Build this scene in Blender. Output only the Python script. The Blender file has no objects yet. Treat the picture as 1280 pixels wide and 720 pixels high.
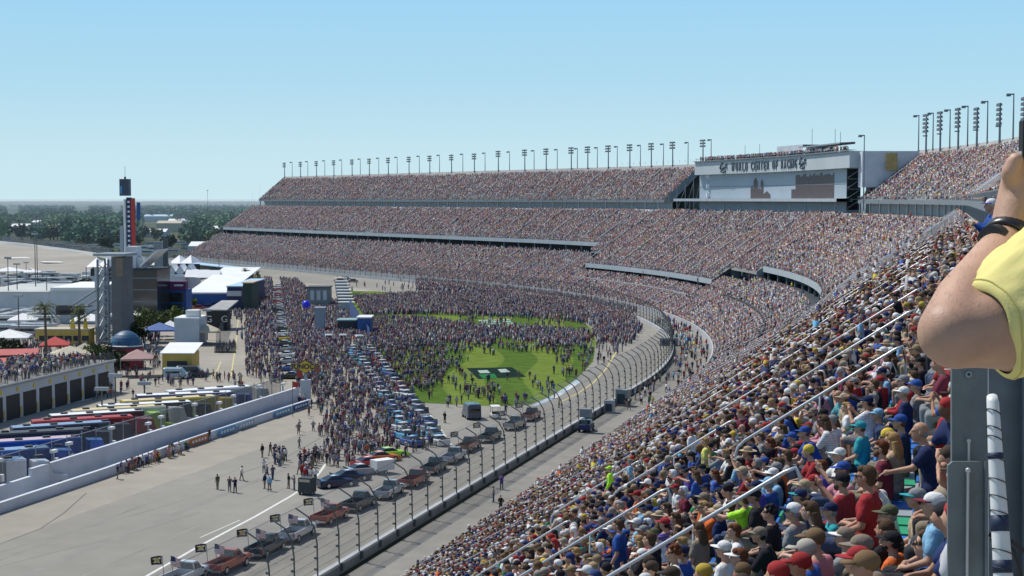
import bpy, bmesh, math, random
import numpy as np
from mathutils import Vector, Matrix
random.seed(7); RNG = np.random.default_rng(11)
SC = bpy.context.scene
COL = SC.collection
R = math.radians
H = 34.0; F = 1900.0; PITCH = math.atan(111/F)

# ---------------------------------------------------------------- camera
cam = bpy.data.cameras.new('camera'); cam_ob = bpy.data.objects.new('camera', cam); COL.objects.link(cam_ob)
cam.sensor_width = 36; cam.lens = 36*F/1280; cam.clip_end = 40000; cam.clip_start = .1
cam_ob.location = (0, 0, H); cam_ob.rotation_euler = (math.pi/2-PITCH, 0, 0)
SC.camera = cam_ob

def ray(x, y):
    a = (x-640)/F; b = -(y-360)/F
    return Vector((a, math.cos(PITCH)+b*math.sin(PITCH), -math.sin(PITCH)+b*math.cos(PITCH)))
def gp(x, y, z=0.0):                       # world point where the sight line meets height z
    r = ray(x, y); t = (z-H)/r.z
    return Vector((r.x*t, r.y*t, z))
def proj(p):
    q = Vector(p)-Vector((0, 0, H))
    fw = q.y*math.cos(PITCH)-q.z*math.sin(PITCH); up = q.y*math.sin(PITCH)+q.z*math.cos(PITCH)
    return 640+F*q.x/fw, 360-F*up/fw, fw

# ---------------------------------------------------------------- the curved front straight (fence line), s = distance, o = offset outward
A0 = R(16); V0 = -52.8; S1 = 265.8; RAD = 400.0; TURN = R(49); S2 = S1+RAD*TURN; S_END = 917.0
CAMO = 52.8
def path(s):
    d = (math.sin(A0), math.cos(A0)); n = (math.cos(A0), -math.sin(A0))
    if s <= S1:
        return s*d[0]+V0*n[0], s*d[1]+V0*n[1], A0
    x1 = S1*d[0]+V0*n[0]; y1 = S1*d[1]+V0*n[1]
    a = min(s-S1, S2-S1)/RAD; h = A0-a
    x = x1+RAD*(math.cos(h)-math.cos(A0)); y = y1+RAD*(math.sin(A0)-math.sin(h))
    if s > S2:
        x += (s-S2)*math.sin(h); y += (s-S2)*math.cos(h)
    return x, y, h
def pt(s, o, z=0.0):
    x, y, h = path(s)
    return (x+o*math.cos(h), y-o*math.sin(h), z)
def s_at(px, o, lo, hi, z=30):             # path distance whose offset point is seen at picture column px
    best = None
    for i in range(int((hi-lo)/1.0)):
        s = lo+i
        e = abs(proj(pt(s, o, z))[0]-px)
        if best is None or e < best[0]: best = (e, s)
    return best[1]
def srange(a, b, step=6.0):
    n = max(1, int(round((b-a)/step)))
    return [a+(b-a)*i/n for i in range(n+1)]

# ---------------------------------------------------------------- materials
def nodes(name):
    m = bpy.data.materials.new(name); m.use_nodes = True
    nt = m.node_tree; b = nt.nodes['Principled BSDF']
    return m, nt, b
def M(name, col, rough=.7, var=.12, scale=1.0, metal=0.0, bump=0.0, bscale=None, spec=.5, var2=0, scale2=.05, emit=0):
    m, nt, b = nodes(name)
    b.inputs['Roughness'].default_value = rough; b.inputs['Metallic'].default_value = metal
    b.inputs['Specular IOR Level'].default_value = spec
    tc = nt.nodes.new('ShaderNodeTexCoord')
    no = nt.nodes.new('ShaderNodeTexNoise'); no.inputs['Scale'].default_value = scale; no.inputs['Detail'].default_value = 5
    nt.links.new(tc.outputs['Object'], no.inputs['Vector'])
    mr = nt.nodes.new('ShaderNodeMapRange'); mr.inputs[1].default_value = .3; mr.inputs[2].default_value = .7
    mr.inputs[3].default_value = 1-var; mr.inputs[4].default_value = 1+var
    nt.links.new(no.outputs['Fac'], mr.inputs[0])
    vm = nt.nodes.new('ShaderNodeVectorMath'); vm.operation = 'SCALE'; vm.inputs[0].default_value = col[:3]
    last = mr.outputs[0]
    if var2:
        n2 = nt.nodes.new('ShaderNodeTexNoise'); n2.inputs['Scale'].default_value = scale2; n2.inputs['Detail'].default_value = 4
        nt.links.new(tc.outputs['Object'], n2.inputs['Vector'])
        m2 = nt.nodes.new('ShaderNodeMapRange'); m2.inputs[1].default_value = .3; m2.inputs[2].default_value = .7
        m2.inputs[3].default_value = 1-var2; m2.inputs[4].default_value = 1+var2
        nt.links.new(n2.outputs['Fac'], m2.inputs[0])
        mu = nt.nodes.new('ShaderNodeMath'); mu.operation = 'MULTIPLY'
        nt.links.new(last, mu.inputs[0]); nt.links.new(m2.outputs[0], mu.inputs[1]); last = mu.outputs[0]
    nt.links.new(last, vm.inputs['Scale'])
    nt.links.new(vm.outputs[0], b.inputs['Base Color'])
    if bump:
        bn = nt.nodes.new('ShaderNodeTexNoise'); bn.inputs['Scale'].default_value = bscale or scale*4; bn.inputs['Detail'].default_value = 4
        nt.links.new(tc.outputs['Object'], bn.inputs['Vector'])
        bu = nt.nodes.new('ShaderNodeBump'); bu.inputs['Strength'].default_value = bump; bu.inputs['Distance'].default_value = .02
        nt.links.new(bn.outputs['Fac'], bu.inputs['Height']); nt.links.new(bu.outputs[0], b.inputs['Normal'])
    return m
def M_object(name, rough=.8, var=.15, scale=6, bump=.3, coat=0, spec=.4):          # colour from the object's own colour setting
    m = M(name, (1, 1, 1), rough, var, scale, bump=bump, bscale=scale*2, spec=spec)
    nt = m.node_tree; oi = nt.nodes.new('ShaderNodeObjectInfo')
    vm = [n for n in nt.nodes if n.type == 'VECT_MATH'][0]
    nt.links.new(oi.outputs['Color'], vm.inputs[0])
    nt.nodes['Principled BSDF'].inputs['Coat Weight'].default_value = coat
    return m
def M_face(name, rough=.85):                # colour stored per face
    m, nt, b = nodes(name)
    at = nt.nodes.new('ShaderNodeAttribute'); at.attribute_name = 'tint'
    nt.links.new(at.outputs['Color'], b.inputs['Base Color']); b.inputs['Roughness'].default_value = rough
    b.inputs['Specular IOR Level'].default_value = .25
    return m
MT = {}
MT['asphalt'] = M('track_asphalt', (.285, .272, .24), .9, .05, .35, bump=.2, bscale=8, var2=.1, scale2=.03)
MT['road'] = M('access_road_asphalt', (.25, .24, .215), .9, .08, .4, var2=.1, scale2=.05)
MT['paddock'] = M('paddock_concrete', (.34, .315, .265), .9, .07, .3, var2=.1, scale2=.03)
MT['far_track'] = M('distant_banking', (.36, .335, .29), .9, .06, .05, var2=.12, scale2=.01)
MT['ground'] = M('ground_earth', (.065, .08, .04), .95, .3, .02, var2=.3, scale2=.004)
MT['white'] = M('white_paint', (.74, .74, .72), .6, .06, .6)
MT['line'] = M('road_marking_white', (.66, .66, .62), .8, .12, 1.5)
MT['yline'] = M('road_marking_yellow', (.62, .52, .22), .8, .12, 1.5)
MT['wallc'] = M('barrier_concrete', (.44, .455, .465), .8, .08, .5, var2=.08, scale2=.1)
MT['wallsh'] = M('pit_wall_paint', (.60, .64, .70), .8, .06, .4, var2=.07, scale2=.1)
MT['deck'] = M('deck_concrete', (.36, .355, .345), .9, .12, .5, var2=.1, scale2=.08)
MT['fascia'] = M('fascia_panels', (.44, .49, .52), .6, .07, .3)
MT['dark'] = M('dark_steel_and_shade', (.035, .045, .055), .7, .2, .4)  # dark steel and openings; also shade painted into recesses under the decks
MT['steel'] = M('galvanised_steel', (.33, .37, .40), .5, .12, 2, metal=.4)
MT['steel_far'] = M('painted_steel_grey', (.20, .235, .26), .6, .12, 1)
MT['rail'] = M('handrail_aluminium', (.58, .585, .60), .35, .08, 3, metal=.45)
MT['pole'] = M('dark_pole', (.10, .115, .115), .6, .15, 1)
MT['glass'] = M('tinted_glass', (.02, .028, .036), .12, .2, .5, spec=.8)
MT['winglass'] = M('vehicle_glass', (.015, .02, .025), .08, .2, 1, spec=.8)
MT['rubber'] = M('tyre_rubber', (.018, .018, .018), .85, .15, 4)
MT['chrome'] = M('wheel_alloy', (.55, .56, .58), .3, .08, 4, metal=.8)
MT['black'] = M('black_paint', (.02, .02, .023), .6, .2, 2)
MT['tower'] = M('tower_panels', (.36, .43, .49), .55, .05, .08, var2=.05, scale2=.02)
MT['towerband'] = M('tower_sign_band', (.50, .55, .57), .6, .06, .1)
MT['reflect'] = M('painted_reflection', (.085, .06, .065), .45, .25, 1.2)
MT['roofw'] = M('white_roof_sheet', (.80, .81, .82), .55, .05, .2, var2=.05, scale2=.05)
MT['roofb'] = M('pale_blue_roof', (.42, .60, .74), .5, .06, .2)
MT['wallw'] = M('white_building_wall', (.52, .56, .60), .8, .08, .3)
MT['tan'] = M('tan_canvas', (.50, .45, .34), .85, .1, .8)
MT['yellow'] = M('yellow_panel', (.60, .42, .10), .7, .1, .6)
MT['red'] = M('red_canvas', (.50, .06, .05), .8, .12, .6)
MT['redroof'] = M('faded_red_roof', (.52, .13, .12), .8, .1, .3)
MT['blue'] = M('blue_panel', (.03, .10, .32), .6, .12, .5)
MT['purple'] = M('purple_panel', (.14, .035, .14), .6, .12, .5)
MT['orange'] = M('orange_banner', (.42, .15, .05), .7, .2, 1)
MT['cyan'] = M('light_blue_banner', (.08, .28, .52), .6, .15, 1)
MT['trunk'] = M('palm_trunk', (.14, .11, .08), .9, .2, 3)
MT['paint'] = M_object('vehicle_paint', .35, .05, 2, 0, coat=.5)
MT['cloth'] = M_object('cotton_cloth', .9, .18, 9, .7, spec=.2)
def _pattern(m):                            # some garments carry stripes or checks, chosen by each object's random number
    nt = m.node_tree; oi = [n for n in nt.nodes if n.type == 'OBJECT_INFO'][0]; vm = [n for n in nt.nodes if n.type == 'VECT_MATH'][0]
    tc = nt.nodes.new('ShaderNodeTexCoord'); w1 = nt.nodes.new('ShaderNodeTexWave'); w1.bands_direction = 'Z'; w1.inputs['Scale'].default_value = 7; w2 = nt.nodes.new('ShaderNodeTexWave'); w2.bands_direction = 'X'; w2.inputs['Scale'].default_value = 6
    nt.links.new(tc.outputs['Object'], w1.inputs['Vector']); nt.links.new(tc.outputs['Object'], w2.inputs['Vector'])
    def mth(op, a, b):
        n = nt.nodes.new('ShaderNodeMath'); n.operation = op
        for i, x in enumerate((a, b)):
            if isinstance(x, (int, float)): n.inputs[i].default_value = x
            else: nt.links.new(x, n.inputs[i])
        return n.outputs[0]
    g1 = mth('GREATER_THAN', w1.outputs['Fac'], .62); g2 = mth('GREATER_THAN', w2.outputs['Fac'], .62)
    s1 = mth('GREATER_THAN', oi.outputs['Random'], .89); s2 = mth('LESS_THAN', oi.outputs['Random'], .07)
    f = mth('MAXIMUM', mth('MULTIPLY', g1, s1), mth('MULTIPLY', mth('MULTIPLY', mth('ADD', g1, g2), .5), s2))
    lt = nt.nodes.new('ShaderNodeMix'); lt.data_type = 'RGBA'; lt.inputs[7].default_value = (.34, .34, .36, 1); nt.links.new(mth('MULTIPLY', f, .55), lt.inputs[0]); nt.links.new(oi.outputs['Color'], lt.inputs[6])
    for l in list(nt.links):
        if l.to_node == vm and l.to_socket == vm.inputs[0]: nt.links.remove(l)
    nt.links.new(lt.outputs[2], vm.inputs[0])
MT['garment'] = M_object('patterned_cloth', .9, .18, 9, .7, spec=.2); _pattern(MT['garment'])
MT['skin'] = M_object('skin', .55, .10, 14, .15)
MT['crowd'] = M_face('crowd_tints')
MT['gold'] = M('gold_emblem', (.55, .38, .08), .5, .1, 2)
MT['screenback'] = M('video_board_back', (.13, .135, .14), .7, .12, .5)
MT['signblue'] = M('sign_dark_blue', (.015, .03, .10), .6, .1, 2)
MT['signyellow'] = M('sign_yellow', (.70, .48, .03), .6, .08, 2)

def fence_mat(name, col, alpha):
    m, nt, b = nodes(name)
    b.inputs['Base Color'].default_value = (*col, 1); b.inputs['Roughness'].default_value = .6
    tr = nt.nodes.new('ShaderNodeBsdfTransparent'); mx = nt.nodes.new('ShaderNodeMixShader')
    tc = nt.nodes.new('ShaderNodeTexCoord'); no = nt.nodes.new('ShaderNodeTexNoise'); no.inputs['Scale'].default_value = .3
    nt.links.new(tc.outputs['Object'], no.inputs['Vector'])
    mr = nt.nodes.new('ShaderNodeMapRange'); mr.inputs[3].default_value = alpha*.6; mr.inputs[4].default_value = alpha*1.4
    nt.links.new(no.outputs['Fac'], mr.inputs[0]); nt.links.new(mr.outputs[0], mx.inputs['Fac'])
    nt.links.new(tr.outputs[0], mx.inputs[1]); nt.links.new(b.outputs[0], mx.inputs[2])
    nt.links.new(mx.outputs[0], nt.nodes['Material Output'].inputs['Surface'])
    return m
MT['mesh'] = fence_mat('catch_fence_wire', (.16, .17, .18), .20)
MT['mesh2'] = fence_mat('privacy_fence_wire', (.07, .08, .09), .5)

# ---------------------------------------------------------------- mesh builder
class MB:
    def __init__(s): s.v = []; s.f = []; s.m = []; s.mats = []; s.k = 0
    def mat(s, m):
        if m not in s.mats: s.mats.append(m)
        s.k = s.mats.index(m); return s
    def add(s, vs, fs):
        b = len(s.v); s.v += [tuple(v) for v in vs]
        for f in fs: s.f.append(tuple(i+b for i in f)); s.m.append(s.k)
        return s
    def box(s, c, size, rz=0, taper=1.0):
        x, y, z = size[0]/2, size[1]/2, size[2]/2; ca, sa = math.cos(rz), math.sin(rz)
        vs = []
        for dz in (-z, z):
            t = taper if dz > 0 else 1
            for dx, dy in ((-x, -y), (x, -y), (x, y), (-x, y)):
                vs.append((c[0]+(dx*ca-dy*sa)*t, c[1]+(dx*sa+dy*ca)*t, c[2]+dz))
        return s.add(vs, [(3, 2, 1, 0), (4, 5, 6, 7), (0, 1, 5, 4), (1, 2, 6, 5), (2, 3, 7, 6), (3, 0, 4, 7)])
    def tube(s, p0, p1, r0, r1=None, n=8, caps=True):
        if r1 is None: r1 = r0
        p0 = Vector(p0); p1 = Vector(p1); d = (p1-p0).normalized()
        a = d.orthogonal().normalized(); b = d.cross(a)
        vs = []
        for p, r in ((p0, r0), (p1, r1)):
            for i in range(n):
                t = 2*math.pi*i/n; vs.append(p+(a*math.cos(t)+b*math.sin(t))*r)
        fs = [(i, (i+1) % n, n+(i+1) % n, n+i) for i in range(n)]
        if caps: fs += [tuple(range(n-1, -1, -1)), tuple(range(n, 2*n))]
        return s.add(vs, fs)
    def poly(s, pts): return s.add(pts, [tuple(range(len(pts)))])
    def line(s, pts, r, n=6):
        rings = []; P = [Vector(p) for p in pts]
        up = None
        for i, p in enumerate(P):
            d = (P[min(i+1, len(P)-1)]-P[max(i-1, 0)]).normalized()
            a = d.orthogonal().normalized() if up is None else (up-d*up.dot(d)).normalized()
            up = a; b = d.cross(a); rr = r[i] if isinstance(r, (list, tuple)) else r
            rings.append([p+(a*math.cos(2*math.pi*k/n)+b*math.sin(2*math.pi*k/n))*rr for k in range(n)])
        return s.loft(rings)
    def loft(s, rings, caps=True):
        n = len(rings[0]); vs = [v for r in rings for v in r]; fs = []
        for j in range(len(rings)-1):
            for i in range(n): fs.append((j*n+i, j*n+(i+1) % n, (j+1)*n+(i+1) % n, (j+1)*n+i))
        if caps: fs += [tuple(range(n-1, -1, -1)), tuple((len(rings)-1)*n+i for i in range(n))]
        return s.add(vs, fs)
    def prism(s, prof, x0, x1):            # profile in (y, z), extruded along x
        n = len(prof); vs = [(x0, a, b) for a, b in prof]+[(x1, a, b) for a, b in prof]
        fs = [(i, (i+1) % n, n+(i+1) % n, n+i) for i in range(n)]
        return s.add(vs, fs+[tuple(range(n-1, -1, -1)), tuple(range(n, 2*n))])
    def ell(s, c, r, n=10, m=7):
        vs = [(c[0], c[1], c[2]-r[2])]
        for j in range(1, m):
            t = -math.pi/2+math.pi*j/m
            for i in range(n):
                p = 2*math.pi*i/n; vs.append((c[0]+r[0]*math.cos(t)*math.cos(p), c[1]+r[1]*math.cos(t)*math.sin(p), c[2]+r[2]*math.sin(t)))
        vs.append((c[0], c[1], c[2]+r[2])); fs = []
        for i in range(n): fs.append((0, 1+(i+1) % n, 1+i))
        for j in range(m-2):
            for i in range(n): a = 1+j*n; fs.append((a+i, a+(i+1) % n, a+n+(i+1) % n, a+n+i))
        a = 1+(m-2)*n
        for i in range(n): fs.append((a+i, a+(i+1) % n, len(vs)-1))
        return s.add(vs, fs)
    def mesh(s, name, smooth=False):
        me = bpy.data.meshes.new(name); me.from_pydata([tuple(v) for v in s.v], [], s.f)
        for m in s.mats: me.materials.append(m)
        if s.mats: me.polygons.foreach_set('material_index', s.m)
        if smooth: me.polygons.foreach_set('use_smooth', [True]*len(me.polygons))
        me.update(); return me
    def build(s, name, parent=None, smooth=False, **k):
        return link(name, s.mesh(name, smooth), parent, **k)
def link(name, data, parent=None, loc=None, rz=0, color=None):
    o = bpy.data.objects.new(name, data); COL.objects.link(o)
    if parent: o.parent = parent
    if loc is not None: o.location = loc
    if rz: o.rotation_euler = (0, 0, rz)
    if color: o.color = (*color[:3], 1)
    return o
def tag(o, label=None, cat=None, group=None, kind=None):
    if label: o['label'] = label
    if cat: o['category'] = cat
    if group: o['group'] = group
    if kind: o['kind'] = kind
    return o
def thing(name, label, cat, loc=(0, 0, 0), rz=0, group=None):
    o = bpy.data.objects.new(name, None); COL.objects.link(o); o.location = loc; o.rotation_euler = (0, 0, rz)
    o.empty_display_size = .2
    return tag(o, label, cat, group)
def copy_tree(o, parent=None):
    c = o.copy(); COL.objects.link(c)
    if parent: c.parent = parent
    for ch in KIDS.get(o.name, [x for x in o.children]): copy_tree(ch, c)
    return c
KIDS = {}
def text_mesh(name, body, size, depth, mat, parent=None, spacing=1.0, bold=0.0):
    cu = bpy.data.curves.new(name, 'FONT'); cu.body = body; cu.size = size; cu.extrude = depth; cu.align_x = 'CENTER'; cu.align_y = 'CENTER'
    cu.offset = bold; cu.space_character = spacing; cu.resolution_u = 3
    t = bpy.data.objects.new(name, cu); COL.objects.link(t)
    dg = bpy.context.evaluated_depsgraph_get(); me = bpy.data.meshes.new_from_object(t.evaluated_get(dg))
    bpy.data.objects.remove(t); me.materials.clear(); me.materials.append(mat)
    return link(name, me, parent)
def sheet(name, pts, z, mat, kind='structure'):
    o = MB().mat(mat).poly([(p[0], p[1], z) for p in pts]).build(name); tag(o, kind=kind); return o

# ---------------------------------------------------------------- light and sky
SUN_EL = R(56); SUN_DIR = Vector((-.80, .60, 0)).normalized()      # direction on the ground towards the sun
w = bpy.data.worlds.new('World'); SC.world = w; w.use_nodes = True; nt = w.node_tree
sky = nt.nodes.new('ShaderNodeTexSky'); sky.sky_type = 'NISHITA'; sky.sun_disc = False; sky.sun_elevation = SUN_EL
sky.sun_rotation = math.atan2(SUN_DIR.x, SUN_DIR.y); sky.altitude = 0; sky.air_density = 1.3; sky.dust_density = .4; sky.ozone_density = 3.0
_tc = nt.nodes.new('ShaderNodeTexCoord'); _mp = nt.nodes.new('ShaderNodeMapping'); _mp.inputs['Location'].default_value = (0, 0, .30); _mp.inputs['Scale'].default_value = (1, 1, .95)
nt.links.new(_tc.outputs['Generated'], _mp.inputs[0]); nt.links.new(_mp.outputs[0], sky.inputs['Vector'])
_sx = nt.nodes.new('ShaderNodeSeparateXYZ'); nt.links.new(_tc.outputs['Generated'], _sx.inputs[0])
_cr = nt.nodes.new('ShaderNodeValToRGB'); _e = _cr.color_ramp.elements; _e[0].position = 0; _e[0].color = (.60, .80, .87, 1); _e[1].position = .5; _e[1].color = (.10, .30, .62, 1)
for _p, _c in ((.025, (.57, .79, .87)), (.075, (.44, .71, .87)), (.13, (.35, .66, .90)), (.20, (.26, .59, .90))): _q = _e.new(_p); _q.color = (*_c, 1)
_sc = nt.nodes.new('ShaderNodeVectorMath'); _sc.operation = 'SCALE'; _sc.inputs['Scale'].default_value = 1/.105
_fr = nt.nodes.new('ShaderNodeMapRange'); _fr.inputs[1].default_value = .2; _fr.inputs[2].default_value = .5
_mx = nt.nodes.new('ShaderNodeMix'); _mx.data_type = 'RGBA'
nt.links.new(_sx.outputs['Z'], _cr.inputs[0]); nt.links.new(_cr.outputs[0], _sc.inputs[0]); nt.links.new(_sx.outputs['Z'], _fr.inputs[0])
nt.links.new(_fr.outputs[0], _mx.inputs[0]); nt.links.new(_sc.outputs[0], _mx.inputs[6]); nt.links.new(sky.outputs[0], _mx.inputs[7])
nt.links.new(_mx.outputs[2], nt.nodes['Background'].inputs['Color']); nt.nodes['Background'].inputs['Strength'].default_value = .105
sun = bpy.data.lights.new('sun', 'SUN'); sun.energy = 4.1; sun.angle = R(.5); sun.color = (1, .955, .88)
sun_ob = bpy.data.objects.new('sun', sun); COL.objects.link(sun_ob)
tos = Vector((SUN_DIR.x*math.cos(SUN_EL), SUN_DIR.y*math.cos(SUN_EL), math.sin(SUN_EL)))
sun_ob.rotation_euler = tos.to_track_quat('Z', 'Y').to_euler()
SC.view_settings.view_transform = 'Standard'; SC.view_settings.look = 'None'; SC.view_settings.exposure = 0
SC.cycles.max_bounces = 4; SC.cycles.diffuse_bounces = 2; SC.cycles.transparent_max_bounces = 12; SC.cycles.use_denoising = True
SC.cycles.caustics_reflective = False; SC.cycles.caustics_refractive = False
# ================================================================ GRANDSTAND
def zlow(o): return 1.2+.56*(o-9)
def zmid(o): return 18.9+.66*(o-36)
TOPMID = 55.01; UPF = 56.4; UPB = 72.3; UPZ = 33.6
def zup(o): return UPZ+.78*(o-UPF)
ROW = .76
SECTIONS = [('near', -40, 281, 36.0), ('mid', 281, 405, 31.0), ('recess', 405, 431, 29.0), ('curve', 431, 541, 23.5), ('recess2', 541, 549, 30.0), ('far', 549, S_END, 34.2)]
AISLE0 = 24.3; AISLE = 12.0
stand = thing('grandstand', 'long curved tiered grandstand packed with spectators around the outside of the track', 'grandstand')
def sweep(mb, prof, ss, zs=None):
    """prof: list of (o, z); swept along ss"""
    n = len(prof); vs = []
    for s in ss:
        x, y, h = path(s); c, sn = math.cos(h), math.sin(h)
        for o, z in prof: vs.append((x+o*c, y-o*sn, z))
    fs = [(j*n+i, j*n+i+1, (j+1)*n+i+1, (j+1)*n+i) for j in range(len(ss)-1) for i in range(n-1)]
    return mb.add(vs, fs)
def endcap(mb, prof, s):
    return mb.poly([pt(s, o, z) for o, z in prof])
def steps(o0, o1, zf):
    n = int((o1-o0)/ROW); pr = []
    for r in range(n):
        a = o0+r*ROW; pr += [(a, zf(a)), (a+ROW, zf(a))]
    pr.append((o0+n*ROW, zf(o0+n*ROW))); return pr, n
BAYS = []                                   # (o0, nrows, zf, s0, s1, deck)
for nm, s0, s1, fo in SECTIONS:
    ss = srange(s0, s1)
    pr, n = steps(9.2, fo-(.5 if nm == 'near' else 1.6), zlow); BAYS.append((9.2, n, zlow, s0, s1, 'low', fo))
    lo = MB().mat(MT['deck']); sweep(lo, [(9.2, 0)]+pr, ss)
    lo.mat(MT['dark']); sweep(lo, [pr[-1], (fo+4, pr[-1][1])], ss)  # platform under the overhang coloured dark to stand for its shade
    lo.build('lower_deck', stand)
    TM = TOPMID if nm == 'near' else 52.73
    pr, n = steps(fo, TM, zmid); BAYS.append((fo, n, zmid, s0, s1, 'mid', fo))
    mi = MB().mat(MT['deck']); sweep(mi, [(fo+.02, zmid(fo)-.6)]+pr+[(TM+.5, zmid(TM)+.2), (59.6, zmid(TM)+.2)], ss)
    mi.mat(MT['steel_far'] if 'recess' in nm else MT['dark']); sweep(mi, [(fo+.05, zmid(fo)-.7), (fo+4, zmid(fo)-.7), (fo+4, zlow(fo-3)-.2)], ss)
    if nm != 'near':
        for s in (s0+.02, s1-.02): mi.poly([pt(s, fo, zlow(fo)-2), pt(s, fo+.05, zmid(fo)+.2), pt(s, TM, zmid(TM)), pt(s, TM, 10)])
    mi.build('middle_deck', stand)
    if 'recess' in nm:
        continue
    fa = MB().mat(MT['fascia']); hh = .9
    sweep(fa, [(fo-.25, zmid(fo)+.35), (fo-.25, zmid(fo)-1.15), (fo-.02, zmid(fo)-1.15), (fo-.02, zmid(fo)+.35), (fo-.25, zmid(fo)+.35)], ss)
    fa.build('fascia', stand)
    rl = MB().mat(MT['steel_far'])
    sweep(rl, [(fo-.05, zmid(fo)+1.25), (fo-.05, zmid(fo)+1.15), (fo-.02, zmid(fo)+1.15), (fo-.02, zmid(fo)+1.25)], ss)
    for s in srange(s0, s1, 3):
        rl.box(pt(s, fo-.08, zmid(fo)+.9), (.08, .08, .7))
    rl.build('guard_rail', stand)
    for s in srange(s0+4, s1-3, 11):
        if s > 120: MB().mat(MT['steel_far']).box((0, 0, 0), (.5, .5, zmid(fo)-.7-zlow(fo-3))).build('column', stand, loc=pt(s, fo+.6, (zmid(fo)-.7+zlow(fo-3))/2), rz=-path(s)[2])
# cross aisles inside the lower deck
for (a, b, o, hgt, m) in ((283, 404, 19.6, 1.5, MT['dark']), (549, S_END, 21.5, 1.0, MT['steel_far']), (433, 541, 17.0, 1.0, MT['fascia'])):
    wl = MB().mat(m); z = zlow(o)
    sweep(wl, [(o-.1, z-.3), (o-.1, z+hgt), (o+.1, z+hgt), (o+.1, z-.3)], srange(a, b)); wl.build('walkway_wall', stand)
fw = MB().mat(MT['wallc']); sweep(fw, [(8.7, 0), (8.7, 1.9), (9.0, 1.9), (9.0, 0)], srange(-40, S_END)); fw.build('front_wall', stand)
# concourse back wall + upper decks
S_UPF = s_at(874, 71, 440, 560, 45)
UPPER = [(-40, 404), (S_UPF, S_END)]
for a, b in UPPER:
    ss = srange(a, b)
    bw = MB().mat(MT['fascia']); sweep(bw, [(59.6, 28), (59.6, UPZ-.5)], ss); bw.build('concourse_wall', stand)
    pr, n = steps(UPF, UPB, zup); BAYS.append((UPF, n, zup, a, b, 'up', UPF))
    up = MB().mat(MT['deck']); sweep(up, [(UPF, UPZ-.7)]+pr+[(UPB+.3, zup(UPB)+1.2), (UPB+.5, zup(UPB)+1.2), (UPB+.5, 28)], ss)
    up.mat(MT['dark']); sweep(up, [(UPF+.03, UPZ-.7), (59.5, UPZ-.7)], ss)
    up.mat(MT['steel_far'])
    for s in (a+.02, b-.02): up.poly([pt(s, UPF, UPZ-.8), pt(s, UPF, UPZ+.4), pt(s, UPB+.4, zup(UPB)+1.3), pt(s, UPB+.4, zup(UPB)-1.2), pt(s, UPF+3, UPZ-.8)])
    up.build('upper_deck', stand)
    g = MB().mat(MT['steel_far']); sweep(g, [(UPF-.12, UPZ+.2), (UPF-.12, UPZ-.8), (UPF-.02, UPZ-.8)], ss)
    sweep(g, [(UPF-.1, UPZ+1.15), (UPF-.1, UPZ+1.02)], ss)
    for s in srange(a, b, 2.5): g.box(pt(s, UPF-.1, UPZ+.6), (.07, .07, 1.0))
    g.build('guard_rail', stand)
    for s in srange(a+3, b-3, 8.5):
        if s > 130: MB().mat(MT['steel_far']).box((0, 0, 0), (.45, .45, 3.6)).build('column', stand, loc=pt(s, UPF-.5, UPZ-.7-1.8), rz=-path(s)[2])
# open space between upper deck end and tower, far side (trusses)
tr = MB().mat(MT['steel_far'])
for k in range(5):
    s = S_UPF-2-k*2.2
    tr.tube(pt(s, 57+k*2, 29), pt(s, 57+k*2, 36+k*2.0), .18, n=5); tr.tube(pt(s, 57+k*2, 30), pt(s-2.2, 59+k*2, 36+k*2), .12, n=5)
tr.build('truss', stand)
# photographers' platform at the front of the upper tier
pf = MB().mat(MT['deck']).box((0, 0, 0), (4.2, 9, .25)); pf.build('platform', stand, loc=(.9, -.6, H-1.78), rz=-A0)
pl = MB().mat(MT['steel'])
for q in ((-1.0, 3.2), (1.0, 3.2), (2.5, 3.2), (-1, -4), (2.5, -4)): pl.box((q[0]+.9, q[1]-.6, H-3.4), (.16, .16, 3.0))
pl.build('platform_post', stand)

# handrails in the aisles
def aisles(s0, s1):
    k0 = math.ceil((s0-AISLE0)/AISLE); out = []
    while AISLE0+k0*AISLE < s1: out.append(AISLE0+k0*AISLE); k0 += 1
    return out
RAILSEG = [(51.9, 48.0), (46.4, 42.4), (41.0, 37.2)]
nr = 0
for s in aisles(20, 135):
    for oa, ob in RAILSEG:
        zf = zmid; hgt = 1.28
        if s < 30 and oa > 50: oa, ob = 50.6, 47.2
        P = [pt(s, oa, zf(oa)+.02), pt(s, oa, zf(oa)+hgt-.22), pt(s, oa-.07, zf(oa)+hgt-.08), pt(s, oa-.25, zf(oa-.25)+hgt),
             pt(s, ob+.2, zf(ob+.2)+hgt), pt(s, ob+.03, zf(ob)+hgt-.05), pt(s, ob-.02, zf(ob)+hgt-.22), pt(s, ob-.02, zf(ob)+.02)]
        r = MB().mat(MT['rail']); r.line(P, .034, 8)
        mo = (oa+ob)/2; r.tube(pt(s, mo, zf(mo)), pt(s, mo, zf(mo)+hgt), .026, n=6)
        r.build('handrail', stand, smooth=True); nr += 1
rr = MB().mat(M('distant_rail_paint', (.62, .63, .65), .7, .1, .5))
for o0, n, zf, s0, s1, dk, fo in BAYS:
    for s in aisles(max(s0, 5), s1):
        for k in range(3):
            oa = o0+n*ROW*(k+.08)/3; ob = o0+n*ROW*(k+.85)/3
            if dk == 'mid' and s < 135: continue
            w_ = .08 if s < 220 else .17 if s < 420 else .26
            a = pt(s, oa, zf(oa)+1.3); b = pt(s, ob, zf(ob)+1.3)
            rr.tube(a, b, w_/2, n=4)
            for q in (oa, (oa+ob)/2, ob): rr.tube(pt(s, q, zf(q)), pt(s, q, zf(q)+1.3), w_/2.5, n=4)
o = rr.build('distant_handrails', stand); o['kind'] = 'stuff'

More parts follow.
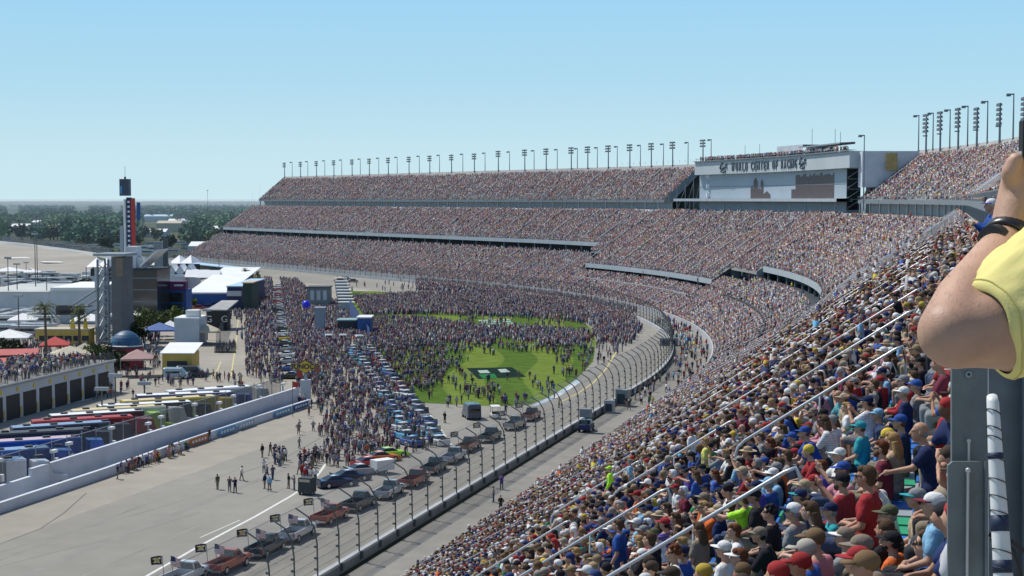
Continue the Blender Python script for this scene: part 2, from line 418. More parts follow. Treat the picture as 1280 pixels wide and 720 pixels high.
# ================================================================ CROWD MESHES (numpy)
def make_crowd(name, mat, tmpl, pos, yaw, scale, cols, parent=None):
    """tmpl: (verts, quads, slot per face); cols: (N, slots, 3)"""
    V, Q, S = tmpl; N = len(pos); nv = len(V); nf = len(Q)
    c, s = np.cos(yaw), np.sin(yaw)
    X = V[None, :, 0]*c[:, None]-V[None, :, 1]*s[:, None]; Y = V[None, :, 0]*s[:, None]+V[None, :, 1]*c[:, None]
    Z = np.broadcast_to(V[None, :, 2], X.shape)
    P = np.stack([X*scale[:, None]+pos[:, 0:1], Y*scale[:, None]+pos[:, 1:2], Z*scale[:, None]+pos[:, 2:3]], -1).reshape(-1, 3)
    FQ = (Q[None]+(np.arange(N)*nv)[:, None, None]).reshape(-1, Q.shape[1])
    CC = cols[:, S, :].reshape(-1, 3)
    return P.astype(np.float32), FQ.astype(np.int32), CC.astype(np.float32)
def merge_build(name, chunks, mat, parent=None):
    off = 0; Ps = []; Fs = []; Cs = []
    for P, Fq, C in chunks:
        Ps.append(P); Fs.append(Fq+off); Cs.append(C); off += len(P)
    P = np.concatenate(Ps); C = np.concatenate(Cs); L = np.concatenate([f.ravel() for f in Fs]).astype(np.int32)
    W = np.concatenate([np.full(len(f), f.shape[1], np.int32) for f in Fs]); ST = np.concatenate([[0], np.cumsum(W)[:-1]]).astype(np.int32)
    me = bpy.data.meshes.new(name); me.vertices.add(len(P)); me.vertices.foreach_set('co', P.ravel())
    me.loops.add(len(L)); me.loops.foreach_set('vertex_index', L)
    me.polygons.add(len(W)); me.polygons.foreach_set('loop_start', ST)
    me.update(calc_edges=True)
    at = me.attributes.new('tint', 'FLOAT_COLOR', 'FACE')
    at.data.foreach_set('color', np.concatenate([C, np.ones((len(C), 1), np.float32)], 1).ravel())
    me.materials.append(mat)
    return link(name, me, parent)
def tbox(parts):
    V = []; Q = []; S = []
    for (x0, x1, y0, y1, z0, z1, slot, t, topslot) in parts:
        b = len(V); cx, cy = (x0+x1)/2, (y0+y1)/2
        for z, k in ((z0, 1), (z1, t)):
            for x, y in ((x0, y0), (x1, y0), (x1, y1), (x0, y1)): V.append((cx+(x-cx)*k, cy+(y-cy)*k, z))
        for f, sl in (((4, 5, 6, 7), topslot), ((0, 1, 5, 4), slot), ((1, 2, 6, 5), slot), ((2, 3, 7, 6), slot), ((3, 0, 4, 7), slot)):
            Q.append([i+b for i in f]); S.append(sl)
    return np.array(V, float), np.array(Q), np.array(S)
# slots: 0 shirt 1 skin 2 hat/hair 3 trousers ; figures face +Y
T_SEAT_FAR = tbox([(-.21, .21, -.12, .12, .42, 1.02, 0, .85, 0), (-.09, .09, -.08, .11, 1.04, 1.20, 1, 1, 1), (-.10, .10, -.12, .10, 1.17, 1.30, 2, .75, 2), (-.17, .17, .1, .5, .36, .56, 3, 1, 3)])
T_STAND_FAR = tbox([(-.15, .15, -.1, .1, 0, .85, 3, 1.05, 3), (-.23, .23, -.13, .13, .82, 1.45, 0, .9, 0), (-.09, .09, -.09, .11, 1.47, 1.66, 1, 1, 1), (-.10, .10, -.12, .10, 1.62, 1.76, 2, .75, 2)])

SHIRTS = [((.72, .72, .70), 22), ((.5, .5, .52), 8), ((.02, .025, .035), 17), ((.02, .035, .12), 15), ((.03, .10, .38), 8), ((.36, .03, .03), 8), ((.22, .22, .23), 9),
          ((.55, .12, .03), 3), ((.03, .18, .08), 2), ((.10, .35, .55), 4), ((.50, .40, .30), 4), ((.62, .52, .05), 2), ((.55, .22, .25), 4), ((.20, .03, .06), 4), ((.35, .55, .1), 1)]
SKINS = [((.52, .30, .20), 6), ((.42, .22, .14), 5), ((.60, .36, .25), 4), ((.22, .11, .065), 1)]
HATS = [((.70, .70, .69), 14), ((.02, .02, .025), 14), ((.03, .05, .16), 10), ((.35, .03, .03), 7), ((.05, .035, .025), 16), ((.16, .10, .05), 12), ((.30, .22, .12), 9), ((.36, .33, .28), 8), ((.55, .40, .06), 2), ((.45, .40, .36), 5)]
PANTS = [((.06, .08, .14), 8), ((.04, .04, .045), 6), ((.34, .28, .20), 5), ((.25, .26, .27), 3), ((.45, .27, .18), 4)]
def pick(tab, n):
    c = np.array([a for a, _ in tab]); w_ = np.array([b for _, b in tab], float); w_ /= w_.sum()
    r = c[RNG.choice(len(tab), n, p=w_)]
    return r*RNG.uniform(.75, 1.2, (n, 1))
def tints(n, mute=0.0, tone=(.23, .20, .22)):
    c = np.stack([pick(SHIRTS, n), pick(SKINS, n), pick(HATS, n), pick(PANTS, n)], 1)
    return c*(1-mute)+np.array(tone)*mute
# ================================================================ NEAR PEOPLE (individual figures)
def fuse(mb, voxel, name, smooth=2, decim=None):
    me = mb.mesh(name+'_src'); o = link(name+'_src', me)
    m = o.modifiers.new('r', 'REMESH'); m.mode = 'VOXEL'; m.voxel_size = voxel; m.use_smooth_shade = True
    if smooth: k = o.modifiers.new('s', 'SMOOTH'); k.iterations = smooth; k.factor = .5
    if decim: d = o.modifiers.new('d', 'DECIMATE'); d.ratio = decim
    dg = bpy.context.evaluated_depsgraph_get(); r = bpy.data.meshes.new_from_object(o.evaluated_get(dg))
    bpy.data.objects.remove(o); r.name = name
    return r
def cap(mb, p0, r0, p1, r1, n=12):
    mb.tube(p0, p1, r0, r1, n); mb.ell(p0, (r0,)*3, n, 8); mb.ell(p1, (r1,)*3, n, 8)
def V3(*a): return Vector(a)
# poses: joints in a frame facing +Y, origin on the floor under the hips
def seated(arm='lap', lean=0.0):
    J = dict(pel=V3(0, 0, .53), wai=V3(0, -.01+lean*.35, .74), che=V3(0, lean, .93), nek=V3(0, .01+lean*1.25, 1.08), hed=V3(0, .045+lean*1.5, 1.245))
    for s, k in ((-1, 'L'), (1, 'R')):
        J['hip'+k] = V3(s*.09, .03, .52); J['kne'+k] = V3(s*.15, .45, .53); J['ank'+k] = V3(s*.14, .43, .10); J['toe'+k] = V3(s*.16, .60, .05)
        J['sho'+k] = V3(s*.185, lean*1.05, 1.02)
        if arm == 'lap': J['elb'+k] = V3(s*.25, .04+lean, .77); J['wri'+k] = V3(s*.12, .26+lean*.5, .66); J['han'+k] = V3(s*.06, .33+lean*.5, .64)
        if arm == 'knees': J['elb'+k] = V3(s*.21, .30+lean*.3, .70); J['wri'+k] = V3(s*.08, .48+lean*.2, .70); J['han'+k] = V3(s*.03, .56+lean*.2, .68)
        if arm == 'shade':
            if s > 0: J['elb'+k] = V3(.27, .24, 1.10); J['wri'+k] = V3(.14, .24, 1.29); J['han'+k] = V3(.06, .20, 1.31)
            else: J['elb'+k] = V3(-.25, .04, .77); J['wri'+k] = V3(-.12, .26, .66); J['han'+k] = V3(-.06, .33, .64)
        if arm == 'phone': J['elb'+k] = V3(s*.23, .22, .86); J['wri'+k] = V3(s*.08, .36, 1.06); J['han'+k] = V3(s*.05, .38, 1.14)
        if arm == 'point':
            if s < 0: J['elb'+k] = V3(-.24, .28, .93); J['wri'+k] = V3(-.20, .53, .98); J['han'+k] = V3(-.19, .61, .99)
            else: J['elb'+k] = V3(.25, .04, .77); J['wri'+k] = V3(.12, .26, .66); J['han'+k] = V3(.06, .33, .64)
    return J
def standing(arm='down', lean=0.0, stride=.06):
    J = dict(pel=V3(0, 0, .95), wai=V3(0, .0, 1.12), che=V3(0, .01+lean*.5, 1.32), nek=V3(0, .01+lean, 1.47), hed=V3(0, .045+lean*1.2, 1.63))
    for s, k in ((-1, 'L'), (1, 'R')):
        y = stride*s
        J['hip'+k] = V3(s*.09, 0, .90); J['kne'+k] = V3(s*.11, y*.6+.02, .50); J['ank'+k] = V3(s*.12, y, .09); J['toe'+k] = V3(s*.14, y+.16, .045)
        J['sho'+k] = V3(s*.185, lean, 1.42)
        if arm == 'down': J['elb'+k] = V3(s*.25, -.02-y*.5, 1.13); J['wri'+k] = V3(s*.25, .08-y, .90); J['han'+k] = V3(s*.24, .11-y, .82)
        if arm == 'hips': J['elb'+k] = V3(s*.38, -.04, 1.17); J['wri'+k] = V3(s*.21, .07, 1.03); J['han'+k] = V3(s*.15, .10, 1.01)
        if arm == 'phone': J['elb'+k] = V3(s*.25, .20, 1.24); J['wri'+k] = V3(s*.10, .34, 1.44); J['han'+k] = V3(s*.06, .36, 1.52)
        if arm == 'reach':
            if s < 0: J['elb'+k] = V3(-.24, .26, 1.25); J['wri'+k] = V3(-.22, .50, 1.20); J['han'+k] = V3(-.20, .58, 1.18)
            else: J['elb'+k] = V3(.25, .0, 1.13); J['wri'+k] = V3(.24, .12, .92); J['han'+k] = V3(.22, .16, .85)
        if arm == 'elbow': J['elb'+k] = V3(s*.30, .10, 1.20); J['wri'+k] = V3(s*.14, .28, 1.33); J['han'+k] = V3(s*.06, .30, 1.37)
    return J
def hand(mb, J, k):
    w_, h_ = J['wri'+k], J['han'+k]; d = (h_-w_).normalized(); side = d.cross(V3(0, 0, 1))
    side = side.normalized() if side.length > .1 else V3(1, 0, 0); nrm = side.cross(d)
    pc = w_+d*.05; cap(mb, w_, .026, pc, .036, 8)
    for i, (o, l) in enumerate(((-.030, .062), (-.010, .078), (.010, .074), (.029, .056))):
        a = pc+side*o*.9+d*.02; b = a+d*l*.55-nrm*.008; c = b+d*l*.4-nrm*.022
        mb.line([a, b, c], [.0095, .009, .0075], 6); mb.ell(c, (.008,)*3, 6, 4)
    sgn = 1 if k == 'L' else -1
    a = w_+d*.03+side*.03*sgn; b = a+side*.03*sgn+d*.02-nrm*.01; c = b+d*.03
    mb.line([a, b, c], [.013, .011, .009], 6)
def body_mb(J):
    m = MB()
    cap(m, J['pel']+V3(-.07, 0, 0), .115, J['pel']+V3(.07, 0, 0), .115); cap(m, J['pel'], .13, J['wai'], .12)
    cap(m, J['wai']+V3(-.05, 0, 0), .11, J['che']+V3(-.08, 0, 0), .115); cap(m, J['wai']+V3(.05, 0, 0), .11, J['che']+V3(.08, 0, 0), .115)
    cap(m, J['shoL'], .06, J['nek'], .055); cap(m, J['shoR'], .06, J['nek'], .055)
    cap(m, J['che']+V3(0, 0, .05), .10, J['nek'], .06); cap(m, J['nek'], .056, J['hed']+V3(0, -.02, -.06), .052)
    for k in 'LR':
        cap(m, J['hip'+k], .09, J['kne'+k], .058); cap(m, J['kne'+k], .058, J['ank'+k], .038); cap(m, J['ank'+k]+V3(0, -.03, -.03), .04, J['toe'+k], .032)
        cap(m, J['sho'+k], .056, J['elb'+k], .042); cap(m, J['elb'+k], .042, J['wri'+k], .026); hand(m, J, k)
    h = J['hed']
    m.ell(h+V3(0, -.012, .03), (.074, .092, .085), 16, 12); m.ell(h+V3(0, .02, -.03), (.060, .072, .080), 16, 12); m.ell(h+V3(0, .052, -.078), (.034, .034, .03), 10, 8)
    cap(m, h+V3(0, .092, .012), .010, h+V3(0, .108, -.022), .016, 8); m.ell(h+V3(0, .082, -.055), (.024, .014, .012), 8, 6)
    m.ell(h+V3(0, .07, .025), (.05, .022, .012), 10, 6)
    for s in (-1, 1): m.ell(h+V3(s*.075, -.005, -.008), (.012, .020, .032), 8, 8)
    return m
def shirt_mb(J, long=False, hood=False):
    m = MB(); e = .014
    cap(m, J['pel']+V3(-.07, 0, .04), .118+e, J['pel']+V3(.07, 0, .04), .118+e); cap(m, J['pel']+V3(0, 0, .04), .13+e, J['wai'], .122+e)
    cap(m, J['wai']+V3(-.055, 0, 0), .112+e, J['che']+V3(-.08, 0, 0), .118+e); cap(m, J['wai']+V3(.055, 0, 0), .112+e, J['che']+V3(.08, 0, 0), .118+e)
    cap(m, J['shoL'], .062+e, J['nek']+V3(0, 0, -.035), .055+e); cap(m, J['shoR'], .062+e, J['nek']+V3(0, 0, -.035), .055+e); cap(m, J['che']+V3(0, 0, .05), .10+e, J['nek']+V3(0, 0, -.05), .06+e)
    for k in 'LR':
        a, b = J['sho'+k], J['elb'+k]
        if long: cap(m, a, .06+e, b, .05+e); cap(m, b, .05+e, b+(J['wri'+k]-b)*.92, .034+e*.7)
        else: cap(m, a, .06+e, a+(b-a)*.62, .056+e*1.2)
    if hood: m.ell(J['nek']+V3(0, -.07, .02), (.12, .08, .07), 12, 8)
    return m
def pants_mb(J, short=False):
    m = MB(); e = .012
    cap(m, J['pel']+V3(-.07, 0, -.01), .118+e, J['pel']+V3(.07, 0, -.01), .118+e)
    for k in 'LR':
        cap(m, J['hip'+k], .092+e, J['kne'+k] if not short else J['hip'+k]+(J['kne'+k]-J['hip'+k])*.85, .062+e*1.3)
        if not short: cap(m, J['kne'+k], .06+e, J['ank'+k]+V3(0, 0, .03), .046+e)
    return m
def shoes_mb(J):
    m = MB()
    for k in 'LR': cap(m, J['ank'+k]+V3(0, -.035, -.035), .05, J['toe'+k]+V3(0, .01, .002), .042)
    return m
def headwear(kind):                        # about the head centre, facing +Y
    m = MB()
    if kind == 'short': m.ell((0, -.030, .040), (.083, .094, .092), 14, 10); m.ell((0, .035, .085), (.062, .05, .04), 10, 8); m.ell((.0, -.05, -.03), (.070, .055, .07), 10, 8)
    if kind == 'long':
        m.ell((0, -.028, .04), (.088, .098, .093), 14, 10); m.ell((0, .03, .09), (.066, .055, .04), 10, 8)
        for x in (-.055, 0, .055): m.line([(x, -.07, .0), (x*1.3, -.10, -.12), (x*1.5, -.11, -.26), (x*1.2, -.12, -.34)], [.055, .055, .05, .02], 10)
    if kind == 'curly':
        rr = random.Random(3)
        for i in range(46):
            t = rr.uniform(0, 6.28); p = rr.uniform(-.35, 1.4)
            m.ell((.082*math.cos(t)*math.cos(p), -.03+.092*math.sin(t)*math.cos(p), .045+.088*math.sin(p)), (.026,)*3, 7, 5)
        m.ell((0, -.03, .045), (.08, .09, .085))
    if kind == 'bald': m.ell((0, -.052, -.02), (.072, .05, .052), 12, 8)
    if kind in ('cap', 'cap2'):
        m.ell((0, -.018, .052), (.084, .104, .078), 18, 12)
    if kind == 'beanie': m.ell((0, -.02, .055), (.090, .108, .095), 16, 12)
    if kind == 'straw': m.ell((0, -.01, .085), (.085, .10, .065), 16, 10)
    if kind == 'hood': m.ell((0, -.03, .03), (.10, .105, .125), 16, 12); m.ell((0, -.05, -.09), (.12, .09, .07), 12, 8)
    return fuse(m, .009, 'hair' if kind in ('short', 'long', 'curly', 'bald') else kind, 1)
def brim_mesh(kind):
    m = MB(); n = 12
    if kind == 'cap':
        r0 = []; r1 = []
        for i in range(n+1):
            t = math.pi*(i/n)
            r0.append((.080*math.cos(t), -.018+.095*math.sin(t), .045)); r1.append((.082*math.cos(t), .02+.165*math.sin(t), .030+.012*math.sin(t)))
        for dz in (0, .006):
            b = len(m.v); m.v += [(x, y, z+dz) for x, y, z in r0+r1]
            for i in range(n): m.f.append((b+i, b+i+1, b+n+2+i, b+n+1+i)); m.m.append(0)
        return m
    a = []; b = []; N = 20
    for i in range(N):
        t = 2*math.pi*i/N; a.append((.08*math.cos(t), -.01+.095*math.sin(t), .055)); b.append((.18*math.cos(t), -.01+.20*math.sin(t), .035+.02*abs(math.cos(t))))
    m.v = a+b; m.f = [(i, (i+1) % N, N+(i+1) % N, N+i) for i in range(N)]; m.m = [0]*N
    return m
POSES = {'lap': seated('lap'), 'lean': seated('knees', .14), 'shade': seated('shade'), 'phone': seated('phone'), 'point': seated('point'), 'stand': standing(), 'hips': standing('hips'), 'reach': standing('reach', .10), 'elbow': standing('elbow'), 'walk': standing('down', .02, .2), 'film': standing('phone')}
BODY = {}; SHIRT = {}; LONG = {}; PANT = {}; SHORTS = {}; SHOE = {}
def setmat(me, m): me.materials.clear(); me.materials.append(m); return me
for k, J in POSES.items():
    BODY[k] = setmat(fuse(body_mb(J), .0115, 'person_body', 1), MT['skin']); SHIRT[k] = setmat(fuse(shirt_mb(J), .017, 'shirt', 2), MT['garment'])
    LONG[k] = setmat(fuse(shirt_mb(J, True), .017, 'jacket', 2), MT['cloth']); PANT[k] = setmat(fuse(pants_mb(J), .018, 'trousers', 2), MT['cloth'])
    SHORTS[k] = setmat(fuse(pants_mb(J, True), .018, 'shorts', 2), MT['cloth']); SHOE[k] = setmat(fuse(shoes_mb(J), .016, 'shoes', 1), MT['cloth'])
HW = {k: setmat(headwear(k), MT['cloth']) for k in ('short', 'long', 'curly', 'bald', 'cap', 'beanie', 'straw', 'hood')}
BRIM = setmat(brim_mesh('cap').mesh('brim', True), MT['cloth']); SBRIM = setmat(brim_mesh('straw').mesh('straw_brim', True), MT['cloth'])
_e = MB().mat(MT['black'])
for s in (-1, 1): _e.ell((s*.030, .089, .012), (.010, .006, .006), 8, 6)
EYES = _e.mesh('eyes', True)
_g = MB().mat(MT['winglass'])
for s in (-1, 1): _g.ell((s*.032, .094, .010), (.028, .010, .019), 10, 8); _g.box((s*.068, .045, .014), (.006, .10, .008))
SHADES = _g.mesh('sunglasses', True)
_b = MB()
_b.ell((0, .060, -.080), (.042, .045, .045), 12, 8); _b.ell((0, .03, -.05), (.062, .05, .05), 12, 8)
BEARD = setmat(fuse(_b, .008, 'beard', 1), MT['cloth'])
SK = [(.52, .30, .20), (.44, .23, .15), (.60, .37, .26), (.50, .28, .18), (.20, .10, .06)]
HAIRC = {'brown': (.05, .03, .018), 'black': (.015, .012, .012), 'blond': (.38, .24, .10), 'grey': (.30, .29, .28), 'white': (.6, .59, .57), 'auburn': (.13, .045, .02)}
COLS = {'white': (.72, .72, .71), 'black': (.018, .018, .022), 'navy': (.018, .028, .085), 'red': (.33, .03, .035), 'royal blue': (.03, .085, .32), 'grey': (.24, .245, .25), 'maroon': (.14, .02, .035),
        'green': (.02, .20, .09), 'orange': (.62, .13, .03), 'teal': (.03, .30, .34), 'light blue': (.22, .42, .60), 'yellow': (.68, .50, .07), 'purple': (.10, .06, .34), 'pink': (.62, .28, .34), 'tan': (.42, .33, .22),
        'lime': (.42, .85, .05), 'taupe': (.22, .18, .14), 'olive': (.10, .11, .06), 'brown': (.10, .06, .035), 'pale yellow': (.62, .62, .16)}
def person(loc, yaw, pose='lap', shirt='white', head='cap', hat='navy', hair='brown', jacket=False, trousers=None, shades=False, beard=False, skin=0, scale=1.06, label='', group=None, shorts=False, brim2=None, plain=False):
    c = lambda n: COLS.get(n) or HAIRC[n]
    v = random.uniform(.88, 1.1)
    o = link('person', BODY[pose], None, loc, yaw, [x*v for x in SK[skin]]); o.scale = (scale, scale, scale); tag(o, label, 'person', group)
    J = POSES[pose]; hd = J['hed']
    tr = trousers if trousers else random.choice([(.05, .07, .13), (.03, .03, .035), (.22, .19, .14), (.15, .15, .16)])
    _sh = link('jacket' if jacket else 'shirt', (LONG if jacket else SHIRT)[pose], o, color=c(shirt))
    if plain: _sh.material_slots[0].link = 'OBJECT'; _sh.material_slots[0].material = MT['cloth']
    link('shorts' if shorts else 'trousers', (SHORTS if shorts else PANT)[pose], o, color=tr)
    link('shoes', SHOE[pose], o, color=(.2, .2, .2))
    tilt = random.uniform(-.25, .12); turn = random.uniform(-.45, .45)
    def hp(nm, me, col):
        q = link(nm, me, o, hd, 0, col); return q
    if head in ('cap', 'beanie', 'straw', 'visor'):
        hp('hair', HW['bald' if head != 'visor' else 'short'] if hair != 'long' else HW['long'], c(hair if hair != 'long' else 'brown'))
    if head == 'cap' or head == 'visor':
        if head == 'cap': cp = hp('cap', HW['cap'], c(hat))
        else: cp = o
        b = link('brim', BRIM, cp if head == 'cap' else o, (0, 0, 0) if head == 'cap' else hd, 0, c(brim2 or hat))
    elif head == 'beanie': hp('beanie', HW['beanie'], c(hat))
    elif head == 'straw':
        cp = hp('straw_hat', HW['straw'], c(hat)); link('brim', SBRIM, cp, (0, 0, 0), 0, c(hat))
    elif head == 'hood': hp('hood', HW['hood'], c(shirt))
    else: hp('hair', HW[head], c(hair))
    hp('sunglasses' if shades else 'eyes', SHADES if shades else EYES, (0, 0, 0))
    if beard: hp('beard', BEARD, c(hair if hair in HAIRC else 'brown'))
    return o
# ---- individually placed spectators: (picture column, row of the head, ...)
def deck_head(px, py, hgt):                # where the sight line passes hgt above the middle deck
    r = ray(px, py); d = (math.sin(A0), math.cos(A0)); n = (math.cos(A0), -math.sin(A0))
    rn = r.x*n[0]+r.y*n[1]; k = .66
    t = (18.9+k*(CAMO-36)+hgt-H)/(r.z-k*rn)
    return t*(r.x*d[0]+r.y*d[1]), t*rn+CAMO
def floor_at(o): return zmid(36+math.floor((o-36)/ROW)*ROW)
OCC = []
FACE = math.pi/2-A0                        # local +Y turned towards the track
def yaw_face(): return math.pi/2-A0
HEROES = [
 # px, py(head), pose, shirt, head, hat, hair, extra, label
 (1087, 597, 'lap', 'red', 'short', None, 'brown', dict(shades=True, scale=1.22, skin=1), 'large man in red t-shirt and mirrored sunglasses seated beside the empty blue seats'),
 (1168, 542, 'reach', 'navy', 'bald', None, 'grey', dict(scale=1.12, skin=3, yaw=.2), 'bald man in dark navy polo leaning with his arm stretched out, beside the steel post'),
 (995, 658, 'lap', 'grey', 'cap', 'white', 'grey', dict(brim2='navy', shades=True, scale=1.18), 'man in patterned grey shirt and white cap with navy brim behind the nearest looped rail'),
 (1078, 704, 'lap', 'grey', 'cap', 'red', 'brown', dict(scale=1.2), 'spectator in bright red cap at the bottom edge beside a bearded man'),
 (1112, 690, 'lean', 'taupe', 'cap', 'taupe', 'brown', dict(beard=True, scale=1.2), 'bearded man in taupe cap and brown shirt in the lowest visible row'),
 (1163, 684, 'lap', 'royal blue', 'curly', None, 'brown', dict(shades=True, scale=1.2, skin=2), 'curly haired spectator in royal blue shirt with sunglasses next to the steel post'),
 (1060, 684, 'phone', 'grey', 'cap', 'taupe', 'grey', dict(brim2='white', scale=1.12), 'spectator in taupe cap with a white brim behind the red cap'),
 (1150, 626, 'lap', 'tan', 'cap', 'grey', 'brown', dict(scale=1.1, brim2='teal'), 'spectator in tan shirt and grey cap with a teal brim beside the steel post'),
 (1172, 632, 'lap', 'light blue', 'cap', 'white', 'brown', dict(scale=1.1, brim2='maroon'), 'spectator in light blue shirt and white cap with a maroon brim touching the post'),
 (1030, 596, 'lap', 'purple', 'short', None, 'auburn', dict(scale=1.0, skin=2), 'auburn haired child in a purple t-shirt in the aisle seat'),
 (1027, 576, 'lean', 'red', 'beanie', 'yellow', 'brown', dict(skin=2), 'spectator in yellow beanie and red shirt below the long handrail'),
 (1052, 572, 'phone', 'white', 'cap', 'white', 'grey', dict(), 'spectator in plain white cap and white shirt near the yellow beanie'),
 (1112, 548, 'lap', 'taupe', 'beanie', 'yellow', 'brown', dict(shades=True), 'spectator in yellow knitted hat and taupe shirt beside a rail end'),
 (1105, 562, 'lap', 'maroon', 'short', None, 'auburn', dict(shades=True, beard=True, skin=3), 'auburn bearded man wearing dark glasses and a maroon shirt'),
 (1118, 553, 'lap', 'tan', 'long', None, 'blond', dict(scale=1.1), 'long blond haired woman in a tan top among the upper rows'),
 (1100, 525, 'lap', 'navy', 'cap', 'light blue', 'grey', dict(), 'spectator in light blue cap and navy shirt beside the rail top'),
 (1128, 530, 'lap', 'navy', 'cap', 'royal blue', 'brown', dict(scale=1.1), 'spectator in royal blue cap and navy shirt in the upper rows'),
 (1132, 493, 'lap', 'navy', 'cap', 'white', 'blond', dict(jacket=True), 'spectator in white cap and long navy jacket near the upright rail'),
 (1122, 465, 'lean', 'black', 'short', None, 'white', dict(jacket=True), 'white haired man in a long black jacket leaning forward'),
 (1152, 455, 'lap', 'black', 'cap', 'black', 'brown', dict(scale=1.1), 'spectator in black cap and black shirt below the raised elbow'),
 (1095, 485, 'point', 'black', 'short', None, 'brown', dict(jacket=True), 'brown haired man in black jacket reaching an arm forward'),
 (1078, 540, 'lap', 'teal', 'cap', 'teal', 'brown', dict(), 'spectator in teal shirt and teal cap beside the handrail'),
 (1060, 520, 'lap', 'white', 'long', None, 'blond', dict(), 'woman with long blond hair in a white top by the aisle'),
 (1022, 545, 'lean', 'royal blue', 'cap', 'royal blue', 'brown', dict(scale=1.1), 'spectator dressed in royal blue cap and royal blue shirt leaning forward'),
 (1038, 648, 'lean', 'black', 'long', None, 'brown', dict(skin=2, scale=1.12), 'long brown haired woman in black top leaning forward beside the red t-shirt man'),
 (1003, 635, 'lap', 'olive', 'cap', 'navy', 'brown', dict(brim2='teal'), 'spectator in olive shirt and navy cap with a teal brim'),
 (1008, 622, 'lap', 'black', 'cap', 'tan', 'grey', dict(), 'spectator in tan cap and black shirt in front of the red and white cap'),
 (1020, 617, 'lap', 'white', 'cap', 'red', 'brown', dict(), 'spectator in red cap and white shirt in the middle rows'),
 (963, 622, 'lap', 'royal blue', 'cap', 'light blue', 'grey', dict(), 'spectator in light blue cap and royal blue shirt behind the black shirt man'),
 (948, 618, 'lap', 'purple', 'cap', 'navy', 'grey', dict(), 'spectator in navy cap and purple shirt in the middle rows'),
 (946, 640, 'lap', 'black', 'cap', 'black', 'brown', dict(scale=1.15, skin=1), 'broad man in black polo and black cap behind the lime shirt'),
 (932, 625, 'point', 'lime', 'short', None, 'brown', dict(scale=1.05), 'spectator in bright lime sleeveless shirt holding an arm out'),
 (965, 646, 'lap', 'black', 'curly', None, 'black', dict(), 'spectator with curly black hair and a black shirt'),
 (900, 665, 'lap', 'navy', 'straw', 'tan', 'brown', dict(shades=True), 'man in cream straw hat with dark band and navy striped shirt'),
 (890, 640, 'phone', 'orange', 'short', None, 'brown', dict(), 'spectator in orange shirt holding a phone up, brown hair'),
 (900, 600, 'lap', 'navy', 'cap', 'navy', 'grey', dict(scale=1.1, jacket=True), 'broad man in navy cap and long navy jacket near the rail top'),
 (869, 622, 'lap', 'green', 'short', None, 'black', dict(), 'man in bright green shirt with short black hair beside the rail'),
 (847, 628, 'lap', 'pink', 'cap', 'royal blue', 'brown', dict(), 'spectator in pale pink shirt and royal blue cap'),
 (822, 618, 'lap', 'navy', 'cap', 'royal blue', 'brown', dict(), 'spectator in royal blue cap and navy shirt left of the green shirt'),
 (921, 682, 'lap', 'white', 'short', None, 'auburn', dict(), 'auburn haired spectator in white shirt beside the straw hat'),
 (928, 700, 'lap', 'grey', 'visor', 'white', 'auburn', dict(scale=1.1), 'auburn haired spectator wearing a white sun visor and grey shirt'),
 (908, 712, 'lap', 'white', 'cap', 'white', 'grey', dict(scale=1.15), 'spectator in white cap and white shirt at the very bottom'),
 (875, 682, 'lap', 'taupe', 'long', None, 'brown', dict(scale=1.1), 'woman with long dark brown hair in a taupe top'),
 (856, 712, 'lap', 'royal blue', 'cap', 'navy', 'brown', dict(), 'spectator in navy cap and royal blue shirt at the bottom'),
 (775, 658, 'stand', 'royal blue', 'short', None, 'brown', dict(scale=1.15), 'man standing in a royal blue t-shirt seen from behind'),
 (815, 655, 'elbow', 'black', 'short', None, 'brown', dict(jacket=True, scale=1.18), 'man standing in a long black jacket with his elbow raised'),
 (845, 662, 'stand', 'white', 'curly', None, 'auburn', dict(scale=1.1), 'woman standing in a white jersey with curly auburn hair'),
 (794, 712, 'lap', 'white', 'short', None, 'grey', dict(), 'grey haired spectator in white shirt at the bottom near the rail'),
 (763, 600, 'stand', 'lime', 'cap', 'lime', 'brown', dict(jacket=True, scale=1.1), 'steward standing in bright lime high visibility jacket and cap'),
 (865, 548, 'stand', 'white', 'cap', 'red', 'brown', dict(scale=1.1), 'spectator standing in white shirt and red cap'),
 (883, 556, 'stand', 'pale yellow', 'short', None, 'blond', dict(scale=1.1), 'spectator standing with back turned in a pale yellow-green shirt'),
 (788, 578, 'stand', 'light blue', 'short', None, 'grey', dict(), 'grey haired spectator standing in a pale blue shirt'),
 (918, 515, 'stand', 'white', 'short', None, 'brown', dict(), 'spectator standing in a white t-shirt far up the rows'),
 (1105, 345, 'stand', 'white', 'short', None, 'brown', dict(), None),
 (1145, 352, 'lap', 'teal', 'short', None, 'brown', dict(), None), (1160, 350, 'lap', 'orange', 'short', None, 'blond', dict(), None),
 (1125, 372, 'reach', 'black', 'cap', 'black', 'brown', dict(scale=1.1), 'spectator standing in black shirt leaning over the rows below the raised elbow'),
 (1045, 385, 'stand', 'red', 'short', None, 'brown', dict(), 'spectator standing in a red shirt beside the distant rails'),
 (1076, 405, 'stand', 'light blue', 'short', None, 'grey', dict(), 'grey haired man standing in a light blue shirt by a rail'),
 (1130, 412, 'lap', 'tan', 'cap', 'black', 'brown', dict(), 'spectator in black cap and tan shirt left of the elbow'),
]
PEOPLE_N = 0; CLEAR = []
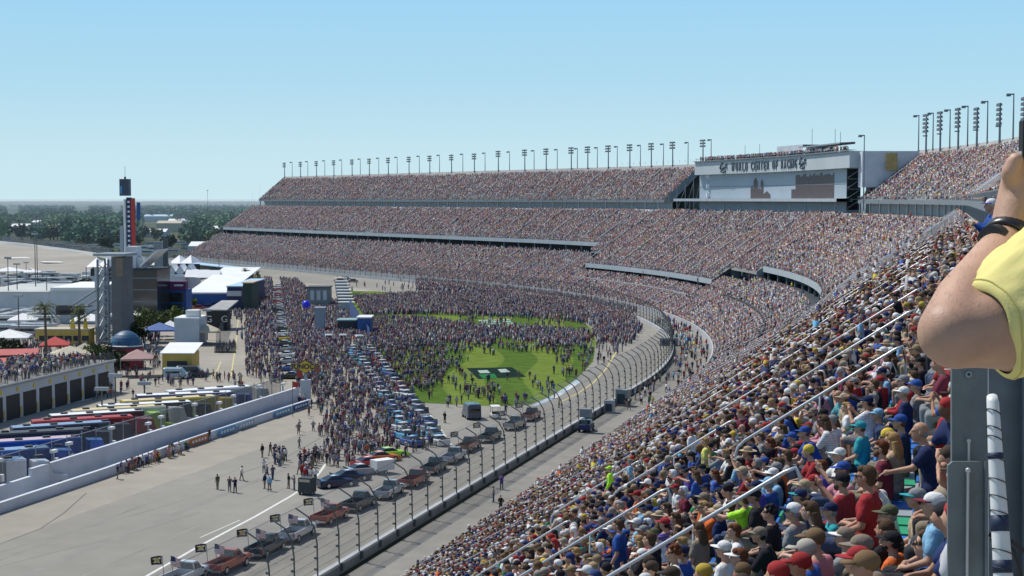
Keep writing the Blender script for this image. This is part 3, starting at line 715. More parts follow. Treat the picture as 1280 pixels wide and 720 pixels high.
for px, py, pose, sh, hd, ht, hr, kw, lab in HEROES:
    if lab is None: continue
    kw = dict(kw); sc = kw.get('scale', 1.06)*(.95 if 'stand' in pose or pose in ('elbow', 'reach') else .90); hgt = POSES[pose]['hed'].z*sc
    yw = kw.pop('yaw', None)
    s, o = deck_head(px, py, hgt)
    s, o2 = deck_head(px, py, hgt+floor_at(o)-zmid(o))
    fl = floor_at(o2)
    yaw = yaw_face()+random.uniform(-.3, .3)+(yw or 0)
    person(pt(s, o2, fl), yaw, pose, sh, hd, ht or 'navy', hr, label=lab, scale=sc, plain=True, **{k: v for k, v in kw.items() if k != 'scale'})
    OCC.append((s, o2)); PEOPLE_N += 1
    _st = pose in ('stand', 'elbow', 'reach', 'hips'); _q = pt(s, o2, fl+hgt); _fw = proj(_q)[2]; CLEAR.append((px, py, F/_fw*(.34 if _st else .20), F/_fw*(.95 if _st else .42), _fw))
# the man in blue on the rail of the upper tier
dd = 27.0
person((dd*(1241-640)/F, dd, 32.17), yaw_face()+.2, 'elbow', 'royal blue', 'cap', 'white', 'brown', jacket=True, brim2='purple', label='man in loose royal blue jacket and white cap leaning on the upper tier rail', scale=1.05, plain=True)
PEOPLE_N += 1

# ---- fill the decks
SEATPT = []      # s, o, z, deck
rr = random.Random(5)
BAYF = 1-.62*RNG.random((97, 37))**3.0
def sfrac(s, deck, o, fo):
    f = .93 if s > 70 else .86
    if deck == 'mid' and 431 < s < 520 and o > 43: f = .55
    if deck == 'mid' and 300 < s < 400 and o > 47: f = .80
    if deck == 'up' and o < 63: f = .35+.55*(o-UPF)/6.6 if s < 404 else .66
    if deck == 'low' and s > 549 and o > fo-11: f = .55
    if deck == 'low' and 281 < s < 405 and o > 20: f = .48
    if deck == 'mid' and o < fo+5: f -= .22
    if s > 120: f *= BAYF[int(s/AISLE) % 97, int(o/2.3) % 37]
    return f
def blotch(s, o):
    return .5+.5*math.sin(s*.11+1.7*math.sin(o*.23))*math.sin(o*.35+s*.037)
for o0, n, zf, s0, s1, dk, fo in BAYS:
    for r in range(n):
        oc = o0+r*ROW+.30; z = zf(o0+r*ROW)
        s = max(s0+.5, 11)
        while s < s1-.4:
            R_ = 1.0 if (s < S1 or s > S2) else (RAD+oc)/RAD
            s += .56/R_
            a = (s-AISLE0) % AISLE
            if a < .8 or a > AISLE-.8: continue
            if 22 < s < 32.3 and oc > 53.3 and dk == 'mid': continue
            if rr.random() > sfrac(s, dk, oc, fo)-.12*(blotch(s, oc) > .85): continue
            SEATPT.append((s, oc, z, {'low': 0, 'mid': 1, 'up': 2}[dk]))
SP = np.array(SEATPT)
def path_np(s, o):
    d = (math.sin(A0), math.cos(A0)); n = (math.cos(A0), -math.sin(A0))
    x1 = S1*d[0]+V0*n[0]; y1 = S1*d[1]+V0*n[1]
    a = np.clip(s-S1, 0, S2-S1)/RAD; h = A0-a
    x = np.where(s <= S1, s*d[0]+V0*n[0], x1+RAD*(np.cos(h)-math.cos(A0))+np.maximum(s-S2, 0)*np.sin(h))
    y = np.where(s <= S1, s*d[1]+V0*n[1], y1+RAD*(math.sin(A0)-np.sin(h))+np.maximum(s-S2, 0)*np.cos(h))
    return x+o*np.cos(h), y-o*np.sin(h), h
jit = RNG.uniform(-.1, .1, len(SP)); X, Y, HD = path_np(SP[:, 0]+jit, SP[:, 1]+RNG.uniform(-.08, .08, len(SP)))
def proj_np(X, Y, Z):
    q = Z-H; fw = Y*math.cos(PITCH)-q*math.sin(PITCH); up = Y*math.sin(PITCH)+q*math.cos(PITCH)
    return 640+F*X/fw, 360-F*up/fw, fw
PX, PY, FW = proj_np(X, Y, SP[:, 2]+1.0)
keep = (FW > 3) & (PX > -150) & (PX < 1420) & (PY > -100) & (PY < 860)
for s_, o_ in OCC:
    keep &= ~((np.abs(SP[:, 0]-s_) < .45) & (np.abs(SP[:, 1]-o_) < .42) & (SP[:, 3] == 1))
for cx_, cy_, cw_, ch_, cf_ in CLEAR:
    keep &= ~((np.abs(PX-cx_) < cw_) & (PY > cy_+4) & (PY < cy_+ch_) & (FW < cf_+.3) & (FW > cf_-9))
SP = SP[keep]; X = X[keep]; Y = Y[keep]; HD = HD[keep]; PX = PX[keep]; PY = PY[keep]; FW = FW[keep]
TRACK_PEOPLE = 62
vis = (PX > 380) & (PX < 1192) & (PY > 250) & (PY < 712) & ~((PX > 1145) & (PY < 458)) & (SP[:, 3] == 1)
order = np.argsort(np.where(vis, FW, 1e9))
NIND = 300-PEOPLE_N-TRACK_PEOPLE
ind = order[:NIND]; IND = set(ind.tolist())
# every individually built spectator gets a look that nobody else in the same bay shares
shl = ['white', 'black', 'navy', 'red', 'royal blue', 'grey', 'maroon', 'green', 'orange', 'teal', 'light blue', 'yellow', 'purple', 'pink', 'tan', 'olive', 'brown']
shw = [14, 13, 13, 9, 7, 9, 5, 2, 3, 2, 5, 1.5, 2, 3, 4, 3, 3]
hdl = [('cap', h) for h in ('white', 'black', 'navy', 'red', 'grey', 'tan', 'royal blue', 'taupe', 'olive')]+[('short', h) for h in ('brown', 'black', 'grey', 'blond', 'white', 'auburn')]+[('long', h) for h in ('brown', 'blond', 'auburn')]+[('bald', 'grey'), ('straw', 'tan'), ('beanie', 'black'), ('curly', 'brown')]
hdw = [7, 6, 6, 4, 5, 4, 3, 4, 2]+[7, 4, 4, 3, 2, 2]+[5, 3, 2]+[3, 2, 1, 2]
ORD = ['first', 'second', 'third', 'fourth', 'fifth', 'sixth', 'seventh']
used = set()
A_LIST = aisles(10, 400)
for i in ind:
    s, o, z, _ = SP[i]
    bay = int(math.floor((s-AISLE0)/AISLE))+1
    for _t in range(60):
        sh = rr.choices(shl, shw)[0]; hk, hc = rr.choices(hdl, hdw)[0]
        zone = 'upper rows' if o > 48.5 else ('middle rows' if o > 43 else 'lower rows')
        key = (sh, hk, hc, bay, zone)
        if key not in used: break
    used.add(key)
    hd_txt = {'cap': hc+' cap', 'short': 'short '+hc+' hair', 'long': 'long '+hc+' hair', 'bald': 'bald head', 'straw': 'straw hat', 'beanie': 'black knitted hat', 'curly': 'curly brown hair'}[hk]
    pose = rr.choices(['lap', 'lean', 'shade', 'phone', 'point'], [10, 5, 1.2, 2, 1.0])[0]
    where = 'between the nearest aisle rails' if bay <= 0 else 'between the %s and %s aisle rails' % (ORD[min(bay-1, 5)], ORD[min(bay, 6)])
    lab = '%s shirt, %s, %s %s' % (sh, hd_txt, zone, where)
    person((X[i], Y[i], z), HD_yaw if False else math.pi/2-HD[i]+rr.uniform(-.45, .45), pose, sh, hk, hc, hc if hk in ('short', 'long', 'bald', 'curly') and hc in HAIRC else rr.choice(['brown', 'black', 'grey']),
           jacket=rr.random() < .22, shades=rr.random() < .3, beard=rr.random() < .12 and hk != 'long', skin=rr.choice([0, 1, 2, 3, 3, 0, 1, 4]), scale=rr.uniform(.90, 1.05), shorts=rr.random() < .4, label=lab, group='spectators seated in the near rows')
rest = np.array([i for i in range(len(SP)) if i not in IND])

# ---- detailed template for the middle distance
def tri_arrays(me):
    me.calc_loop_triangles(); v = np.empty(len(me.vertices)*3); me.vertices.foreach_get('co', v)
    q = np.empty(len(me.loop_triangles)*3, np.int32); me.loop_triangles.foreach_get('vertices', q)
    bpy.data.meshes.remove(me); return v.reshape(-1, 3), q.reshape(-1, 3)
def lod_template(pose, head, ratio, long=False):
    J = POSES[pose]; V = []; Q = []; S = []; off = 0
    m = MB(); m.ell((0, -.022, .05), (.090, .108, .090), 8, 6)
    if head == 'cap': m.box((0, .12, .035), (.13, .12, .012))
    if head == 'long': m.ell((0, -.09, -.12), (.08, .05, .16), 7, 5)
    for me, sl, of in ((fuse(body_mb(J), .03, 'tmp', 1, ratio), 1, None), (fuse(shirt_mb(J, long), .03, 'tmp', 1, ratio), 0, None), (fuse(pants_mb(J), .03, 'tmp', 1, ratio), 3, None), (m.mesh('tmp'), 2, J['hed'])):
        v, q = tri_arrays(me)
        if of is not None: v = v+np.array(of)
        V.append(v); Q.append(q+off); S.append(np.full(len(q), sl)); off += len(v)
    return np.concatenate(V), np.concatenate(Q), np.concatenate(S)
chunks = []
def add_seated(idx, tm, mute=0.0, sc=(1.0, 1.12), tone=(.23, .20, .22)):
    if len(idx) == 0: return
    n = len(idx); P = np.stack([X[idx], Y[idx], SP[idx, 2]], 1)
    yaw = math.pi/2-HD[idx]+RNG.normal(0, .35, n)
    chunks.append(make_crowd('c', None, tm, P, yaw, RNG.uniform(sc[0], sc[1], n), tints(n, mute, tone)))
near = rest[(FW[rest] < 62)]; midd = rest[(FW[rest] >= 62) & (FW[rest] < 150)]; far = rest[FW[rest] >= 150]
for pose, hd, lg in (('lap', 'cap', False), ('lean', 'none', False), ('shade', 'cap', False), ('lap', 'long', True), ('phone', 'none', False), ('lap', 'none', False)):
    NT = globals().setdefault('NT', []); NT.append(lod_template(pose, hd, .35, lg))
    MTM = globals().setdefault('MTM', []); MTM.append(lod_template(pose, hd, .10, lg))
ch = RNG.choice(6, len(near), p=[.35, .2, .04, .17, .06, .18])
for k in range(6): add_seated(near[ch == k], NT[k])
ch = RNG.choice(6, len(midd), p=[.35, .2, .04, .17, .06, .18])
for k in range(6): add_seated(midd[ch == k], MTM[k])
f1 = far[FW[far] < 420]; f2 = far[FW[far] >= 420]
add_seated(f1, T_SEAT_FAR, .25, tone=(.235, .165, .16)); add_seated(f2, T_SEAT_FAR, .45, (1.0, 1.15), tone=(.25, .18, .185))  # far tints pulled towards one tone, aerial haze painted into the colours
# ushers and people on their feet in the aisles
na = 900; si = RNG.uniform(60, S_END-5, na); oi = RNG.uniform(10, 52, na); si = AISLE0+np.round((si-AISLE0)/AISLE)*AISLE+RNG.uniform(-.4, .4, na)
ok = (oi < 30) | (oi > 39); si = si[ok]; oi = oi[ok]; xa, ya, ha = path_np(si, oi)
za = np.where(oi < 30, 1.2+.56*(oi-9), 18.9+.66*(oi-36))
chunks.append(make_crowd('c', None, T_STAND_FAR, np.stack([xa, ya, za], 1), RNG.uniform(0, 6.28, len(xa)), RNG.uniform(.95, 1.1, len(xa)), tints(len(xa), .1)))
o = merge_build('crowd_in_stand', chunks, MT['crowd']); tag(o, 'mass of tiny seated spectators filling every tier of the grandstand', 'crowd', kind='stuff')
print('crowd seats', len(SP), 'indiv', len(ind))
# ---- plastic seats of the nearest rows
def seat_parts(mb, s, o, z, h):
    c, sn = math.cos(h), math.sin(h)
    x, y, _ = pt(s, o)
    mb.box((x, y, z+.42), (.42, .44, .04), -h); mb.box((x+c*.20, y-sn*.20, z+.62), (.04, .44, .36), -h); mb.box((x+c*.1, y-sn*.1, z+.2), (.05, .3, .4), -h)
MT['seatb'] = M('blue_seat_plastic', (.03, .16, .50), .45, .1, 2); MT['seatg'] = M('green_seat_plastic', (.03, .32, .16), .45, .1, 2); MT['seats'] = M('grey_seat_plastic', (.30, .33, .36), .5, .1, 2)
sb = MB(); cnt = 0
for r in range(8, 25):
    oc = 36+r*ROW+.30; z = zmid(36+r*ROW); s = 11.0
    while s < 60:
        s += .56; a = (s-AISLE0) % AISLE
        if a < .62 or a > AISLE-.62: continue
        if 22 < s < 32.3 and oc > 53.3: continue
        px, py, fw_ = proj(pt(s, oc, z+.6))
        if not (350 < px < 1240 and py < 760): continue
        free = not np.any((np.abs(SP[:, 0]-s) < .3) & (np.abs(SP[:, 1]-oc) < .3) & (SP[:, 3] == 1))
        mt = rr.choice([MT['seatb'], MT['seatg'], MT['seats'], MT['seatb']])
        if free and cnt < 60 and fw_ < 36:
            q = MB().mat(mt); seat_parts(q, s, oc, z, A0); q.build('stadium_seat', stand); cnt += 1
        else: sb.mat(mt); seat_parts(sb, s, oc, z, A0)
q = sb.build('stadium_seats', stand); q['kind'] = 'stuff'
# ================================================================ GROUND, TRACK, INFIELD
tag(MB().mat(MT['ground']).poly([(-9000, -600, 0), (9000, -600, 0), (9000, 16000, 0), (-9000, 16000, 0)]).build('ground'), kind='structure')
def strip(name, s0, s1, o0, o1, z, mat, step=5):
    m = MB().mat(mat); sweep(m, [(o0, z), (o1, z)], srange(s0, s1, step)); o = m.build(name); tag(o, kind='structure'); return o
sheet('paddock_pavement', [(-330, 60), (-20, 60), (-20, 250), (60, 330), (60, 560), (-60, 760), (-330, 760)], .004, MT['paddock'])
strip('race_track', -60, 930, -37, -.2, .012, MT['asphalt'])
# faint darker racing grooves and seams
MT['groove'] = M('worn_groove', (.245, .235, .21), .9, .07, .4, var2=.15, scale2=.05)
for o0, w_ in ((-33.0, .5), (-27.5, .9), (-22, .35), (-17.0, 1.4), (-12.5, .4), (-8, 1.6), (-4, .5)):
    strip('tyre_groove', -60, 560, o0, o0+w_, .016, MT['groove'])
strip('access_road', -60, 930, .9, 8.7, .008, MT['road'])
def px_poly(name, pts, z, mat): return sheet(name, [gp(x, y, z) for x, y in pts], z, mat)
# outer line of the pit exit, white line on the track
def gline(name, pts, w_, z, mat):
    P = [gp(x, y, z) for x, y in pts]; m = MB().mat(mat); L = []; Rr = []
    for i, p in enumerate(P):
        d = (P[min(i+1, len(P)-1)]-P[max(i-1, 0)]).normalized(); n = Vector((-d.y, d.x, 0))*w_/2
        L.append(p+n); Rr.append(p-n)
    vs = L+Rr; k = len(P); m.add(vs, [(i, i+1, k+i+1, k+i) for i in range(k-1)]); o = m.build(name); tag(o, kind='structure'); return o
gline('track_line', [(150, 742), (185, 719), (250, 682), (320, 645), (362, 621), (386, 606), (400, 590), (407, 580)], .34, .02, MT['line'])
gline('track_line_faint', [(250, 672), (275, 661), (300, 650)], .15, .02, MT['line'])
gline('grid_line', [(531, 512), (541, 524), (552, 540), (563, 556)], .5, .02, MT['line'])
gline('track_edge_line', [(700, 503), (722, 492), (742, 478), (757, 462), (770, 440)], .35, .02, MT['yline'])
gline('track_edge_line', [(437, 362), (470, 365), (505, 370), (540, 372)], .6, .02, MT['line'])
gline('pit_road_line', [(298, 398), (295, 430), (291, 455), (289, 470)], .25, .02, MT['yline'])
gline('pit_road_line', [(276, 452), (272, 462), (264, 473)], .25, .02, MT['yline'])
MT['skid'] = M('skid_mark', (.14, .135, .12), .9, .2, 1)
gline('skid_mark', [(0, 680), (50, 661), (80, 641), (108, 616)], .12, .022, MT['skid']); gline('skid_mark', [(0, 708), (60, 692), (160, 668), (250, 640)], .14, .022, MT['groove']); gline('skid_mark', [(305, 590), (330, 582), (360, 570), (400, 548)], .12, .022, MT['skid']); gline('skid_mark', [(260, 615), (180, 640), (90, 664), (0, 690)], .35, .018, MT['groove'])
# grass of the tri-oval with mown bands
gm, gnt, gb = nodes('mown_grass')
tc = gnt.nodes.new('ShaderNodeTexCoord'); wv = gnt.nodes.new('ShaderNodeTexWave'); wv.inputs['Scale'].default_value = .022; wv.inputs['Distortion'].default_value = 4.0; wv.inputs['Detail'].default_value = .5; wv.inputs['Detail Scale'].default_value = .6
cr = gnt.nodes.new('ShaderNodeValToRGB'); cr.color_ramp.elements[0].color = (.085, .145, .032, 1); cr.color_ramp.elements[1].color = (.145, .205, .045, 1)
cr.color_ramp.elements[0].position = .42; cr.color_ramp.elements[1].position = .5
no = gnt.nodes.new('ShaderNodeTexNoise'); no.inputs['Scale'].default_value = .35; no.inputs['Detail'].default_value = 6
mr = gnt.nodes.new('ShaderNodeMapRange'); mr.inputs[3].default_value = .55; mr.inputs[4].default_value = 1.4
vm = gnt.nodes.new('ShaderNodeVectorMath'); vm.operation = 'SCALE'
for a, b in ((tc.outputs['Object'], wv.inputs['Vector']), (wv.outputs['Fac'], cr.inputs[0]), (tc.outputs['Object'], no.inputs['Vector']), (no.outputs['Fac'], mr.inputs[0]), (cr.outputs[0], vm.inputs[0]), (mr.outputs[0], vm.inputs['Scale']), (vm.outputs[0], gb.inputs['Base Color'])): gnt.links.new(a, b)
gb.inputs['Roughness'].default_value = .95; gb.inputs['Specular IOR Level'].default_value = 0
for k_ in ('asphalt', 'road', 'paddock', 'ground', 'far_track'): MT[k_].node_tree.nodes['Principled BSDF'].inputs['Specular IOR Level'].default_value = .1
GRASS = [(432, 364), (470, 364), (540, 369), (640, 378), (712, 392), (742, 412), (745, 430), (741, 452), (722, 472), (695, 492), (662, 506), (620, 508), (560, 505), (515, 503), (494, 485), (462, 450), (440, 420), (430, 395)]
px_poly('tri_oval_grass', GRASS, .03, gm)
MT['paintdk'] = M('painted_logo_dark', (.018, .035, .03), .9, .15, .5); MT['paintgr'] = M('painted_logo_green', (.03, .17, .06), .9, .15, .5); MT['paintwh'] = M('painted_logo_grey', (.36, .44, .38), .9, .15, .5)
for k_ in ('paintdk', 'paintgr', 'paintwh'): MT[k_].node_tree.nodes['Principled BSDF'].inputs['Specular IOR Level'].default_value = 0
def painted(name, lab, quads):
    t = thing(name, lab, 'painted logo', gp(*quads[0][2][0]))
    o = t.location.copy()
    for nm, z, pts, mt in quads:
        m = MB().mat(mt).poly([gp(x, y, z)-Vector((o.x, o.y, 0)) for x, y in pts]); m.build(nm, t)
painted('painted_grass_panel', 'black painted rectangle with green and white lettering blocks on the grass', [('panel', .036, [(583, 460), (640, 459), (658, 471), (598, 474)], MT['paintdk']),
    ('letter_block', .04, [(597, 463), (609, 462.5), (613, 466), (600, 466.5)], MT['paintwh']), ('letter_block', .04, [(622, 461.5), (632, 461), (638, 465), (626, 465.5)], MT['paintwh']),
    ('letter_block', .04, [(598, 468), (618, 467), (622, 472.5), (604, 473)], MT['paintgr'])])
painted('painted_grass_panel', 'pale striped rectangle painted on the grass beyond the crowd', [('panel', .036, [(597, 400), (636, 399), (651, 409), (614, 410.5)], MT['paintwh'])]+
    [('letter_block', .04, [(600+k*4, 401+k*2.2), (638+k*4, 400+k*2.2), (640+k*4, 401+k*2.2), (602+k*4, 402+k*2.2)], MT['paintgr']) for k in range(4)])
painted('painted_verge', 'pale blue painted strip along the grass edge by the track', [('panel', .036, [(664, 508), (694, 492), (722, 474), (727, 477), (705, 492), (676, 506)], M('verge_paint', (.42, .52, .58), .9, .2, .5)),
    ('letter_block', .04, [(690, 497), (700, 491), (706, 491), (695, 498)], MT['white']), ('letter_block', .04, [(706, 487), (716, 480), (721, 480), (711, 488)], MT['white'])])
px_poly('far_apron_grass', [(445, 398), (470, 395), (472, 402), (450, 405)], .034, gm)

# ---------------------------------------------------------------- outer wall with catch fence
wall = MB().mat(MT['wallc']); sweep(wall, [(-.25, 0), (-.25, 1.05), (.30, 1.05), (.30, .82)], srange(-60, 925, 5)); wall.mat(M('wall_face_painted_shade', (.20, .205, .21), .9, .15, 1)); sweep(wall, [(.29, .83), (.29, 0)], srange(-60, 925, 5))  # outer face painted darker, its shadow side put into the colour
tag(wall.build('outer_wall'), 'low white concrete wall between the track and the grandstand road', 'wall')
fence = thing('catch_fence', 'tall catch fence on dark curved posts along the top of the white track wall', 'fence')
def arch(s, lean=1.9):
    return [pt(s, .15, 1.0), pt(s, .12, 3.8), pt(s, -.1, 5.2), pt(s, -.7, 6.2), pt(s, -lean, 6.9)]
pole_mesh = {}
cnt = 0
s = 14.0; rest_posts = MB().mat(MT['pole'])
while s < 925:
    if s > 110:
        m = MB().mat(MT['pole']); m.line(arch(s), .075, 6)
        for z in (1.6, 2.6, 3.6, 4.6): m.box(pt(s, 0, z), (.30, .20, .18), -path(s)[2])
        m.box(pt(s, .45, .7), (.3, .3, .7), -path(s)[2])
        if cnt < 98: m.build('post', fence); cnt += 1
        else: b_ = len(rest_posts.v); rest_posts.add(m.v, m.f)
    s += 4.9
q = rest_posts.build('distant_posts', fence); q['kind'] = 'stuff'
nt_ = MB().mat(MT['mesh']); sweep(nt_, [(.1, 1.1), (.08, 3.8), (-.14, 5.2), (-.74, 6.2), (-1.94, 6.9)], srange(-60, 925, 5)); nt_.build('wire_mesh', fence)
cb = MB().mat(MT['pole'])
for o_, z_ in ((.1, 1.7), (.1, 2.5), (.09, 3.3), (.06, 4.1), (-.05, 4.9), (-.5, 5.95), (-1.9, 6.9)):
    for a, b in zip(srange(100, 925, 8.6)[:-1], srange(100, 925, 8.6)[1:]): cb.tube(pt(a, o_, z_), pt(b, o_, z_), .018, n=3, caps=False)
cb.build('cables', fence)

# ---------------------------------------------------------------- pit wall
def px_wall(name, lab, p, q, h, th, mat, cat='wall', base=0.0, z0=0):
    a = gp(*p, base); b = gp(*q, base); d = b-a; L = d.length; c = (a+b)/2
    m = MB().mat(mat).box((0, 0, h/2), (L, th, h)); o = m.build(name, loc=(c.x, c.y, z0), rz=math.atan2(d.y, d.x)); tag(o, lab, cat); return o
def wall_line(name, lab, pts, h, th, mat, z0=0.0):
    m = MB().mat(mat); P = [gp(x, y) for x, y in pts]
    for a, b in zip(P[:-1], P[1:]):
        d = b-a; c = (a+b)/2; m.box((c.x, c.y, z0+h/2), (d.length, th, h), math.atan2(d.y, d.x))
    o = m.build(name); tag(o, lab, 'wall'); return o
pitw = wall_line('pit_wall', 'low pale blue-grey pit wall beside the wide grey track', [(-90, 671), (0, 641), (130, 597), (240, 557), (310, 533), (386, 508)], 1.15, .5, MT['wallsh'])
P0 = gp(-90, 671); P1 = gp(386, 508); PD = (P1-P0).normalized(); PN = Vector((-PD.y, PD.x, 0)); PL = (P1-P0).length    # PN points to the infield
def pw(t, o, z=0): p = P0+PD*t+PN*o; return Vector((p.x, p.y, z))
def pw_t(px, off=0):
    best = min(((abs(proj(pw(t*.5, off))[0]-px), t*.5) for t in range(int(PL*2)+20)))
    return best[1]
PWA = math.atan2(PD.y, PD.x)
hw = MB().mat(MT['wallsh']); tj = pw_t(42, 1.6)
def wseg(m, t0, t1, off, th, z0, z1):
    c = pw((t0+t1)/2, off); m.box((c.x, c.y, (z0+z1)/2), (t1-t0, th, z1-z0), PWA)
wseg(hw, -5, tj, 1.9, .5, 0, 2.3); wseg(hw, tj+.003, PL, 1.9, .5, 0, 3.15)
tag(hw.build('upper_pit_wall'), 'higher pale grey concrete wall behind the low pit wall with a stepped top', 'wall')
def banner(lab, x0, x1, mt, txt=None, z0=.2, z1=1.1):
    t0, t1 = pw_t(x0), pw_t(x1); c = pw((t0+t1)/2, -.29)
    t = thing('wall_banner', lab, 'banner', (c.x, c.y, 0), PWA)
    MB().mat(mt).box((0, 0, (z0+z1)/2), (t1-t0, .04, z1-z0)).build('panel', t)
    for k in range(5):
        if txt is None: MB().mat(MT['white']).box(((k-2)*(t1-t0)*.17, -.03, (z0+z1)/2), ((t1-t0)*.10, .02, (z1-z0)*.42)).build('lettering', t)
banner('rust orange banner on the low pit wall', 235, 257, MT['orange'])
banner('light blue banner with white lettering on the low pit wall', 271, 292, MT['cyan'])
banner('pale blue banner on the pit wall next to the light blue one', 297, 316, M('pale_banner', (.30, .42, .55), .6, .1, 1))
banner('blue banner at the far end of the low pit wall', 342, 362, MT['cyan'])
banner('dark blue banner at the very end of the low pit wall', 365, 383, MT['blue'])
# fence on the upper wall with lamp like equipment
pf_ = thing('pit_fence', 'long dark mesh fence on upright posts behind the pit wall', 'fence')
m = MB().mat(MT['mesh2']); m.poly([pw(-5, 5, 1.0), pw(PL, 5, 1.0), pw(PL, 5, 4.6), pw(-5, 5, 4.6)]); m.build('fence_mesh', pf_)
for k in range(30):
    t = k*PL/29
    m = MB().mat(MT['steel']); a = pw(t, 5, 0); m.tube(a, a+Vector((0, 0, 4.9)), .07, n=6); m.build('post', pf_)
m = MB().mat(MT['steel']); m.tube(pw(-5, 5, 4.6), pw(PL, 5, 4.6), .05, n=5); m.build('top_rail', pf_)
rr2 = random.Random(9)
for k in range(13):                        # white equipment cases and stands between wall and fence
    t = 4+k*PL/13+rr2.uniform(-2.5, 2.5); a = pw(t, 3.4, 0)
    e = thing('pit_light_stand', 'white lamp box on a grey stand between the pit wall and mesh fence', 'equipment stand', a, PWA, 'equipment stands along the pit wall')
    MB().mat(MT['steel']).tube((0, 0, 0), (0, 0, 3.6+.4*(k % 3)), .12, n=6).build('stand', e)
    MB().mat(MT['white']).box((0, 0, 3.9+.4*(k % 3)), (1.0, .5, .35)).box((.5, 0, 2.6), (.5, .4, .8)).build('lamp_box', e)

# ================================================================ VEHICLES (facing +Y)
def wheel(mb_, x, y, r, w_):
    return MB().mat(MT['rubber']).tube((x-w_/2, y, r), (x+w_/2, y, r), r, n=16), MB().mat(MT['chrome']).tube((x-w_/2-.01, y, r), (x+w_/2+.01, y, r), r*.58, n=12)
def wheels(root, xs, ys, r, w_):
    for x in xs:
        for y in ys:
            a, b = wheel(None, x, y, r, w_); t = a.build('wheel', root); b.build('rim', t)
def pickup():
    t = bpy.data.objects.new('pickup_truck', None); COL.objects.link(t)
    W_ = .98
    m = MB().mat(MT['paint'])
    # lower body and bonnet as lofted sections along y
    def sec(y, w_, z0, z1, r=.12): return [(-w_+r, y, z0), (w_-r, y, z0), (w_, y, z0+r), (w_, y, z1-r), (w_-r, y, z1), (-w_+r, y, z1), (-w_, y, z1-r), (-w_, y, z0+r)]
    m.loft([sec(.0, W_, .45, 1.08), sec(1.1, W_, .45, 1.10), sec(1.4, W_, .45, 1.14), sec(2.5, W_*.97, .45, 1.10), sec(2.85, W_*.88, .50, 1.0)])
    m.box((-W_+.06, -1.45, .82), (.12, 2.86, .62)); m.box((W_-.06, -1.45, .82), (.12, 2.86, .62)); m.box((0, -2.86, .82), (W_*2-.24, .08, .58)); m.box((0, -.05, .95), (W_*2-.26, .1, .5))
    m.box((0, -1.4, .56), (W_*2-.26, 2.8, .1))
    m.loft([[(-.88, .1, 1.08), (.88, .1, 1.08), (.88, 1.45, 1.10), (-.88, 1.45, 1.10)], [(-.80, .02, 1.5), (.80, .02, 1.5), (.80, 1.12, 1.5), (-.80, 1.12, 1.5)], [(-.70, .12, 1.84), (.70, .12, 1.84), (.70, .80, 1.84), (-.70, .80, 1.84)]])
    m.build('body', t)
    MB().mat(MT['black']).box((0, -1.42, .63), (W_*2-.3, 2.66, .04)).build('bed_liner', t)
    g = [[(-.84, 1.36, 1.17), (.84, 1.36, 1.17), (.70, .86, 1.76), (-.70, .86, 1.76)], [(-.80, -.01, 1.2), (.80, -.01, 1.2), (.70, .07, 1.74), (-.70, .07, 1.74)]]
    for q in g:
        o = (q[0][1] > .5)
        MB().mat(MT['winglass']).poly([(x, y+(.025 if o else -.045), z+.015) for x, y, z in q]).build('windscreen' if o else 'rear_window', t)
    for s in (-1, 1):
        MB().mat(MT['winglass']).poly([(s*.895, .18, 1.18), (s*.895, .68, 1.18), (s*.765, .60, 1.70), (s*.765, .2, 1.70)]).build('side_window', t)
        MB().mat(MT['winglass']).poly([(s*.895, .74, 1.18), (s*.89, 1.28, 1.18), (s*.765, .86, 1.70), (s*.765, .66, 1.70)]).build('side_window', t)
        MB().mat(MT['red']).box((s*(W_-.1), -2.91, .92), (.14, .03, .3)).build('tail_light', t)
        MB().mat(MT['chrome']).box((s*.7, 2.83, .85), (.3, .06, .16)).build('headlight', t)
        MB().mat(MT['black']).box((s*1.08, 1.15, 1.18), (.18, .1, .16)).build('mirror', t)
    MB().mat(MT['chrome']).box((0, -2.98, .52), (1.8, .14, .18)).build('bumper', t)
    MB().mat(MT['white']).box((0, -3.06, .62), (.3, .02, .15)).build('number_plate', t)
    MB().mat(MT['black']).box((0, 2.88, .75), (1.2, .05, .3)).build('grille', t)
    wheels(t, (-.86, .86), (-1.85, 1.75), .40, .28)
    return t
def flags(t, us=True):
    def wavy(x0, y0, z0, w_, h_, nx, ny, fn, dr=-1):
        vs = []; cs = []
        for j in range(ny+1):
            for i in range(nx+1):
                u = i/nx; vs.append((x0+dr*u*w_*.95, y0-.25*u-.10*math.sin(u*6+j*.3), z0+h_*j/ny-.12*u*u))
        m = MB()
        for j in range(ny):
            for i in range(nx):
                m.mat(fn(i, j)); a = j*(nx+1)+i
                m.add([vs[a], vs[a+1], vs[a+nx+2], vs[a+nx+1]], [(0, 1, 2, 3)])
        return m
    MB().mat(MT['pole']).tube((-.6, -2.5, .7), (-.7, -2.6, 2.9), .03, n=5).build('flag_pole', t)
    bw = lambda i, j: MT['gold'] if (3 <= i <= 8 and 3 <= j <= 5) or (5 <= i <= 6 and 2 <= j <= 6) else MT['white'] if (2 <= i <= 9 and 2 <= j <= 6 and (j in (2, 6))) else MT['black']
    wavy(-.7, -2.6, 2.15, 1.0, .75, 12, 9, bw).build('black_flag', t)
    if us:
        MB().mat(MT['pole']).tube((.45, -2.6, .7), (.25, -2.7, 3.0), .03, n=5).build('flag_pole', t)
        us_ = lambda i, j: MT['signblue'] if (i < 5 and j > 5) else (MT['red'] if j % 2 == 0 else MT['white'])
        wavy(.25, -2.7, 2.15, 1.2, .82, 12, 13, us_, 1).build('national_flag', t)
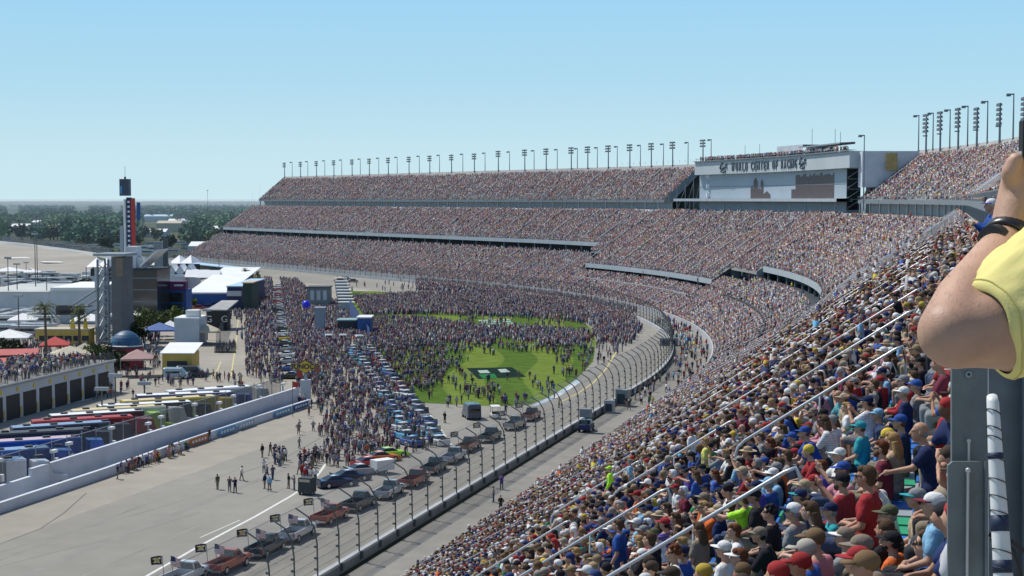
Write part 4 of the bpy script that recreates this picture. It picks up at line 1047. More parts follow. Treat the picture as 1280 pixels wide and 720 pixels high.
TRUCKS = [  # px, ground row, colour, name of the colour, flags
 (232, 728, (.62, .64, .66), 'white', 2, 'with both flags'), (285, 712, (.42, .10, .05), 'red', 2, ''), (333, 692, (.045, .05, .055), 'black', 2, ''), (372, 673, (.60, .61, .62), 'white', 2, ''),
 (413, 652, (.42, .10, .05), 'red', 2, ''), (449, 636, (.06, .062, .06), 'charcoal', 0, ''), (487, 621, (.50, .51, .52), 'silver', 0, ''), (519, 607, (.33, .085, .055), 'maroon', 0, ''),
 (543, 591, (.09, .095, .09), 'dark grey', 0, ''), (567, 578, (.50, .52, .53), 'silver', 0, ''), (586, 564, (.30, .13, .08), 'copper', 1, ''), (613, 552, (.10, .11, .10), 'grey', 1, ''),
 (644, 537, (.40, .38, .33), 'beige', 1, ''), (664, 526, (.30, .15, .11), 'brown', 1, '')]
pos_txt = {0: 'first pickup of the line, at the picture bottom', }
tw = ['nearest', 'second', 'third', 'fourth', 'fifth', 'sixth', 'seventh', 'eighth', 'ninth', 'tenth', 'eleventh', 'twelfth', 'thirteenth', 'farthest']
for i, (px, py, c, cn, fl, _) in enumerate(TRUCKS):
    t = pickup(); p = gp(px, py-4, .3)
    s_ = p.x*math.sin(A0)+p.y*math.cos(A0); hh_ = path(max(s_, 0))[2]
    t.location = (p.x, p.y, .02); t.rotation_euler = (0, 0, -hh_+random.uniform(-.05, .05)-.02)
    for ch in t.children:
        if ch.name.startswith('body'): ch.color = (*c, 1)
    if fl: flags(t, fl == 2)
    ft = {2: 'flying a black and a striped flag', 1: 'with one black flag', 0: 'without flags'}[fl]
    tag(t, '%s pickup %s, %s in the trackside line' % (cn, ft, tw[i]), 'pickup truck', 'pickup trucks lined up along the track')
def race_car():
    t = bpy.data.objects.new('race_car', None); COL.objects.link(t)
    m = MB().mat(MT['paint'])
    def sec(y, w_, z0, z1): r = .1; return [(-w_+r, y, z0), (w_-r, y, z0), (w_, y, z0+r), (w_, y, z1-r), (w_-r, y, z1), (-w_+r, y, z1), (-w_, y, z1-r), (-w_, y, z0+r)]
    m.loft([sec(-2.45, .80, .2, .92), sec(-2.2, .95, .15, .98), sec(-1.3, .99, .12, .98), sec(.9, .99, .12, .90), sec(1.9, .97, .12, .78), sec(2.45, .86, .12, .55)])
    m.build('body', t)
    r = MB().mat(MT['paint']); r.loft([[(-.62, -.95, 1.33), (.62, -.95, 1.33), (.62, .1, 1.33), (-.62, .1, 1.33)], [(-.58, -.85, 1.37), (.58, -.85, 1.37), (.58, .0, 1.37), (-.58, .0, 1.37)]])
    r.build('roof', t)
    MB().mat(MT['winglass']).loft([[(-.84, -1.75, .95), (.84, -1.75, .95), (.86, .85, .88), (-.86, .85, .88)], [(-.615, -.94, 1.328), (.615, -.94, 1.328), (.615, .09, 1.328), (-.615, .09, 1.328)]]).build('window_band', t)
    MB().mat(MT['black']).box((0, -2.42, 1.06), (1.5, .06, .16)).build('spoiler', t)
    MB().mat(MT['white']).box((0, -.45, 1.379), (.5, .5, .01)).build('roof_number', t)
    wheels(t, (-.86, .86), (-1.45, 1.4), .35, .30)
    return t
CARP = [((.035, .09, .30), 'blue'), ((.65, .66, .66), 'white'), ((.45, .03, .03), 'red'), ((.03, .03, .035), 'black'), ((.10, .38, .60), 'light blue'), ((.65, .50, .05), 'yellow'), ((.03, .28, .22), 'green'), ((.60, .16, .03), 'orange'), ((.012, .022, .07), 'navy'), ((.35, .36, .37), 'silver'), ((.38, .75, .05), 'lime')]
proto_car = race_car(); KIDS[proto_car.name] = list(proto_car.children); first_car = [True]
for ch in list(proto_car.children): KIDS[ch.name] = list(ch.children)
def put_car(x, y, rz, ci, roof, lab, group):
    if first_car[0]: t = proto_car; first_car[0] = False
    else:
        t = copy_tree(proto_car)
    t.location = (x, y, .02); t.rotation_euler = (0, 0, rz)
    tag(t, lab, 'race car', group); return t, CARP[ci][0], roof
cars = []
rr3 = random.Random(21)
GRIDPX = [(449, 434), (460, 448), (470, 462), (479, 476), (489, 490), (500, 504), (510, 520), (520, 536), (528, 552)]
def along(pts, f):
    L = [(Vector(b)-Vector(a)).length for a, b in zip(pts[:-1], pts[1:])]; d = f*sum(L)
    for (a, b), l in zip(zip(pts[:-1], pts[1:]), L):
        if d <= l: return Vector(a)+(Vector(b)-Vector(a))*(d/l)
        d -= l
    return Vector(pts[-1])
GW = [gp(x, y, .5) for x, y in GRIDPX]; GW = [(p.x, p.y) for p in GW]
rowname = ['nearest'] + ['%s' % w for w in ('second', 'third', 'fourth', 'fifth', 'sixth', 'seventh', 'eighth', 'ninth', 'tenth', 'eleventh', 'twelfth', 'thirteenth', 'fourteenth', 'fifteenth', 'sixteenth', 'seventeenth', 'eighteenth', 'nineteenth', 'twentieth', 'twenty-first', 'twenty-second')]
NROW = 22
carlist = []
for k in range(NROW):
    f = 1-k/(NROW-1)*.98; a = along(GW, f); b = along(GW, max(f-.02, 0)) if f > .03 else along(GW, f+.02)
    d = (Vector(a)-Vector(b)).normalized() if f > .03 else (Vector(b)-Vector(a)).normalized()
    n = Vector((d.y, -d.x))
    for side in (-1, 1):
        ci = rr3.choices(range(len(CARP)), [5, 5, 2, 1, 4, 1, 1.5, 1.5, 4, 3, .7])[0]; p = a+Vector((1, .15)).normalized()*side*1.8+Vector((rr3.uniform(-.3, .3), rr3.uniform(-.6, .6)))
        carlist.append((p.x, p.y, math.atan2(-(-d.x), -d.y)*1.0+rr3.uniform(-.05, .05)+.42, ci, '%s race car in the %s starting row, on the %s side' % (CARP[ci][1], rowname[k], 'stand' if side > 0 else 'pit'), 'race cars parked in the starting grid'))
for k, (px, py, ci, lab) in enumerate([(421, 604, 8, 'navy race car parked first behind the line of pickups'), (438, 597, 8, 'second navy race car beside the pickups'), (454, 589, 9, 'silver race car parked beside the small service trailer'), (463, 580, 2, 'red race car near the service trailer'), (478, 573, 7, 'orange race car near the service trailer'), (488, 568, 10, 'lime race car close to the maroon pickup')]):
    p = gp(px, py, .4); carlist.append((p.x, p.y, -A0-.75, ci, lab, None))
PITL = [(346, 358), (346, 380), (349, 405), (353, 430), (358, 455), (362, 470)]
PWL = [gp(x, y, .5) for x, y in PITL]; PWL = [(p.x, p.y) for p in PWL]
for k in range(24):
    a = along(PWL, 1-k/23); ci = [3, 0, 9, 1, 9, 3, 5, 1, 3, 9, 1, 9, 1, 3, 9, 1, 2, 1, 9, 2, 1, 2, 1, 1][k]
    carlist.append((a.x, a.y, math.pi/2+rr3.uniform(-.12, .12), ci, '%s race car parked crosswise, %s of the long pit lane row' % (CARP[ci][1], rowname[k] if k < 22 else ['twenty-third', 'last'][k-22]), 'race cars in the long pit lane row'))
for x, y, rz, ci, lab, grp in carlist:
    t, c, rf = put_car(x, y, rz, ci, None, lab, grp)
    cars.append(t); n = 0
    for ch in (list(t.children)):
        if ch.name.startswith('body'): ch.color = (*c, 1)
        if ch.name.startswith('roof') and not ch.name.startswith('roof_n'): ch.color = (*(c if rr3.random() < .6 else (.6, .6, .6)), 1)
# vans, golf cart and small trailer
def van(lab, px, py, rz, col, L=4.9, W_=1.95, Hh=2.0):
    p = gp(px, py, .2); t = thing('van', lab, 'van', (p.x, p.y, .02), rz)
    m = MB().mat(MT['paint'])
    def sec(y, w_, z0, z1): r = .14; return [(-w_+r, y, z0), (w_-r, y, z0), (w_, y, z0+r), (w_*.95, y, z1-r), (w_-r*1.6, y, z1), (-w_+r*1.6, y, z1), (-w_*.95, y, z1-r), (-w_, y, z0+r)]
    w2 = W_/2; m.loft([sec(-L/2, w2*.95, .35, Hh), sec(-L/2+.3, w2, .3, Hh+.05), sec(L/2-1.7, w2, .3, Hh), sec(L/2-.9, w2, .3, 1.2), sec(L/2, w2*.9, .35, .9)])
    q = m.build('body', t); q.color = (*col, 1)
    for s in (-1, 1): MB().mat(MT['winglass']).poly([(s*(w2-.01), -L/2+.4, 1.1), (s*(w2-.01), L/2-1.5, 1.1), (s*(w2-.05), L/2-1.9, 1.75), (s*(w2-.05), -L/2+.4, 1.75)]).build('side_window', t)
    MB().mat(MT['winglass']).poly([(-w2*.8, L/2-.93, 1.22), (w2*.8, L/2-.93, 1.22), (w2*.75, L/2-1.62, 1.9), (-w2*.75, L/2-1.62, 1.9)]).build('windscreen', t)
    MB().mat(MT['winglass']).poly([(-w2*.8, -L/2-.02, 1.15), (w2*.8, -L/2-.02, 1.15), (w2*.75, -L/2-.02, 1.75), (-w2*.75, -L/2-.02, 1.75)]).build('rear_window', t)
    wheels(t, (-w2+.12, w2-.12), (-L/2+.9, L/2-.9), .36, .24); return t
van('dark blue high-roofed van parked on the track below the grass', 589, 521, .25, (.05, .075, .12), 5.0, 2.2, 2.4)
van('white van at the far edge of the crowd beside the blue stage, leftmost', 411, 427, .15, (.6, .6, .6)); van('white van behind the crowd, between two other white vans', 429, 427, .1, (.62, .62, .62)); van('white van closest to the blue stage', 449, 428, .2, (.6, .6, .62))
p = gp(619, 523); t = thing('golf_cart', 'white golf cart with flat roof beside the dark blue van', 'golf cart', (p.x, p.y, .02), .2)
MB().mat(MT['white']).box((0, 0, .55), (1.3, 2.5, .35)).build('body', t); MB().mat(MT['white']).box((0, -.1, 1.95), (1.4, 2.1, .08)).build('roof', t); MB().mat(MT['black']).box((0, -.3, .85), (1.1, .5, .5)).build('seat', t)
m = MB().mat(MT['black'])
for x in (-.6, .6):
    for y in (-1, .8): m.tube((x, y, .6), (x, y*.9, 1.92), .03, n=5)
m.build('roof_frame', t); wheels(t, (-.6, .6), (-.9, .85), .25, .18)
p = gp(384, 618); t = thing('equipment_cart', 'tall dark equipment box with open rear at the end of the white line', 'cart', (p.x, p.y, 0), -.3)
MB().mat(MT['dark']).box((0, 0, 1.15), (1.7, 1.4, 1.7), taper=.96).build('box', t); MB().mat(MT['tan']).box((0, -.72, 1.7), (1.3, .03, .3)).build('hatch', t); wheels(t, (-.7, .7), (-.4, .4), .22, .15)
p = gp(478, 592); t = thing('service_trailer', 'small white box trailer with dark green windows among parked race cars', 'trailer', (p.x, p.y, 0), -.9)
MB().mat(MT['white']).box((0, 0, 1.15), (1.6, 2.6, 1.3)).build('body', t)
for y in (-.5, .5): MB().mat(MT['glass']).box((-.82, y, 1.3), (.04, .5, .6)).build('window', t)
wheels(t, (-.75, .75), (0,), .28, .16)
p = gp(733, 539); t = thing('tow_vehicle', 'dark blue utility vehicle with a raised lamp basket beside the fence', 'utility vehicle', (p.x, p.y, 0), -A0)
q = MB().mat(MT['signblue']).box((0, 0, .75), (1.7, 3.4, .7), taper=.94).build('body', t); MB().mat(MT['winglass']).box((0, .3, 1.4), (1.5, 1.3, .6), taper=.85).build('cab', t); MB().mat(MT['steel_far']).box((.2, -1.2, 2.9), (1.6, 1.2, 1.2)).build('basket', t)
MB().mat(MT['pole']).tube((.2, -1.1, 1), (.2, -1.1, 2.4), .1, n=6).build('mast', t); wheels(t, (-.8, .8), (-1.1, 1.1), .38, .25)
def container(px, py, sz, rz, lab, mt, h=None):
    p = gp(px, py); t = thing('equipment_container', lab, 'container', (p.x, p.y, 0), rz); MB().mat(mt).box((0, 0, sz[2]/2), sz).build('body', t); MB().mat(MT['dark']).box((0, -sz[1]/2-.02, sz[2]*.45), (sz[0]*.7, .03, sz[2]*.6)).build('door', t)
container(779, 507, (2.0, 1.8, 2.7), -.5, 'tall grey green box beside the access road', MT['steel_far']); container(836, 432, (4.2, 2.0, 1.8), -.1, 'grey open box trailer on the road behind the fence', MT['steel_far'])
container(762, 516, (1.5, 1.4, 2.0), -.3, 'smaller grey green box next to the tall one by the road', MT['steel'])
container(862, 398, (2.4, 9, 2.6), .02, 'white and teal shed at the edge of the seats above the road', MT['roofb'])
# ================================================================ TRANSPORTERS
def hauler(x, y, rz, col, roofmat, lab, L=15.5, cab=True, cabcol=None):
    t = thing('race_transporter', lab, 'truck', (x, y, 0), rz, 'race transporters parked side by side')
    m = MB().mat(MT['paint']); W_ = 2.55; r = .12
    pr = [(-W_/2, 1.0), (W_/2, 1.0), (W_/2, 3.9-r), (W_/2-r, 3.9), (-W_/2+r, 3.9), (-W_/2, 3.9-r)]
    m.prism(pr, -L/2, L/2); q = m.build('trailer', t); q.color = (*col, 1)
    MB().mat(roofmat).box((0, 0, 3.93), (L-.3, W_-.3, .05)).build('trailer_roof', t)
    g = MB().mat(MT['dark'])
    for k in range(4): g.box((-L/2+2+k*3.4, .3*(-1)**k, 4.05), (.9, .8, .2))
    g.build('roof_hatches', t)['kind'] = 'stuff'
    s = MB().mat(MT['white']); s.box((-.5, -W_/2-.015, 2.6), (L*.55, .02, .35)); s.build('side_stripe', t)
    MB().mat(MT['dark']).box((0, 0, .8), (L*.8, W_*.8, .38)).build('chassis', t)
    wheels_x = [-L/2+1.4, -L/2+2.6]
    for wx in wheels_x:
        for wy in (-1.1, 1.1):
            MB().mat(MT['rubber']).tube((wx, wy-.15, .5), (wx, wy+.15, .5), .5, n=14).build('wheel', t)
    if cab:
        cc = cabcol or col; x0 = L/2+.8
        m = MB().mat(MT['paint']); m.loft([[(x0, -1.15, .6), (x0, 1.15, .6), (x0, 1.1, 3.5), (x0, -1.1, 3.5)], [(x0+2.0, -1.2, .6), (x0+2.0, 1.2, .6), (x0+1.9, 1.05, 3.4), (x0+1.9, -1.05, 3.4)], [(x0+2.7, -1.15, .6), (x0+2.7, 1.15, .6), (x0+2.35, 1.0, 1.9), (x0+2.35, -1.0, 1.9)], [(x0+4.1, -.95, .7), (x0+4.1, .95, .7), (x0+4.0, .8, 1.55), (x0+4.0, -.8, 1.55)]])
        q = m.build('cab', t); q.color = (*cc, 1)
        MB().mat(MT['winglass']).poly([(x0+2.42, -.9, 1.98), (x0+2.42, .9, 1.98), (x0+1.98, .9, 3.1), (x0+1.98, -.9, 3.1)]).build('windscreen', t)
        for wx in (x0+3.2, x0+.2):
            for wy in (-1.1, 1.1): MB().mat(MT['rubber']).tube((wx, wy-.15, .5), (wx, wy+.15, .5), .5, n=14).build('wheel', t)
    return t
WR = MT['roofw']; YR = M('cream_yellow_roof', (.66, .55, .28), .5, .1, .4); RR_ = M('red_trailer_roof', (.40, .05, .05), .5, .1, .4); BR = M('blue_grey_roof', (.22, .34, .50), .5, .1, .4); DR = M('dark_trailer_roof', (.05, .055, .065), .5, .1, .4); PR = M('pinkish_roof', (.55, .42, .48), .5, .1, .4)
HA = [  # rear end px, front end px (of the trailer roof, z 3.9)
 ((209, 489), (312, 482), (.62, .62, .62), WR, 'white race transporter with white roof at the far end of the row', (.6, .6, .6)),
 ((170, 494), (290, 489), (.03, .05, .2), WR, 'blue sided race transporter with white roof, second from the far end', None),
 ((152, 501), (268, 494), (.62, .44, .08), YR, 'yellow race transporter with cream roof', None),
 ((122, 507), (238, 501), (.03, .03, .035), WR, 'black race transporter with a white roof behind the yellow one', None),
 ((90, 513), (205, 506), (.55, .55, .55), YR, 'white race transporter with a cream roof', None),
 ((62, 519), (178, 512), (.05, .05, .055), WR, 'black race transporter with white roof near the wide yellow-green tractor', (.35, .6, .05)),
 ((40, 526), (165, 519), (.40, .03, .03), RR_, 'red race transporter with red roof', None),
 ((14, 534), (136, 526), (.05, .06, .09), BR, 'navy race transporter with a blue-grey roof', None),
 ((-14, 542), (110, 535), (.04, .04, .05), DR, 'black race transporter with a dark roof', None),
 ((-34, 553), (100, 545), (.02, .10, .42), PR, 'bright blue race transporter with pinkish roof', None),
 ((-60, 566), (60, 558), (.03, .09, .36), BR, 'blue race transporter with pale blue roof', None),
 ((-90, 582), (30, 572), (.5, .52, .55), BR, 'silver race transporter nearest to the pit wall step', None)]
for a, b, c, rm, lab, cc in HA:
    A = gp(*a, 3.9); B = gp(*b, 3.9); d = B-A; L = d.length; mid_ = (A+B)/2
    L = min(L, 16.5); hauler(mid_.x, mid_.y, math.atan2(d.y, d.x), c, rm, lab, L, True, cc)
# lime tractor units
for px, py, lab in ((205, 529, 'lime green tractor unit between the black transporters'), (238, 533, 'second lime green tractor unit near the fence')):
    p = gp(px, py); t = thing('tractor_unit', lab, 'truck', (p.x, p.y, 0), .3)
    q = MB().mat(MT['paint']).loft([[(-2, -1.1, .6), (-2, 1.1, .6), (-2, 1.05, 3.2), (-2, -1.05, 3.2)], [(0, -1.15, .6), (0, 1.15, .6), (-.1, 1, 3.2), (-.1, -1, 3.2)], [(.6, -1.1, .6), (.6, 1.1, .6), (.4, 1, 1.8), (.4, -1, 1.8)], [(2.4, -.9, .7), (2.4, .9, .7), (2.3, .8, 1.5), (2.3, -.8, 1.5)]]).build('cab', t); q.color = (.42, .65, .06, 1)
    MB().mat(MT['winglass']).poly([(.45, -.9, 1.9), (.45, .9, 1.9), (-.03, .9, 2.9), (-.03, -.9, 2.9)]).build('windscreen', t)
    for wx in (-3, -1.6, 1.6):
        for wy in (-1, 1): MB().mat(MT['rubber']).tube((wx, wy-.15, .5), (wx, wy+.15, .5), .5, n=12).build('wheel', t)
    MB().mat(MT['dark']).box((-2.4, 0, .8), (3.6, .9, .3)).build('chassis', t)
# ================================================================ BUILDINGS
def bld(name, lab, cat, x0, x1, yb, depth, h, wall, roof=None, rz=None, over=.3, gable=0.0, z0=0.0, parts=None):
    """front ground line from picture columns x0..x1 on row yb, box going back by depth"""
    A = gp(x0, yb if not isinstance(yb, tuple) else yb[0]); B = gp(x1, yb if not isinstance(yb, tuple) else yb[1])
    d = B-A; L = d.length; a = math.atan2(d.y, d.x); c = (A+B)/2
    t = thing(name, lab, cat, (c.x, c.y, z0), a)
    MB().mat(wall).box((0, depth/2, h/2), (L, depth, h)).build('wall', t)
    if roof:
        m = MB().mat(roof)
        if gable:
            m.prism([(-over, h-.02), (depth/2, h+gable), (depth+over, h-.02), (depth+over, h+.15), (depth/2, h+gable+.2), (-over, h+.15)], -L/2-over, L/2+over)
            g = MB().mat(wall)
            for sx in (-L/2+.02, L/2-.02): g.poly([(sx, 0, h), (sx, depth, h), (sx, depth/2, h+gable)])
            g.build('gable', t)
        else: m.box((0, depth/2, h+.15), (L+2*over, depth+2*over, .3))
        m.build('roof', t)
    return t, L
# pit garage building
t, L = bld('garage_building', 'long white pit garage with black doors and people on its roof', 'building', -60, 143, (545, 489), 16, 5.2, MT['wallw'], MT['deck'], over=.25)
nd = 9; GL = L
for k in range(nd):
    x = L/2-4.2-k*(L-6)/nd; MB().mat(MT['black']).box((x, -.03, 1.9), ((L-6)/nd*.78, .08, 3.8)).build('garage_door', t)
    MB().mat(MT['yellow']).box((x+(L-6)/nd*.46, -.06, 1.0), (.45, .1, 1.3)).build('column_guard', t)
    s_ = MB().mat(MT['signyellow']).box((x+1.5, -.06, 4.5), (.7, .06, .6)).build('bay_sign', t)
MB().mat(MT['white']).box((0, -.15, 5.45), (L+.6, .12, .5)).build('parapet', t)
MB().mat(MT['mesh2']).poly([(-L/2, 0.1, 5.5), (L/2, 0.1, 5.5), (L/2, 0.1, 7.1), (-L/2, 0.1, 7.1)]).build('terrace_fence', t)
for k in range(24): MB().mat(MT['pole']).tube((-L/2+k*L/23, .1, 5.4), (-L/2+k*L/23, .1, 7.2), .06, n=5).build('terrace_post', t)
GARAGE = (t.location.copy(), t.rotation_euler.z, L)
gline('garage_kerb_line', [(-60, 549), (0, 524), (60, 509), (117, 498)], .5, .02, MT['line'])
def roofbox(name, lab, cat, x0, x1, yb, dp, h, wall, roof, **k): return bld(name, lab, cat, x0, x1, yb, dp, h, wall, roof, **k)
# white sheds
t, L = bld('white_shed', 'low wide white shed with pale cream roof, at the left edge', 'building', -30, 60, 393, 42, 6.5, MT['wallw'], M('cream_roof', (.62, .62, .55), .6, .06, .2))
for k in range(6): MB().mat(MT['roofw']).box((0, 5+k*6.2, 6.85), (L, .5, .1)).build('roof_rib', t)
t, L = bld('white_hall', 'tall white box hall with long dark window band', 'building', 64, 121, 404, 30, 9.5, MT['wallw'], MT['roofw'], over=.1)
MB().mat(MT['glass']).box((-1, -.05, 3.6), (L*.62, .1, 2.6)).build('window', t); MB().mat(MT['white']).box((0, -.2, 9.2), (L, .3, .5)).build('cornice', t)
t, L = bld('yellow_kiosk', 'long low yellow concession stand with white top', 'kiosk', 45, 111, 432, 5, 3.6, MT['yellow'], MT['tan'])
for k in range(6): MB().mat(MT['dark']).box((-L/2+1.6+k*L/6.2, -.04, 1.7), (1.6, .06, 1.2)).build('serving_hatch', t)
MB().mat(MT['signyellow']).box((2.2, 1, 5.1), (1.0, 1.0, 2.4), taper=.5).build('roof_finial', t); MB().mat(MT['signyellow']).box((L/2-1, 1, 5.1), (.9, .9, 2.4), taper=.5).build('roof_finial', t)
# screen tower
p = gp(140, 432); t = thing('video_board_tower', 'tall lattice steel tower carrying the grey back of a video board', 'tower', (p.x, p.y, 0), -.12)
HT = 21; fr = MB().mat(MT['steel'])
for x in (-3.2, -.6, 1.2):
    for y in (0, 4.5):
        MB().mat(MT['steel_far']).box((x, y, HT/2-.5), (.38, .38, HT-1)).build('leg', t)
for k in range(6):
    z = 1+k*3.0
    for y in (0, 4.5):
        fr.tube((-3.2, y, z), (1.2, y, z+3.0), .13, n=5); fr.tube((-3.2, y, z+3), (1.2, y, z), .11, n=5); fr.tube((-3.2, y, z), (1.2, y, z), .12, n=5)
    fr.tube((-3.2, 0, z), (-3.2, 4.5, z+3), .11, n=5); fr.tube((1.2, 0, z), (1.2, 4.5, z+3), .11, n=5)
fr.build('bracing', t)
MB().mat(MT['screenback']).box((2.2, 1.4, 10.6), (2.3, 7.5, 20)).build('board', t)
MB().mat(M('board_brown', (.22, .17, .12), .7, .1, 1)).box((3.0, -2.4, 18.4), (1.6, .1, 4.2)).build('board_edge', t)
MB().mat(MT['steel']).box((.6, 1.4, 21.2), (7.6, 8, .6)).build('cap_frame', t)
MB().mat(MT['wallw']).box((-4.6, 5.4, 8.8), (2.6, 1.4, 17.6)).build('side_panel', t)
m = MB().mat(MT['steel_far'])
for k in range(3): m.tube((-3.4, -.4, 13-k*2.2), (-8.4, -2.2, 9.6-k*2.2), .22, n=6)
m.box((-6.4, -1.5, 9.3), (3.8, 2.8, .35)); m.build('bracket_arm', t)
# dark glass block with wedge roof
t, L = bld('dark_glass_building', 'dark glazed media building with a slanted white wing roof', 'building', 157, 197, 404, 16, 14.5, MT['glass'], MT['dark'])
for k in range(4): MB().mat(MT['steel_far']).box((0, -.05, 2.8+k*3.2), (L, .12, .25)).build('floor_band', t)
m = MB().mat(MT['roofw']); m.loft([[(0, -1, 15.5), (0, 12, 15.5), (0, 12, 16), (0, -1, 16)], [(L*.55, -2, 19.8), (L*.55, 12, 19.8), (L*.55, 12, 20.2), (L*.55, -2, 20.2)]]); m.build('wing_roof', t)
MB().mat(MT['wallw']).box((-L*.32, 4, 18), (L*.30, 6, 6)).box((-.06*L, 4, 16.5), (L*.2, 5, 3)).build('roof_plant', t)
# scoring pylon
p = gp(158.5, 400); px_ = thing('scoring_pylon', 'tall slender scoring pylon with red and dark blue number panel and square head', 'scoring pylon', (p.x, p.y, 0), 0)
MB().mat(MT['white']).tube((0, 0, 0), (0, 0, 34), .45, n=10).build('mast', px_)
MB().mat(MT['signblue']).box((1.15, -.1, 22.5), (1.3, 1.2, 24)).build('number_panel', px_)
rp_ = MB().mat(MT['red']).box((2.25, -.1, 21.4), (.9, 1.2, 25.8)).build('red_panel', px_)
for k in range(17): MB().mat(MT['white']).box((1.15, -.73, 11.5+k*1.36), (.62, .04, .55)).build('number', px_)
MB().mat(M('pylon_head', (.05, .07, .11), .5, .1, 1)).box((.1, 0, 37.3), (2.6, 2.6, 4.7)).build('head', px_); MB().mat(MT['cyan']).box((-.75, -1.33, 36.6), (.55, .05, 2.2)).build('head_logo', px_)
MB().mat(MT['dark']).tube((.1, 0, 39.6), (.1, 0, 40.3), .3, n=6).tube((.1, 0, 40.3), (.1, 0, 43.2), .05, n=5).build('antenna', px_)
MB().mat(MT['blue']).box((3.7, .3, 30.6), (1.0, .2, 5.0)).build('banner', px_); MB().mat(MT['steel']).box((-1.2, .5, 18), (.9, .9, 17)).build('ladder_mast', px_)
# other masts
def mast(px, py, top, w_, lab, mt=MT['pole'], nm='mast'):
    p = gp(px, py); z = H-(top-249)*p.y/F
    t = thing(nm, lab, 'mast', (p.x, p.y, 0)); MB().mat(mt).box((0, 0, z/2), (w_, w_, z)).build('pole', t); return t, z
mt_, z_ = mast(208, 395, 298, 1.3, 'thick black speaker mast in front of the white roofs'); MB().mat(MT['white']).box((-.8, 0, z_-3), (.2, .4, 5)).build('light_strip', mt_)
mt_, z_ = mast(200, 380, 302, 2.6, 'grey slab mast left of the black speaker mast', MT['steel_far'])
# white roofed halls
t, L = bld('white_garage_hall', 'broad hall with blazing white roof above a blue wall', 'building', 236, 285, 384, 62, 4.2, MT['blue'], MT['roofw'])
MB().mat(MT['roofw']).prism([(-.4, 4.4), (61, 9.6), (61, 9.9), (-.4, 4.7)], -L/2-.4, L/2+.4).build('pitched_roof', t)
for k in range(3): MB().mat(MT['roofw']).prism([(0, 0), (3, 2.4), (6, 0)], -4, 4).build('roof_gable', t, loc=(-L/2-2-k*4.5, 40+k*3, 7.3))
t, L = bld('gabled_hall', 'white hall with three small grey gables beside the broad white roof', 'building', 199, 232, 372, 26, 7.8, MT['wallw'], MT['roofw'])
for k in range(3):
    m = MB().mat(MT['wallw']); x = -L/2+2.2+k*L/3.1; m.add([(x, -.1, 7.9), (x+4.4, -.1, 7.9), (x+2.2, -.1, 11.4), (x+2.2, 8, 11.4), (x, 8, 7.9), (x+4.4, 8, 7.9)], [(0, 1, 2)]); m.mat(MT['roofw']); m.add([(x, -.1, 7.9), (x+4.4, -.1, 7.9), (x+2.2, -.1, 11.4), (x+2.2, 8, 11.4), (x, 8, 7.9), (x+4.4, 8, 7.9)], [(0, 2, 3, 4), (1, 5, 3, 2)]); m.build('gable', t)
t, L = bld('light_blue_roof_canopy', 'pale blue pitched canopy over a dark blue block', 'building', 284, 302, 387, 44, 7.0, MT['signblue'], MT['roofb'], over=.2)
MB().mat(MT['wallw']).box((0, -.2, 5), (L, .3, 1.6)).build('fascia', t)
t, L = bld('dark_green_block', 'narrow dark green block beside the pit lane crowd', 'building', 304, 315, 392, 12, 9, M('dark_green', (.03, .06, .05), .7, .15, 1), MT['tan'])
t, L = bld('entrance_gate', 'blue entrance building with purple sign band on top', 'gatehouse', 200, 233, 398, 8, 8.2, MT['blue'], None)
MB().mat(MT['purple']).box((0, 1, 9.4), (L*1.02, 3, 2.4)).build('sign_band', t); MB().mat(MT['glass']).box((1.0, -.05, 6.0), (L*.55, .1, 2.6)).build('window', t); MB().mat(MT['dark']).box((.6, -.06, 2.2), (L*.5, .1, 4)).build('doorway', t)
MB().mat(MT['white']).box((-1.6, -.57, 9.4), (1.8, .05, .5)).box((1.8, -.57, 9.5), (2.6, .05, .5)).build('sign_lettering', t)
for q in (-1, 1): text_mesh('letter', 'G', 2.0, .03, MT['white'], t).location = (q*2.6-.6, -.12, 3.6 if q < 0 else 1.8); 
for c_ in t.children:
    if c_.name.startswith('letter'): c_.rotation_euler = (math.pi/2, 0, 0)
# long hospitality tents
def tentrow(x0, x1, yb, n, lab, h=6, dp=16):
    A = gp(x0, yb); B = gp(x1, yb); d = B-A; L = d.length; t = thing('hospitality_tent', lab, 'tent', A, math.atan2(d.y, d.x))
    w_ = L/n
    for k in range(n): MB().mat(MT['roofw']).add([(k*w_, 0, h), ((k+1)*w_, 0, h), ((k+1)*w_, dp, h), (k*w_, dp, h), ((k+.5)*w_, dp/2, h+3.2)], [(0, 1, 4), (1, 2, 4), (2, 3, 4), (3, 0, 4)]).build('canopy', t)
    for k in range(n+1): MB().mat(MT['steel']).box((k*w_, .1, h/2), (.3, .3, h)).build('tent_pole', t)
    MB().mat(MT['dark']).box((L/2, dp*.6, h/2-.4), (L*.98, dp*.5, h-1)).build('interior', t)
    MB().mat(MT['wallw']).box((L/2, dp*.25, h*.35), (L*.97, .3, h*.5)).build('terrace_front', t)
tentrow(108, 134, 364, 2, 'white peaked hospitality tent at the left of the video tower', 9); tentrow(166, 206, 352, 3, 'white peaked hospitality tent behind the dark glass building', 7); tentrow(211, 240, 350, 2, 'white peaked hospitality tent right of the black mast', 7, 20)
t, L = bld('covered_walkway', 'thin pale blue roofed walkway running behind the white halls', 'walkway', 232, 300, (343, 352), 6, 5, MT['dark'], MT['roofb'])
